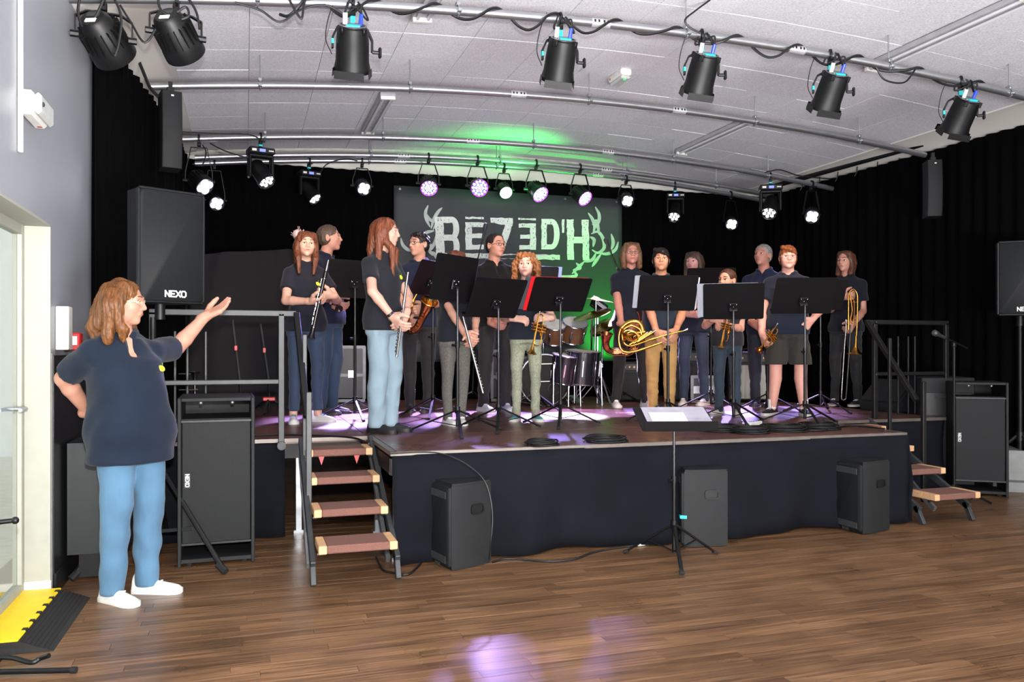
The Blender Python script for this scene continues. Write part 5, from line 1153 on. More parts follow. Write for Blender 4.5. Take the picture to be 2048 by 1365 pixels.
# ------------------------------------------------------------------ music stands
M_STAND = mat('stand_black_paint', '060608', .45, spec=.3, bump=.1, bscale=200)
def music_stand(label, px, d, ytop, ybot, yaw, base=SZ, legrot=0, w=.50, h=.34, spread=.36, jz=.17, tilt=None, name='music_stand'):
    loc = at(px, 700, d); loc.z = base; s = thing(name, label, 'music stand', loc, 0, 'music stands' if base else None)
    zt, zb = EYE + (HOR - ytop) / F_PX * d - base, EYE + (HOR - ybot) / F_PX * d - base; zc = (zt + zb) / 2
    tilt = tilt if tilt is not None else math.acos(max(.3, min(.97, (zt - zb) / h)))
    M = Tr(0, 0, zc) @ Rz(math.radians(yaw) - math.atan2(loc.x, loc.y)) @ Rx(tilt)           # desk plane in local xz, players' side +y, top leaning to the hall
    D = M @ FRONT
    b = MB(); b.T = M @ Tr(0, .03, 0); b.prism(rpoly(w, h, .018, 3), .004, FRONT); dk = b.build('desk', M_STAND, s, 30)
    b = MB(); b.T = M @ Tr(0, .03, 0); b.box((0, .028, -h / 2 + .003), (w - .02, .05, .004)); b.box((0, .052, -h / 2 + .010), (w - .02, .004, .016)); b.build('lip', M_STAND, dk, 0)
    b = MB(); b.T = M; b.box((0, .012, -.045), (.075, .014, .075), None, .004); b.cyl((-.03, .0, -.07), (.03, 0, -.07), .015, 10); b.build('bracket', M_STAND, s, 0)
    for x, z in ((-.025, -.02), (.025, -.02), (-.025, -.06), (.025, -.06), (0, -.04)): b = MB(); b.T = M; b.ell((x, .003, z), (.006, .005, .006), 8, 5); b.build('bolt', M_CHROME, dk)
    p0 = M @ Vector((0, 0, -.07)); pz = p0.z - .02
    b = MB(); b.cyl((0, 0, pz * .5), (0, 0, pz), .0085, 10); b.tube([(0, 0, pz), (0, 0, p0.z - .01), tuple(p0)], .0085, 8); b.build('inner_tube', mat('bright_tube', '3c3d40', .3, .7), s)
    b = MB(); b.cyl((0, 0, .05), (0, 0, pz * .62), .0125, 12); b.build('pole', M_STAND, s)
    b = MB(); b.cyl((0, 0, pz * .60), (0, 0, pz * .65), .018, 10); b.cyl((0, 0, pz * .62), (-.045, -.02, pz * .62), .010, 8); b.build('clamp_knob', M_STAND, s)
    b = MB(); b.cyl((0, 0, jz - .02), (0, 0, jz + .03), .02, 10); b.build('leg_hub', M_STAND, s)
    for k in range(3):
        a = legrot + 2 * PI * k / 3; c, sn = math.cos(a), math.sin(a)
        b = MB(); b.bar((.015 * c, .015 * sn, jz), (spread * c, spread * sn, .012), .022, .012, .003); lg = b.build('leg', M_STAND, s, 0)
        b = MB(); b.bar((spread * .93 * c, spread * .93 * sn, .022), (spread * 1.03 * c, spread * 1.03 * sn, .010), .027, .018, .003); b.build('rubber_foot', M_RUB, lg, 0)
        b = MB(); b.bar((.01 * c, .01 * sn, .06), (spread * .5 * c, spread * .5 * sn, jz * .5), .012, .005); b.build('brace', M_STAND, s, 0)
    s['desk'] = 1; del s['desk']
    return s, loc, M, h
def sheet(label, st, dx, dz, w, h, m, rot=0, t=.004, name='music_folder', cat='folder', dy=.0):
    s, loc, M, dh = st; D = Tr(loc) @ M @ Tr(dx, .0335 + dy, dz) @ Ry(rot)
    b = MB(); b.T = D; b.prism(rpoly(w, h, .006, 2), -t, FRONT); c = b.v[0].copy(); b.v = [v - c for v in b.v]; o = b.build(name, m, None, 0); o.location = c; return tag(o, label, cat)
sA = music_stand('music stand behind the girl with clarinet, left of the red-haired girl', 710, 7.35, 520, 600, 28, legrot=.6)
sB = music_stand('music stand in front of the dark-haired saxophone boy', 866, 7.6, 527, 592, 55, legrot=.2)
sC = music_stand('tall tilted music stand hiding the face of the girl in grey jeans', 915, 6.05, 513, 604, 52, legrot=.35, spread=.40)
sD = music_stand('tilted music stand in front of the man with glasses', 997, 6.35, 562, 638, 38, legrot=.2, spread=.37)
sE = music_stand('music stand with a red folder edge before the curly-haired girl', 1121, 6.7, 562, 626, 22, legrot=2.2)
sF = music_stand('music stand mostly hidden behind the curly-haired girl', 1072, 8.5, 532, 600, 20, legrot=.9)
sG = music_stand('music stand in front of the boy in khaki trousers', 1336, 7.0, 556, 624, 11, legrot=.3)
sH = music_stand('music stand before the smiling woman at the back', 1422, 8.6, 540, 596, 8, legrot=.8)
sI = music_stand('music stand in front of the small boy with trumpet', 1467, 6.95, 572, 641, 1, legrot=.25)
sJ = music_stand('music stand in front of the boy in shorts', 1610, 6.75, 561, 630, 18, legrot=.2, spread=.38)
sK = music_stand('music stand right behind the one of the boy in shorts', 1641, 8.2, 563, 622, 18, legrot=.7)
sL = music_stand('music stand before the grey-haired man, mostly covered', 1535, 8.35, 575, 630, 8, legrot=1.0)
M_GFOLD = mat('grey_folder', '8d9099', .6, var=.05); M_RFOLD = mat('red_folder', 'c4141c', .5, var=.05); M_DFOLD = mat('dark_grey_folder', '3c3d44', .6, var=.05)
sheet('grey folder sticking out left of the stand by the khaki boy', sG, -.04, .01, .50, .31, M_GFOLD)
sheet('white sheet edge right of the stand by the khaki boy', sG, .05, -.01, .43, .31, M_PAPER, dy=.006, name='sheet_music', cat='sheet music')
sheet('grey folder sticking out left of the stand by the small boy', sI, -.05, .01, .50, .32, M_GFOLD)
sheet('red folder edge showing left of the stand by the curly-haired girl', sE, -.03, .0, .50, .335, M_RFOLD)
sheet('dark grey folder leaning left of the red one on the same stand', sE, -.075, .0, .50, .325, M_DFOLD, dy=.005)
sheet('pale blue folder edge on the half-hidden stand behind the curly girl', sF, .06, .01, .46, .32, mat('pale_blue_folder', '8f9fd0', .5))
sheet('dark folder on the tall tilted stand', sC, .03, .0, .47, .32, M_DFOLD)
# front stand with an almost flat desk, on the hall floor
cs = music_stand("conductor's black music stand on the floor before the stage, desk laid back", 1348, 5.05, 832, 862, 194, base=0, legrot=.15, spread=.33, jz=.22, tilt=1.22, w=.46, h=.34)
sheet('open white sheet music lying on the laid-back front stand', cs, -.02, .02, .40, .28, mat('grey_sheet', '9a98a4', .8), name='sheet_music', cat='sheet music', t=.004)
sheet('smaller white page on top of the open sheet music', cs, .04, -.03, .22, .2, M_PAPER, name='sheet_music', cat='sheet music', dy=.005)
# ------------------------------------------------------------------ instruments
M_BRASS = mat('lacquered_brass', 'c08a3e', .22, 1, .06); M_SILV = mat('silver_plate', 'a5a3a2', .25, 1, .04); M_ROSE = mat('rose_brass', 'b0704a', .22, 1, .06); M_EBON = mat('ebony_wood', '120d0c', .3)
def place(name, label, origin): return thing(name, label, name.replace('_', ' '), origin)
def rel(o): b = MB(); b.T = Tr(o.location).inverted(); return b
def clarinet(label, p0, p1):
    p0, p1 = Vector(p0), Vector(p1); o = place('clarinet', label, p0.lerp(p1, .5)); L = (p1 - p0).length; Z = (p1 - p0).normalized()
    def mk(nm, prof, m): b = rel(o); b.T = b.T @ aim(Z, p0); b.lathe([(r, z * L) for r, z in prof], 14); return b.build(nm, m, o)
    mk('mouthpiece', [(.004, 0), (.009, .03), (.013, .10), (.014, .14)], M_SILV); mk('barrel', [(.015, .14), (.017, .17), (.016, .24)], M_EBON)
    mk('joint', [(.0145, .24), (.0145, .86)], M_EBON); mk('bell', [(.015, .86), (.018, .92), (.028, .985), (.036, 1.0), (.033, 1.0), (.02, .95)], M_EBON)
    for z in (.24, .54, .86): mk('ring', [(.016, z - .006), (.017, z), (.016, z + .006)], M_SILV)
    X = aim(Z, p0)
    for k in range(9):
        a = .4 + (k % 3) * .5; z = (.29 + .062 * k) * L; b = rel(o); b.T = b.T @ X; c, s = math.cos(a), math.sin(a); b.cyl((.017 * c, .017 * s, z), (.021 * c, .021 * s, z), .009, 8); b.cyl((.017 * c - .012 * s, .017 * s + .012 * c, z - .03), (.017 * c - .012 * s, .017 * s + .012 * c, z + .03), .0028, 5); b.build('key', M_SILV, o)
    return o
def flute(label, p0, p1):
    p0, p1 = Vector(p0), Vector(p1); o = place('flute', label, p0.lerp(p1, .5)); L = (p1 - p0).length; X = aim(p1 - p0, p0)
    b = rel(o); b.T = b.T @ X; b.cyl((0, 0, 0), (0, 0, L * .34), .0095, 12); b.cyl((0, 0, 0), (0, 0, .01), .011, 12); b.build('head_joint', M_SILV, o); b = rel(o); b.T = b.T @ X; b.ell((0, .009, L * .13), (.011, .004, .017), 10, 6); b.build('lip_plate', M_SILV, o)
    b = rel(o); b.T = b.T @ X; b.cyl((0, 0, L * .33), (0, 0, L), .0098, 12); b.cyl((0, 0, L * .33), (0, 0, L * .36), .0115, 12); b.build('body', M_SILV, o)
    b = rel(o); b.T = b.T @ X; b.cyl((.012, .006, L * .42), (.012, .006, L * .98), .003, 6); b.build('key_rod', M_SILV, o)
    for k in range(13): b = rel(o); b.T = b.T @ X; b.cyl((0, .009, L * (.42 + .043 * k)), (0, .016, L * (.42 + .043 * k)), .009, 10); b.build('key', M_SILV, o)
    return o
def sax(label, path, flare=.062, m=M_BRASS):
    """path: world points neck -> body -> bow -> bell rim"""
    P = spline(path, 6); o = place('saxophone', label, P[len(P) // 2]); n = len(P)
    def rr(i): t = i / (n - 1); return .008 + .036 * t ** 1.2 + (flare - .044) * max(0, (t - .82) / .18) ** 2.2
    k = int(n * .16)
    b = rel(o); b.tube(P[:k + 1], [rr(i) for i in range(k + 1)], 12); b.build('neck', m, o); b = rel(o); b.tube(P[:2] if n < 2 else [P[0] + (P[0] - P[1]).normalized() * .05, P[0]], [.007, .011], 10); b.build('mouthpiece', M_EBON, o)
    b = rel(o); b.tube(P[k:], [rr(i) for i in range(k, n)], 16, caps=False); e = P[-1]; b.build('body', m, o)
    d = (P[-1] - P[-2]).normalized(); b = rel(o); b.T = b.T @ aim(d, e); b.lathe([(flare * .97, -.004), (flare * 1.04, .002), (flare * .98, .005), (flare * .6, -.05), (.02, -.11)], 20, None, False); b.build('bell_rim', m, o)
    for i in range(int(n * .22), int(n * .9), 2):
        q = P[i]; dd = (P[min(i + 1, n - 1)] - P[i - 1]).normalized(); sd = dd.cross(Vector((.3, .9, .1))).normalized(); fr = dd.cross(sd).normalized()
        if fr.dot(Vector((-SY, -CY, 0))) < 0: fr = -fr
        b = rel(o); b.T = b.T @ aim(fr, q + fr * rr(i) * .98); b.lathe([(.0, .012), (.013 + .004 * (i % 3), .012), (.015 + .004 * (i % 3), .006), (.006, 0)], 10, None, False); b.build('key', m, o)
    for s in (-1, 1):
        b = rel(o); pts = []
        for i in range(int(n * .2), int(n * .75)): dd = (P[min(i + 1, n - 1)] - P[i - 1]).normalized(); sd = dd.cross(Vector((.3, .9, .1))).normalized(); pts.append(P[i] + sd * s * (rr(i) + .010) + Vector((-SY, -CY, 0)) * .012)
        b.tube(pts, .0035, 6); b.build('key_rod', m, o)
    return o
def trumpet(label, bell, tail, up, m=M_BRASS, scale=1.0):
    """bell rim centre, mouthpiece end, direction of the valve caps"""
    bell, tail = Vector(bell), Vector(tail); X = (bell - tail).normalized(); U = Vector(up); U = (U - X * U.dot(X)).normalized(); Y = U.cross(X)
    L = (bell - tail).length; k = L / .50; M = Matrix((X, Y, U)).transposed().to_4x4(); M.translation = tail; M = M @ Matrix.Scale(k, 4)
    o = place('trumpet', label, tail.lerp(bell, .5)); base = Tr(o.location).inverted() @ M
    def mk(nm, f, mm=m, par=None): b = MB(); b.T = base; f(b); return b.build(nm, mm, par or o)
    mk('bell', lambda b: (b.lathe([(.0065, 0), (.0075, .14), (.010, .26), (.016, .32), (.028, .365), (.060, .395), (.062, .398), (.058, .397), (.026, .37), (.01, .3)], 20, Tr(.102, .0, .0) @ Ry(PI / 2), False)))
    mk('bell_bow', lambda b: b.tube(spline([(.11, 0, 0), (.06, 0, -.005), (.035, 0, -.04), (.06, 0, -.075), (.12, 0, -.08), (.30, 0, -.08)], 5), .0068, 8))
    mk('lead_pipe', lambda b: b.tube(spline([(.03, .02, .0), (.15, .02, 0), (.36, .02, 0), (.40, .02, -.035), (.36, .02, -.078), (.22, .02, -.08)], 5), .0062, 8))
    mk('mouthpiece', lambda b: b.lathe([(.013, 0), (.013, .008), (.006, .022), (.005, .06), (.007, .07)], 12, Tr(-.02, .02, 0) @ Ry(PI / 2)), M_SILV)
    for i in range(3):
        x = .16 + .034 * i; v = mk('valve', lambda b: (b.cyl((x, .01, -.115), (x, .01, .04), .0135, 12), b.cyl((x, .01, -.122), (x, .01, -.115), .015, 12), b.cyl((x, .01, .04), (x, .01, .046), .015, 12)))
        mk('valve_cap', lambda b: (b.cyl((x, .01, .046), (x, .01, .062), .004, 6), b.cyl((x, .01, .062), (x, .01, .066), .010, 10)), M_SILV, v)
    for i, (x, s) in enumerate(((.15, -1), (.195, -1), (.24, 1))): mk('valve_slide', lambda b: b.tube(spline([(x, .01, -.03), (x + .012, .03 + .03 * (s > 0), -.03), (x + .012 + .05 * (s > 0), .06, -.045), (x + .012, .03 + .03 * (s > 0), -.06), (x, .01, -.06)], 4), .0058, 7))
    mk('brace', lambda b: (b.cyl((.13, 0, 0), (.13, .02, 0), .003, 6), b.cyl((.30, 0, 0), (.30, .02, 0), .003, 6)))
    return o
clarinet('black clarinet with silver keys held by the girl with auburn hair', at(657, 520, 6.68), at(622, 677, 6.68))
clarinet('black clarinet of the fair-haired adult, bell pointing at the viewer', at(668, 575, 7.65), at(678, 618, 7.35))
flute('silver flute held by the tall red-haired girl', at(816, 545, 5.93), at(793, 714, 5.88))
flute('silver flute held low by the girl in grey jeans', at(926, 634, 6.48), at(966, 787, 6.46))
D5 = 7.88
sax('gold alto saxophone of the dark-haired boy, bell up', [at(846, 572, D5 + .05), at(838, 582, D5), at(826, 602, D5), at(816, 628, D5), at(812, 647, D5), at(816, 659, D5 - .04), at(828, 660, D5 - .10), at(839, 646, D5 - .16), at(849, 625, D5 - .22), at(859, 602, D5 - .30)], .082)
D9 = 8.55
sax('gold saxophone of the woman with glasses, bell at her right', [at(1274, 622, D9 - .1), at(1279, 632, D9 - .05), at(1280, 650, D9), at(1272, 690, D9), at(1258, 705, D9), at(1240, 704, D9), at(1224, 704, D9), at(1214, 697, D9 - .02), at(1211, 684, D9 - .05), at(1213, 668, D9 - .08)], .066, M_ROSE)
trumpet('brass trumpet held bell down by the curly-haired girl', at(1063, 708, 6.82), at(1078, 622, 6.86), (-1, -.2, 0))
trumpet('brass trumpet held bell down by the small boy', at(1442, 697, 7.4), at(1452, 626, 7.42), (-1, -.2, 0))
trumpet('brass cornet hanging from the hand of the boy in shorts', at(1518, 702, 7.5), at(1552, 650, 7.62), (-.6, 0, .7))
# baritone horn held sideways
D10 = 7.58
def P10(x, y, dd=0): return at(x, y, D10 + dd)
o = place('baritone_horn', 'brass baritone horn held sideways by the boy in khaki trousers', P10(1290, 685))
b = rel(o); b.tube(spline([P10(1368, 662), P10(1345, 667), P10(1300, 680), P10(1262, 692), P10(1247, 684), P10(1246, 662), P10(1262, 652), P10(1280, 660), P10(1283, 676)], 6), [.0065 + .0002 * i for i in range(49)], 10); b.build('lead_pipe', M_BRASS, o)
b = rel(o); b.tube(spline([P10(1350, 676, .03), P10(1310, 690, .03), P10(1270, 703, .03), P10(1246, 703, .03), P10(1238, 685, .03), P10(1241, 660, .03), P10(1258, 645, .03), P10(1278, 646, .02), P10(1285, 665, .02), P10(1275, 690, .02)], 6), [.010 + .0003 * i for i in range(55)], 10); b.build('main_bow', M_BRASS, o)
for k, x in enumerate((1283, 1291, 1299)): b = rel(o); b.cyl(P10(x - 24, 690 - k * 3, -.03), P10(x + 8, 668 - k * 2, -.03), .015, 12); v = b.build('valve', M_BRASS, o); b = rel(o); b.cyl(P10(x + 8, 668 - k * 2, -.03), P10(x + 12, 665 - k * 2, -.03), .010, 10); b.build('valve_cap', M_SILV, v)
for k in range(4): b = rel(o); c = P10(1262 + k * 5, 672 + k * 2, -.05 + .02 * k); u = Vector((CY, -SY, -.35)).normalized(); w = Vector((.1, -.2, 1)).normalized(); r = .07 - .008 * k; b.tube([c + u * r * math.cos(a) + w * r * .7 * math.sin(a) for a in [2 * PI * j / 20 for j in range(20)]], .0065, 8, True); b.build('coil', M_BRASS, o)
b = rel(o); b.T = b.T @ aim(P10(1240, 668) - P10(1290, 660), P10(1290, 664)); b.lathe([(.012, 0), (.02, .09), (.035, .16), (.075, .22), (.078, .222), (.07, .22), (.03, .165)], 20, None, False); b.build('bell', M_BRASS, o)
b = rel(o); b.T = b.T @ aim(P10(1374, 659) - P10(1360, 664), P10(1364, 663)); b.lathe([(.006, 0), (.006, .02), (.013, .045), (.013, .055)], 12); b.build('mouthpiece', M_SILV, o)
# trombone
D15 = 8.78
def P15(x, y, dd=0): return at(x, y, D15 + dd)
o = place('trombone', 'brass trombone held upright by the youth at the right', P15(1700, 690))
b = rel(o); b.tube(spline([P15(1697, 660), P15(1697, 610), P15(1698, 588), P15(1706, 579), P15(1714, 588), P15(1715, 610), P15(1714, 650), P15(1712, 680)], 6), .0085, 10); b.build('bell_tube', M_BRASS, o)
b = rel(o); b.T = b.T @ aim(P15(1710, 708) - P15(1712, 660), P15(1712, 672)); b.lathe([(.009, 0), (.013, .08), (.022, .13), (.05, .175), (.092, .196), (.094, .199), (.09, .197), (.045, .17), (.02, .12)], 22, None, False); b.build('bell', M_BRASS, o)
b = rel(o); b.tube(spline([P15(1692, 650), P15(1687, 720), P15(1683, 790), P15(1685, 800), P15(1690, 799), P15(1693, 790), P15(1697, 720), P15(1701, 650)], 6), .007, 8); b.build('slide', M_SILV, o)
b = rel(o); b.cyl(P15(1692, 652), P15(1701, 652), .006, 8); b.cyl(P15(1697, 640), P15(1714, 640), .005, 8); b.cyl(P15(1697, 605), P15(1715, 605), .005, 8); b.build('brace', M_BRASS, o)
b = rel(o); b.tube(spline([P15(1700, 590, -.03), P15(1704, 620, -.03), P15(1701, 640, -.03), P15(1707, 645, -.03), P15(1709, 610, -.03), P15(1706, 592, -.03)], 5), .006, 8); b.build('tuning_coil', M_BRASS, o)
b = rel(o); b.T = b.T @ aim(P15(1692, 640) - P15(1692, 652), P15(1692, 652)); b.lathe([(.006, 0), (.007, .03), (.0135, .055), (.0135, .065)], 12); b.build('mouthpiece', M_SILV, o)
# ------------------------------------------------------------------ banner
BNY = 10.0
def tribal(b, M, pts, w0, t=.004):           # tapered curved blade
    P = spline([Vector((x, y, 0)) for x, y in pts], 6); n = len(P); L, R_ = [], []
    for i, p in enumerate(P):
        d = (P[min(i + 1, n - 1)] - P[max(i - 1, 0)]).normalized(); f = i / (n - 1); w = w0 * (math.sin(PI * min(1, f * .85 + .15)) ** .8 if f < 1 else 0) + .0005
        nn = Vector((-d.y, d.x, 0)) * w; L.append(p + nn); R_.append(p - nn)
    for i in range(n - 1): b.add([M @ L[i], M @ L[i + 1], M @ R_[i + 1], M @ R_[i]], [(0, 1, 2, 3)])
x0, x1 = atY(788, 400, BNY).x, atY(1243, 400, BNY).x; zt = EYE + (HOR - 382) / F_PX * 10.4; zb = 1.15; cx = (x0 + x1) / 2; bw = x1 - x0; bh = zt - zb
bn = thing('band_banner', 'dark band banner with pale block lettering on the back curtain', 'banner', (cx, BNY, zb))
b = MB(); n, m = 48, 14; vs = []
def bwave(u, v): return .018 * math.sin(u * 9 + v * 2) * (1 - v * .6) + .012 * math.sin(u * 21 + 1) * (1 - v * .7)
for j in range(m + 1):
    for i in range(n + 1): u, v = i / n, j / m; vs.append(((u - .5) * bw, bwave(u, v), v * bh))
b.add(vs, [(j * (n + 1) + i, j * (n + 1) + i + 1, (j + 1) * (n + 1) + i + 1, (j + 1) * (n + 1) + i) for j in range(m) for i in range(n)])
o = b.build('cloth', mat('charcoal_banner_print', '2c3134', .7, var=.14, scale=(3, 3, 3)), bn, 80); o.modifiers.new('t', 'SOLIDIFY').thickness = .004
def pu(px): return (atY(px, 0, BNY).x - cx)          # banner-plane coordinates of the print
def pv(py, px): q = atY(px, py, BNY); return q.z - zb
M_PRINT = mat('pale_grunge_print', 'd2dad4', .7, var=.10, scale=(30, 30, 30)); M_SHADOWP = mat('grey_print_outline', '8c9a94', .7, var=.05)
def flatpoly(name, polys, m, off):
    b = MB()
    for poly in polys:
        q = []
        for (x, y) in poly: u = pu(x); v = pv(y, x); q.append(Vector((u, bwave(u / bw + .5, v / bh) - off, v)))
        b.add(q, [tuple(range(len(q)))])
    o = b.build(name, m, bn, 0); md = o.modifiers.new('t', 'SOLIDIFY'); md.thickness = .003; return o
def bar_(x0, y0, x1, y1, w): d = Vector((x1 - x0, y1 - y0)).normalized(); k = Vector((-d.y, d.x)) * w / 2; return [(x0 + k.x, y0 + k.y), (x1 + k.x, y1 + k.y), (x1 - k.x, y1 - k.y), (x0 - k.x, y0 - k.y)]
def arcs(cx_, cy_, rx, ry, w, a0, a1, n=10):
    out = []
    for i in range(n):
        a, c = a0 + (a1 - a0) * i / n, a0 + (a1 - a0) * (i + 1) / n
        out.append([(cx_ + (rx + s) * math.cos(t), cy_ - (ry + s) * math.sin(t)) for t, s in ((a, w / 2), (c, w / 2), (c, -w / 2), (a, -w / 2))])
    return out
def grunge(polys, seed):       # chip small bites out of the edges by jittering subdivided outlines
    r = random.Random(seed); out = []
    for p in polys:
        q = []
        for i in range(len(p)):
            (xa, ya), (xb, yb) = p[i], p[(i + 1) % len(p)]; q.append((xa, ya)); k = int(math.hypot(xb - xa, yb - ya) / 7)
            for j in range(1, k): t = j / k; q.append((xa + (xb - xa) * t + r.uniform(-.9, .9), ya + (yb - ya) * t + r.uniform(-.9, .9)))
        out.append(q)
    return out
LET = {'letter_b': [[(869, 434), (886, 434), (889, 517), (872, 518)], [(886, 434), (903, 434), (903, 446), (886, 446)], [(886, 470), (903, 470), (903, 482), (886, 482)], [(886, 506), (904, 506), (904, 517), (886, 518)]] + arcs(903, 458, 9, 18, 12, -PI / 2, PI / 2) + arcs(904, 494, 9, 18, 12, -PI / 2, PI / 2),
       'letter_e': [[(930, 445), (943, 445), (944, 500), (931, 500)], [(943, 445), (967, 446), (967, 455), (943, 455)], [(943, 468), (966, 468), (966, 477), (943, 477)], [(943, 490), (967, 490), (967, 499), (943, 500)]],
       'bar_over_e': [[(930, 434), (967, 435), (967, 439), (930, 438)]],
       'letter_z': [[(980, 436), (1025, 437), (1024, 453), (981, 446)], [(1010, 448), (1025, 448), (1003, 513), (988, 513)], ],
       'reversed_e': [[(1060, 447), (1072, 447), (1072, 500), (1060, 500)], [(1037, 448), (1060, 447), (1060, 456), (1037, 456)], [(1040, 470), (1060, 469), (1060, 478), (1040, 478)], [(1038, 491), (1060, 490), (1060, 499), (1038, 500)]],
       'bar_over_reversed_e': [[(1036, 436), (1072, 437), (1072, 441), (1036, 440)]],
       'letter_d': [[(1083, 438), (1094, 438), (1094, 499), (1083, 499)], [(1094, 438), (1104, 438), (1104, 449), (1094, 449)], [(1094, 489), (1104, 489), (1104, 499), (1094, 499)]] + arcs(1104, 468.5, 10, 25, 11, -PI / 2, PI / 2),
       'apostrophe': [[(1124, 439), (1129, 439), (1128, 466), (1124, 466)]],
       'letter_h': [[(1133, 439), (1147, 439), (1148, 520), (1135, 520)], [(1163, 440), (1177, 440), (1179, 521), (1166, 521)], [(1147, 474), (1165, 474), (1165, 487), (1147, 487)]],
       'underline_bar': [[(930, 507), (1120, 510), (1120, 520), (930, 517)]]}
for i, (nm, ps) in enumerate(LET.items()):
    flatpoly(nm, grunge(ps, i), M_PRINT, .006)
rr = random.Random(3); specks = []
for nm, ps in LET.items():
    for p in ps[:2]:
        xs_ = [q[0] for q in p]; ys_ = [q[1] for q in p]
        for k in range(int((max(xs_) - min(xs_)) * (max(ys_) - min(ys_)) / 60) + 1):
            x = rr.uniform(min(xs_) + 1, max(xs_) - 2); y = rr.uniform(min(ys_) + 1, max(ys_) - 3); s = rr.uniform(.5, 1.3); specks.append([(x, y), (x + s * 1.4, y + s * .4), (x + s * .6, y + s * rr.uniform(1.5, 4))])
o = flatpoly('grunge_specks', specks, mat('charcoal_speck', '2a2f31', .7), .0095); o['kind'] = 'stuff'
b = MB(); TB = MB()
blades = [[(860, 455), (853, 440), (851, 425), (856, 411)], [(862, 458), (867, 440), (876, 424), (884, 416)], [(850, 425), (860, 440), (872, 444), (866, 460)], [(868, 462), (852, 466), (842, 478)], [(842, 500), (858, 500), (868, 488), (872, 470)], [(802, 476), (806, 490), (818, 500), (838, 500)], [(866, 512), (858, 500), (862, 488)], [(874, 520), (868, 508), (860, 505)],
          [(1176, 426), (1184, 438), (1189, 452), (1186, 468)], [(1190, 414), (1198, 430), (1196, 446), (1186, 460)], [(1184, 450), (1192, 442), (1196, 456), (1198, 470)], [(1182, 468), (1196, 464), (1206, 478), (1208, 496), (1196, 506), (1184, 500)], [(1196, 506), (1214, 508), (1230, 500), (1236, 484)], [(1222, 500), (1226, 486), (1222, 468)], [(1186, 494), (1188, 480), (1180, 474)], [(1192, 506), (1184, 520), (1166, 524)], [(1168, 524), (1158, 534), (1144, 548)], [(1096, 548), (1124, 554), (1152, 552), (1146, 540)], [(1146, 540), (1160, 536), (1152, 526)], [(1202, 508), (1192, 522), (1184, 534)]]
out = []
for pts in blades:
    P = spline([Vector((x, y, 0)) for x, y in pts], 6); n = len(P); L, R_ = [], []
    for i, p in enumerate(P):
        d = (P[min(i + 1, n - 1)] - P[max(i - 1, 0)]).normalized(); f = i / (n - 1); w = 3.4 * math.sin(PI * (.04 + .92 * f)) ** .7
        L.append((p.x - d.y * w, p.y + d.x * w)); R_.append((p.x + d.y * w, p.y - d.x * w))
    flatpoly('tribal_blade', [[L[i], L[i + 1], R_[i + 1], R_[i]] for i in range(n - 1)], mat('pale_ornament_print', 'a9b5ae', .7, var=.2, scale=(9, 9, 9)), .005)
for x in (800, 960, 1130, 1232): b = MB(); u = pu(x); b.lathe([(.008, 0), (.014, .002), (.014, .004), (.008, .004)], 12, Tr(u, bwave(u / bw + .5, .98) - .006, bh - .04) @ FRONT, False); b.build('eyelet', M_STEEL, bn)

# ------------------------------------------------------------------ drum kit
M_DRUM = mat('dark_drum_wrap', '191a22', .18, .3, coat=.5); M_HEAD = mat('black_drumhead', '070708', .6, spec=.2); M_CLEAR = mat('coated_drumhead', 'a8a8a4', .5); M_CYM = mat('bronze_cymbal', 'b49a5c', .25, 1)
dk = lambda px, py, d: at(px, py, d)
def drum(label, c, ax, r, L, m=M_DRUM, lugs=8, legs=None, front=None):
    o = thing('drum', label, 'drum', c); X = aim(Vector(ax).normalized(), (0, 0, 0))
    b = MB(); b.T = X; b.lathe([(r, -L / 2), (r, L / 2)], 28, None, False); b.build('shell', m, o)
    for s in (-1, 1):
        b = MB(); b.T = X; b.lathe([(0, s * (L / 2 + .004)), (r * .98, s * (L / 2 + .004)), (r * .985, s * L / 2)], 28, None, False); b.build('drumhead', (front or M_CLEAR) if s > 0 else M_CLEAR, o)
        b = MB(); b.T = X; b.tube([(r * 1.02 * math.cos(a), r * 1.02 * math.sin(a), s * L / 2) for a in [2 * PI * k / 28 for k in range(28)]], .008, 6, True); b.build('hoop', M_CHROME if r < .26 else M_DRUM, o)
    for k in range(lugs): a = 2 * PI * k / lugs; R = Matrix.Rotation(a, 3, 'Z'); b = MB(); b.T = X; b.box(R @ Vector((r + .01, 0, 0)), (.02, .024, L * .5), R, .005); b.cyl(R @ Vector((r + .012, 0, -L / 2)), R @ Vector((r + .012, 0, L / 2)), .004, 6); b.build('lug', M_CHROME, o)
    for q in legs or []: b = MB(); b.cyl(q[0], q[1], .008, 8); b.build('leg', M_CHROME, o)
    return o
base = dk(1082, 760, 9.15)
bd_c = Vector((base.x, base.y, SZ + .29)); fx = Vector((-.15, -1, 0))
o = drum('black bass drum with white lettering on its front head', bd_c, fx, .28, .42, M_DRUM, 10, [((-.24, .1, -.12), (-.36, -.06, -.285)), ((.24, .1, -.12), (.38, -.06, -.285))], M_HEAD)
X = aim(fx.normalized()); 
b = MB(); b.T = X; b.tube([(.28 * math.cos(a), .28 * math.sin(a), .214) for a in [2 * PI * k / 28 for k in range(28)]], .014, 6, True); b.build('hoop', M_DRUM, o)
LM = Matrix(((1, 0, 0, 0), (0, 0, -1, 0), (0, 1, 0, 0), (0, 0, 0, 1)))
b = MB(); b.T = Rz(-.15); strokes(b, 'H', .075, Tr(.11, -.218, .06) @ LM, .26, .002)
for dy, hh_ in ((.19, .01), (.0, .008)): b.prism([(-.08, 0), (.2, .005), (.2, .005 + hh_), (-.08, hh_)], .002, Tr(.03, -.218, dy - .02) @ LM)
b.build('lettering', M_LOGO, o, 0)
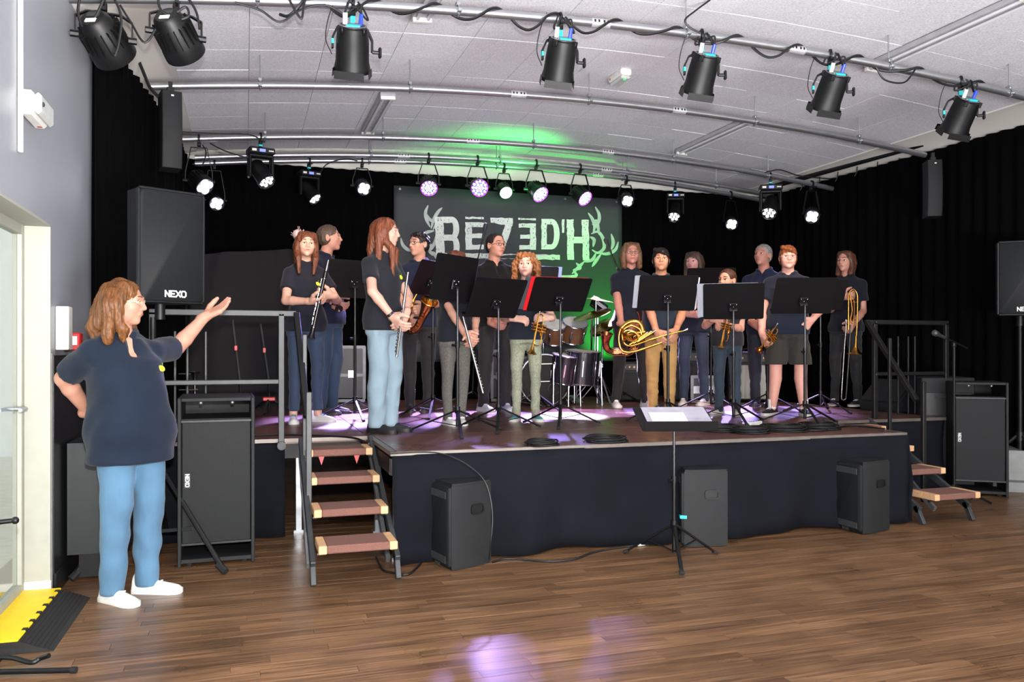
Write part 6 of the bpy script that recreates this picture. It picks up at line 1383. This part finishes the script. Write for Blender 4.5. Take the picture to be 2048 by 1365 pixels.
b = MB(); b.T = X; b.lathe([(.06, .217), (.065, .221), (.07, .217)], 20, Tr(.1, -.1, 0), False); b.build('port_ring', M_CHROME, o)
drum('left rack tom of the drum kit, shiny wood finish', dk(1108, 665, 9.3), (-.1, -.5, .85), .13, .20, mat('wood_drum_wrap', '6b4a34', .15, .4, coat=.6), 6)
drum('right rack tom of the drum kit, shiny wood finish', dk(1147, 662, 9.35), (.0, -.5, .85), .14, .21, MATS['wood_drum_wrap'], 6)
f = dk(1163, 735, 9.1); drum('black floor tom standing on three chrome legs', f, (.05, -.1, 1), .19, .36, M_DRUM, 8, [((.19, -.1, .05), (.20, -.11, SZ - f.z)), ((-.19, -.1, .05), (-.20, -.11, SZ - f.z)), ((0, .2, .05), (0, .21, SZ - f.z))])
f = dk(1128, 738, 9.0); drum('small dark side drum beside the bass drum', f, (.1, -.2, 1), .15, .3, M_DRUM, 8, [((.15, -.08, .05), (.16, -.09, SZ - f.z)), ((-.15, -.08, .05), (-.16, -.09, SZ - f.z)), ((0, .15, .05), (0, .16, SZ - f.z))])
def cymbal(label, px, py, d, r, ax, foot=None, two=False):
    c = dk(px, py, d); o = thing('cymbal', label, 'cymbal', c); X = aim(Vector(ax).normalized())
    for s in ((0, .03) if two else (0,)):
        b = MB(); b.T = X @ Tr(0, 0, s); b.lathe([(.008, .03), (.035, .022), (.05, .010), (r, -.012), (r, -.014), (.05, .006), (.0, .018)], 28, None, False); b.build('bronze_plate', M_CYM, o)
    g = (foot or Vector((c.x, c.y + .05, SZ))) - c
    b = MB(); b.cyl((0, 0, .04), (0, 0, -.02), .005, 6); b.cyl((0, 0, -.02), (g.x, g.y, g.z + .3), .011, 10); b.build('stand_tube', M_CHROME, o)
    b = MB(); b.cyl((g.x * .5, g.y * .5, g.z * .5 - .02), (g.x * .5, g.y * .5, g.z * .5 + .02), .018, 10); b.build('collar', M_CHROME, o)
    for k in range(3): a = .5 + 2 * PI * k / 3; b = MB(); b.bar((g.x, g.y, g.z + .32), (g.x + .26 * math.cos(a), g.y + .26 * math.sin(a), g.z + .01), .018, .008); b.build('leg', M_CHROME, o, 0)
    return o
cymbal('upper cymbal of the drum kit seen edge-on against the green glow', 1192, 599, 9.3, .20, (.1, -.1, 1))
cymbal('lower tilted cymbal of the drum kit in front of the green glow', 1184, 628, 9.15, .22, (-.35, -.12, 1), on(1182, 806, SZ))
cymbal('hi-hat cymbal pair at the right side of the drum kit', 1206, 655, 9.4, .16, (-.6, -.2, .8), None, True)
cymbal('cymbal left of the drum kit, behind the trumpet girl', 1088, 640, 9.7, .2, (.2, -.15, 1))
o = thing('drum_pad', 'black electronic drum pad tilted above the kit', 'drum pad', dk(1198, 612, 9.45)); b = MB(); b.box((0, 0, 0), (.22, .04, .16), Matrix.Rotation(.6, 3, 'Y') @ Matrix.Rotation(-.5, 3, 'X'), .01); b.build('pad', M_BLACK, o, 0); b = MB(); b.box((.02, -.03, .0), (.14, .012, .05), Matrix.Rotation(.6, 3, 'Y') @ Matrix.Rotation(-.5, 3, 'X'), .004); b.build('white_panel', M_PAPER, o, 0); b = MB(); b.cyl((0, .03, -.05), (0, .05, SZ - o.location.z), .011, 8); b.build('stand_tube', M_CHROME, o)
o = thing('drum_pedal', 'chrome bass drum pedal and hardware below the kit', 'pedal', on(1150, 808, SZ)); b = MB(); b.box((0, 0, .015), (.1, .28, .02), None, .004); b.build('base_plate', M_CHROME, o, 0); b = MB(); b.box((0, -.02, .06), (.08, .24, .01), Matrix.Rotation(.25, 3, 'X')); b.build('footboard', M_STEEL, o, 0); b = MB(); b.cyl((-.06, .1, .02), (-.06, .1, .22), .008, 6); b.cyl((.06, .1, .02), (.06, .1, .22), .008, 6); b.cyl((-.07, .1, .2), (.07, .1, .2), .008, 6); b.build('frame', M_CHROME, o)

# ------------------------------------------------------------------ backline and cases
def amp(label, px, ytop, ybot, d, w, rz, face, top=True):
    c = at(px, 700, d); c.z = SZ; h = (ybot - ytop) / F_PX * d; o = thing('guitar_amplifier', label, 'amplifier', c, rz)
    b = MB(); b.box((0, .02, h / 2 + .01), (w, .26, h - .02), None, .012); b.build('cabinet', M_CAB, o, 0)
    b = MB(); b.box((0, -.113, h * .40), (w - .06, .012, h * .66), None, .003); b.build('grille_cloth', face, o, 0)
    b = MB(); b.box((0, -.113, h * .87), (w - .06, .012, h * .16), None, .003); cp = b.build('control_panel', M_BLACK, o, 0)
    for k in range(6): b = MB(); b.cyl((-w * .36 + k * w * .14, -.118, h * .87), (-w * .36 + k * w * .14, -.138, h * .87), .012, 10); b.build('knob', mat('amber_knob', 'c08a3a', .4), cp)
    b = MB(); b.tube(spline([(-.1, 0, h), (-.09, 0, h + .03), (.09, 0, h + .03), (.1, 0, h)], 4), .008, 6); b.build('handle', M_BLACK, o)
    for x in (-1, 1):
        for y in (-.06, .1): b = MB(); b.cyl((x * (w / 2 - .05), y, 0), (x * (w / 2 - .05), y, .012), .018, 8); b.build('foot', M_RUB, o)
    return o
amp('guitar amplifier with silver-grey ribbed cloth behind the small boy', 1505, 692, 793, 9.75, .58, -.5, mat('silver_grille_cloth', '8a8f86', .6, var=.35, scale=(160, 3, 3)))
amp('small amplifier behind the boy in khaki trousers, by the drums', 1262, 712, 792, 9.8, .4, -.35, M_GRIL)
amp('dark bass amplifier behind the smiling woman', 1372, 690, 792, 9.9, .5, -.4, M_GRIL)
M_CASE = mat('dull_case_aluminium', '6f7074', .5, .7)
def flight_case(label, px, ytop, ybot, d, w, rz=0, n=1):
    c = at(px, 700, d); c.z = SZ; h = (ybot - ytop) / F_PX * d; o = thing('flight_case', label, 'case', c, rz)
    b = MB(); b.box((0, 0, h / 2 + .03), (w, .45, h - .06)); b.build('panel', mat('black_laminate', '22222a', .45), o, 0)
    for z in (.03, h * .5, h): b = MB(); b.box((0, -.228, z if z else .03), (w + .02, .012, .035)); b.build('aluminium_band', M_CASE, o, 0)
    for x in (-1, 1): b = MB(); b.box((x * w / 2, -.22, h / 2 + .03), (.035, .035, h - .04)); b.build('aluminium_corner', M_CASE, o, 0); b = MB(); b.box((x * w * .25, -.236, h * .52), (.1, .012, .09), None, .003); b.build('latch', M_STEEL, o, 0)
    for x in (-1, 1):
        for y in (-.15, .15): b = MB(); b.cyl((x * (w / 2 - .06) - .015, y, .025), (x * (w / 2 - .06) + .015, y, .025), .026, 10); b.build('wheel', M_RUB, o)
    return o
flight_case('silver-edged flight case behind the adult at the left', 680, 676, 786, 9.7, .55, -.1)
flight_case('small silver-edged case behind the man with glasses', 1000, 690, 790, 9.9, .4, .1)
flight_case('narrow silver case behind the woman in jeans', 1400, 742, 795, 9.6, .24, -.4)
# cloth-covered keyboard hump at the left rear
o = thing('covered_piano', 'tall hump covered with a black cloth behind the left rail', 'piano', at(490, 700, 9.2)); o.location.z = SZ
b = MB(); rings = []
for i in range(7):
    f = i / 6; z = 1.70 * f; w = .62 + .06 * (1 - f); d_ = .30 + .08 * (1 - f)
    if i == 6: w *= .8; d_ *= .7
    rings.append([Vector((w * (abs(math.cos(a)) ** .6) * (1 if math.cos(a) > 0 else -1) + .02 * math.sin(a * 9 + f), d_ * (abs(math.sin(a)) ** .6) * (1 if math.sin(a) > 0 else -1) + .02 * math.sin(a * 11), z + .06 * math.cos(a) * (i == 6))) for a in [2 * PI * k / 48 for k in range(48)]])
b.loft(rings); b.build('cloth_cover', mat('black_cover_cloth', '0f0e13', .9, var=.2), o, 60)
def gstand(label, px0, py0, px1, py1, d):
    p0, p1 = at(px0, py0, d), at(px1, py1, d + .1); g = Vector((p1.x, p1.y, SZ)); o = thing('instrument_stand', label, 'stand', g); b = rel(o); b.cyl(p0, p1, .010, 8); b.build('pole', M_GREY, o)
    b = rel(o); b.box(p0.lerp(p1, .45), (.03, .03, .05), None, .004); b.build('red_grip', M_RED, o, 0)
    for k in range(3): a = .3 + 2 * PI * k / 3; b = MB(); b.bar((0, 0, .16), (.22 * math.cos(a), .22 * math.sin(a), .012), .02, .012); b.build('leg', M_BLACK, o, 0)
    b = rel(o); b.cyl(p1, g, .012, 8); b.build('lower_tube', M_BLACK, o); b = MB(); b.box((0, -.02, .14), (.12, .05, .04), None, .008); b.build('red_rest', M_RED, o, 0); return o
gstand('slanted thin stand with red grip, left one behind the rail', 465, 640, 480, 765, 7.9); gstand('slanted thin stand with red grip, right one behind the rail', 521, 648, 538, 765, 7.9)
o = thing('silver_microphone_case', 'tall slim silver panel standing behind the left rail', 'panel', at(428, 700, 9.0)); o.location.z = SZ; b = MB(); b.box((0, 0, .18), (.04, .3, .36), None, .004); b.build('panel', M_ALU, o, 0)
o = thing('trumpet_stand_rack', 'silver brass instruments on a rack behind the pointing woman', 'rack', at(375, 700, 8.2)); o.location.z = SZ
b = MB(); b.cyl((0, 0, 0), (0, 0, .75), .014, 8); b.box((0, 0, .01), (.3, .3, .02)); b.build('post', M_GREY, o)
for z in (.12, .22, .30, .38): b = MB(); b.cyl((-.09, -.03, z), (.1, -.05, z), .012, 10); b.build('silver_tube', M_SILV, o)
b = MB(); b.lathe([(.012, 0), (.016, .15), (.03, .22), (.055, .25)], 16, Tr(.07, -.04, .15), False); b.build('bell', M_SILV, o)
# microphone stands
def boom(label, p_foot, p_top, p_tip, p_back, legs=.3):
    g = Vector(p_foot); o = thing('microphone_stand', label, 'microphone stand', g); b = rel(o); t = Vector(p_top); b.cyl((g.x, g.y, g.z + .1), t, .010, 8); b.build('pole', M_BLACK, o)
    b = rel(o); b.cyl(p_back, p_tip, .008, 8); b.build('boom_arm', M_BLACK, o); d = (Vector(p_tip) - Vector(p_back)).normalized()
    b = rel(o); b.tube([Vector(p_tip), Vector(p_tip) + d * .10, Vector(p_tip) + d * .13, Vector(p_tip) + d * .17, Vector(p_tip) + d * .185], [.012, .016, .025, .026, .012], 10); b.build('microphone', M_GREY, o)
    b = rel(o); b.box(t, (.03, .03, .04), None, .005); b.build('clutch', M_BLACK, o, 0)
    for k in range(3): a = .9 + 2 * PI * k / 3; b = MB(); b.bar((0, 0, .13), (legs * math.cos(a), legs * math.sin(a), .01), .016, .016); b.build('leg', M_BLACK, o, 0)
    return o
boom('microphone boom stand in the dark beside the right subwoofer', on(1908, 1000, 0), at(1908, 690, 7.05), at(1890, 676, 6.95), at(1935, 697, 7.15))
boom('microphone boom stand in front of the banner by the drums', on(1245, 806, SZ), at(1236, 540, 9.4), at(1222, 505, 9.3), at(1252, 575, 9.5))
boom('microphone stand behind the man with glasses', on(945, 806, SZ), at(955, 520, 9.4), at(965, 478, 9.35), at(946, 560, 9.45))

# ------------------------------------------------------------------ things on the floor, stage edge and left wall
def coil(label, px, py, r, n=5, z=SZ, sq=1):
    c = on(px, py, z); pts = []
    for k in range(n * 18): a = 2 * PI * k / 18; q = r * (1 - .10 * math.sin(k * .37)) * (.75 + .25 * math.sin(k * .11) ** 2); pts.append((c.x + q * math.cos(a), c.y + q * math.sin(a) * sq, z + .007 + .006 * (k // 18) + .003 * math.sin(k)))
    b = MB(); b.T = Tr(c).inverted(); b.tube(pts, .006, 5); o = b.build('cable_coil', M_CABLE); o.location = c; return tag(o, label, 'cable')
coil('coiled black cable on the stage front, left coil', 1085, 891, .11); coil('coiled black cable on the stage front, right and larger coil', 1212, 883, .15)
for i, (x, y, r) in enumerate(((1440, 862, .16), (1500, 866, .14), (1570, 862, .17), (1640, 858, .15))):
    coil(['heap of black cable nearest the front stand', 'heap of black cable beside the small white box', 'heap of black cable before the boy in shorts', 'heap of black cable rightmost on the stage edge'][i], x, y, r, 7)
q = on(1508, 852, SZ); o = thing('power_strip', 'white power strip lying on the stage front among cables', 'power strip', q, .5)
b = MB(); b.box((0, 0, .018), (.2, .05, .034), None, .006); b.build('body', M_WHITEP, o, 0)
for k in range(4): b = MB(); b.cyl((-.07 + k * .045, 0, .03), (-.07 + k * .045, 0, .0365), .015, 10); b.build('socket', M_GREY, o)
def gcable(label, pts, z=.006, r=.007, n=6):
    return cable(label, [on(x, y, z) if len((x, y)) == 2 else None for x, y in pts], r, n=n)
gcable('black cable across the floor from the stairs to the left monitor', [(752, 1115), (765, 1140), (785, 1146), (815, 1150), (838, 1132), (845, 1118)])
gcable('black cable along the floor between left and middle monitors', [(985, 1125), (1010, 1119), (1050, 1120), (1100, 1124), (1150, 1119), (1185, 1106), (1225, 1098), (1270, 1092)])
gcable('black cable running along the left front edge of the stage deck', [(505, 872), (560, 870), (640, 872), (705, 876), (738, 888)], SZ + .008)
q0 = on(776, 908, SZ + .01); cable('thin cable hanging from the stage edge over to the left monitor', [q0, on(860, 905, SZ + .01), at(905, 915, 4.84), at(945, 938, 4.80), at(973, 970, 4.76), at(985, 1030, 4.74), at(980, 1100, 4.76), on(978, 1122, .01)], .004)
gcable('black cable across the right part of the stage front', [(1470, 865), (1560, 858), (1640, 862), (1700, 852), (1770, 858)], SZ + .008)
for lb, x, y in (('white and blue cable plug beside the left monitor', 868, 1110), ('white and blue cable plug under the front music stand', 1345, 1082), ('white cable connector on the floor before the stage', 1285, 1089)):
    q = on(x, y, .012); o = thing('cable_plug', lb, 'plug', q, .2); b = MB(); b.cyl((-.035, 0, 0), (.015, 0, 0), .011, 10); b.build('plug_body', M_WHITEP, o)
    b = MB(); b.cyl((.015, 0, 0), (.045, 0, 0), .0115, 10); b.build('plug_collar', M_BLUE if 'blue' in lb else M_STEEL, o)
# left wall: white box, red alarm, hung cabinet
p = atX(106, 656, LX); o = thing('wall_panel', 'slim white box on the left wall above the black dado', 'box', (LX + .002, 4.98, p.z - .12)); b = MB(); b.box((.032, 0, .12), (.064, .10, .235), None, .004); b.build('housing', M_CREAM, o, 0); b = MB(); b.box((.032, -.052, .12), (.05, .004, .215)); b.build('front_plate', M_CREAM, o, 0)
o = thing('fire_alarm_button', 'red fire alarm call point on the left wall beside the white box', 'alarm', (LX + .002, 5.2, p.z - .12)); b = MB(); b.box((.04, 0, .05), (.08, .09, .10), None, .006); b.build('housing', M_RED, o, 0); b = MB(); b.box((.05, -.047, .055), (.03, .004, .05)); b.build('white_plate', M_WHITEP, o, 0)
b = MB(); b.box((.02, 0, .17), (.02, .03, .14)); b.build('duct', M_STEEL, o, 0)
p = on(152, 1092, 0); o = thing('wall_cabinet', 'dark teal slanted cabinet by the left wall behind the woman', 'cabinet', (LX + .03, 5.28, .16)); mt = mat('dark_teal_paint', '131c1f', .45)
b = MB(); b.prism([(0, 0), (.30, 0), (.30, .42), (.17, .62), (0, .62)], .42, Matrix(((1, 0, 0, 0), (0, 0, 1, -.2), (0, 1, 0, 0), (0, 0, 0, 1)))); b.build('housing', mt, o, 0)
b = MB(); b.box((.305, .01, .21), (.012, .36, .38), None, .004); b.build('door', mt, o, 0); b = MB(); b.box((.15, .0, -.07), (.2, .3, .14)); b.build('plinth', M_BLACK, o, 0)
# yellow cable ramp at the lower left
a0, a1 = on(78, 1204, 0), on(-17, 1312, 0); dv = (a1 - a0).normalized(); L = .8; sd = Vector((-dv.y, dv.x, 0)) * 1
o = thing('cable_ramp', 'yellow and black rubber cable ramp on the floor at lower left', 'cable ramp', (a0.x, a0.y, 0), math.atan2(dv.y, dv.x))
b = MB(); w = .24; b.prism([(-w, 0), (w, 0), (w * .42, .055), (-w * .42, .055)], L, Matrix(((0, 0, 1, 0), (1, 0, 0, 0), (0, 1, 0, 0), (0, 0, 0, 1)))); b.build('rubber_base', mat('black_ramp_rubber', '1c1b1a', .8, bump=.4, bscale=60), o, 0)
b = MB(); b.box((L / 2, 0, .058), (L, w * .86, .012), None, .004); b.build('yellow_lid', mat('yellow_ramp_plastic', 'f0cf10', .5, var=.05), o, 0)
for s in (-1, 1):
    for k in range(7):
        y0, y1 = s * (w * .46 + k * .017), 0; z = .053 - (abs(y0) - w * .42) / (w * .58) * .055; b = MB(); b.box((L / 2, y0, z + .002), (L - .01, .008, .006)); b.build('rib', M_RUB, o, 0)
for k in range(6): b = MB(); b.box((.06 + k * .12, w * .40, .06), (.03, .02, .012)); b.build('hinge', M_RUB, o, 0)
# foot of a stand and lever in the lower left corner
c = on(-40, 1344, .0); o = thing('stand_foot', 'black round leg of a stand at the bottom left edge', 'stand', c); b = rel(o); b.cyl(on(-60, 1346, .02), on(150, 1341, .02), .011, 10); lg = b.build('leg', M_BLACK, o); b = rel(o); b.cyl(on(142, 1341, .02), on(153, 1341, .02), .0135, 10); b.build('rubber_foot', M_RUB, lg)
b = rel(o); b.tube(spline([on(-40, 1318, .05), on(20, 1316, .06), on(62, 1326, .05), on(80, 1318, .06), on(98, 1312, .075)], 5), .010, 8); b.build('curved_lever', M_BLACK, o); b = rel(o); b.cyl(on(-50, 1345, .02), on(-50, 1318, .05), .011, 8); b.build('joint', M_BLACK, o)
o = thing('door_lever', 'black rounded handle bar poking in at the left edge', 'handle', at(-6, 1047, 3.3)); b = MB(); b.cyl((-.04, 0, 0), (.055, .01, .005), .010, 10); b.build('bar', M_BLACK, o); b = MB(); b.ell((.062, .01, .005), (.015, .015, .015), 12, 8); b.build('knob', M_BLACK, o)
q = o.location; b = MB(); b.cyl((-.04, 0, 0), (-.06, -.0, -q.z), .012, 8); b.build('upright', M_BLACK, o)

q = on(2040, 986, 0); o = thing('plastic_crate', 'pale grey case on the floor behind the far right speaker stand', 'case', (q.x + .12, q.y + .2, 0), -.6)
b = MB(); b.prism([(-.2, 0), (.2, 0), (.2, .26), (.05, .38), (-.2, .38)], .44, Matrix(((1, 0, 0, 0), (0, 0, 1, -.22), (0, 1, 0, 0), (0, 0, 0, 1)))); b.build('body', mat('pale_grey_case', '7d7f7e', .6), o, 0)
b = MB(); b.box((0, -.222, .1), (.36, .01, .02)); b.build('seam', M_GREY, o, 0)
# ------------------------------------------------------------------ separate pieces become objects of their own
def split_islands(o):
    me = o.data; n = len(me.vertices); par = list(range(n))
    def find(a):
        while par[a] != a: par[a] = par[par[a]]; a = par[a]
        return a
    for e in me.edges: a, b = find(e.vertices[0]), find(e.vertices[1]); par[a] = b
    groups = {}
    for p in me.polygons: groups.setdefault(find(p.vertices[0]), []).append(p.index)
    if len(groups) < 2: return
    bms = []
    for g in groups.values():
        keep = set(g); bm = bmesh.new(); bm.from_mesh(me); bm.faces.ensure_lookup_table()
        bmesh.ops.delete(bm, geom=[f for f in bm.faces if f.index not in keep], context='FACES'); bms.append(bm)
    for i, bm in enumerate(bms):
        m2 = me.copy(); bm.to_mesh(m2); bm.free()
        if i == 0: o.data = m2
        else:
            c = o.copy(); c.data = m2; COL.objects.link(c)
for o in list(bpy.data.objects):
    if o.type == 'MESH' and o.parent and o.name.split('.')[0] in ('bolt', 'cross_bar', 'laces', 'stud', 'brace', 'ring', 'rim', 'grille_band', 'end_cap', 'led', 'key_rod', 'label'): split_islands(o)
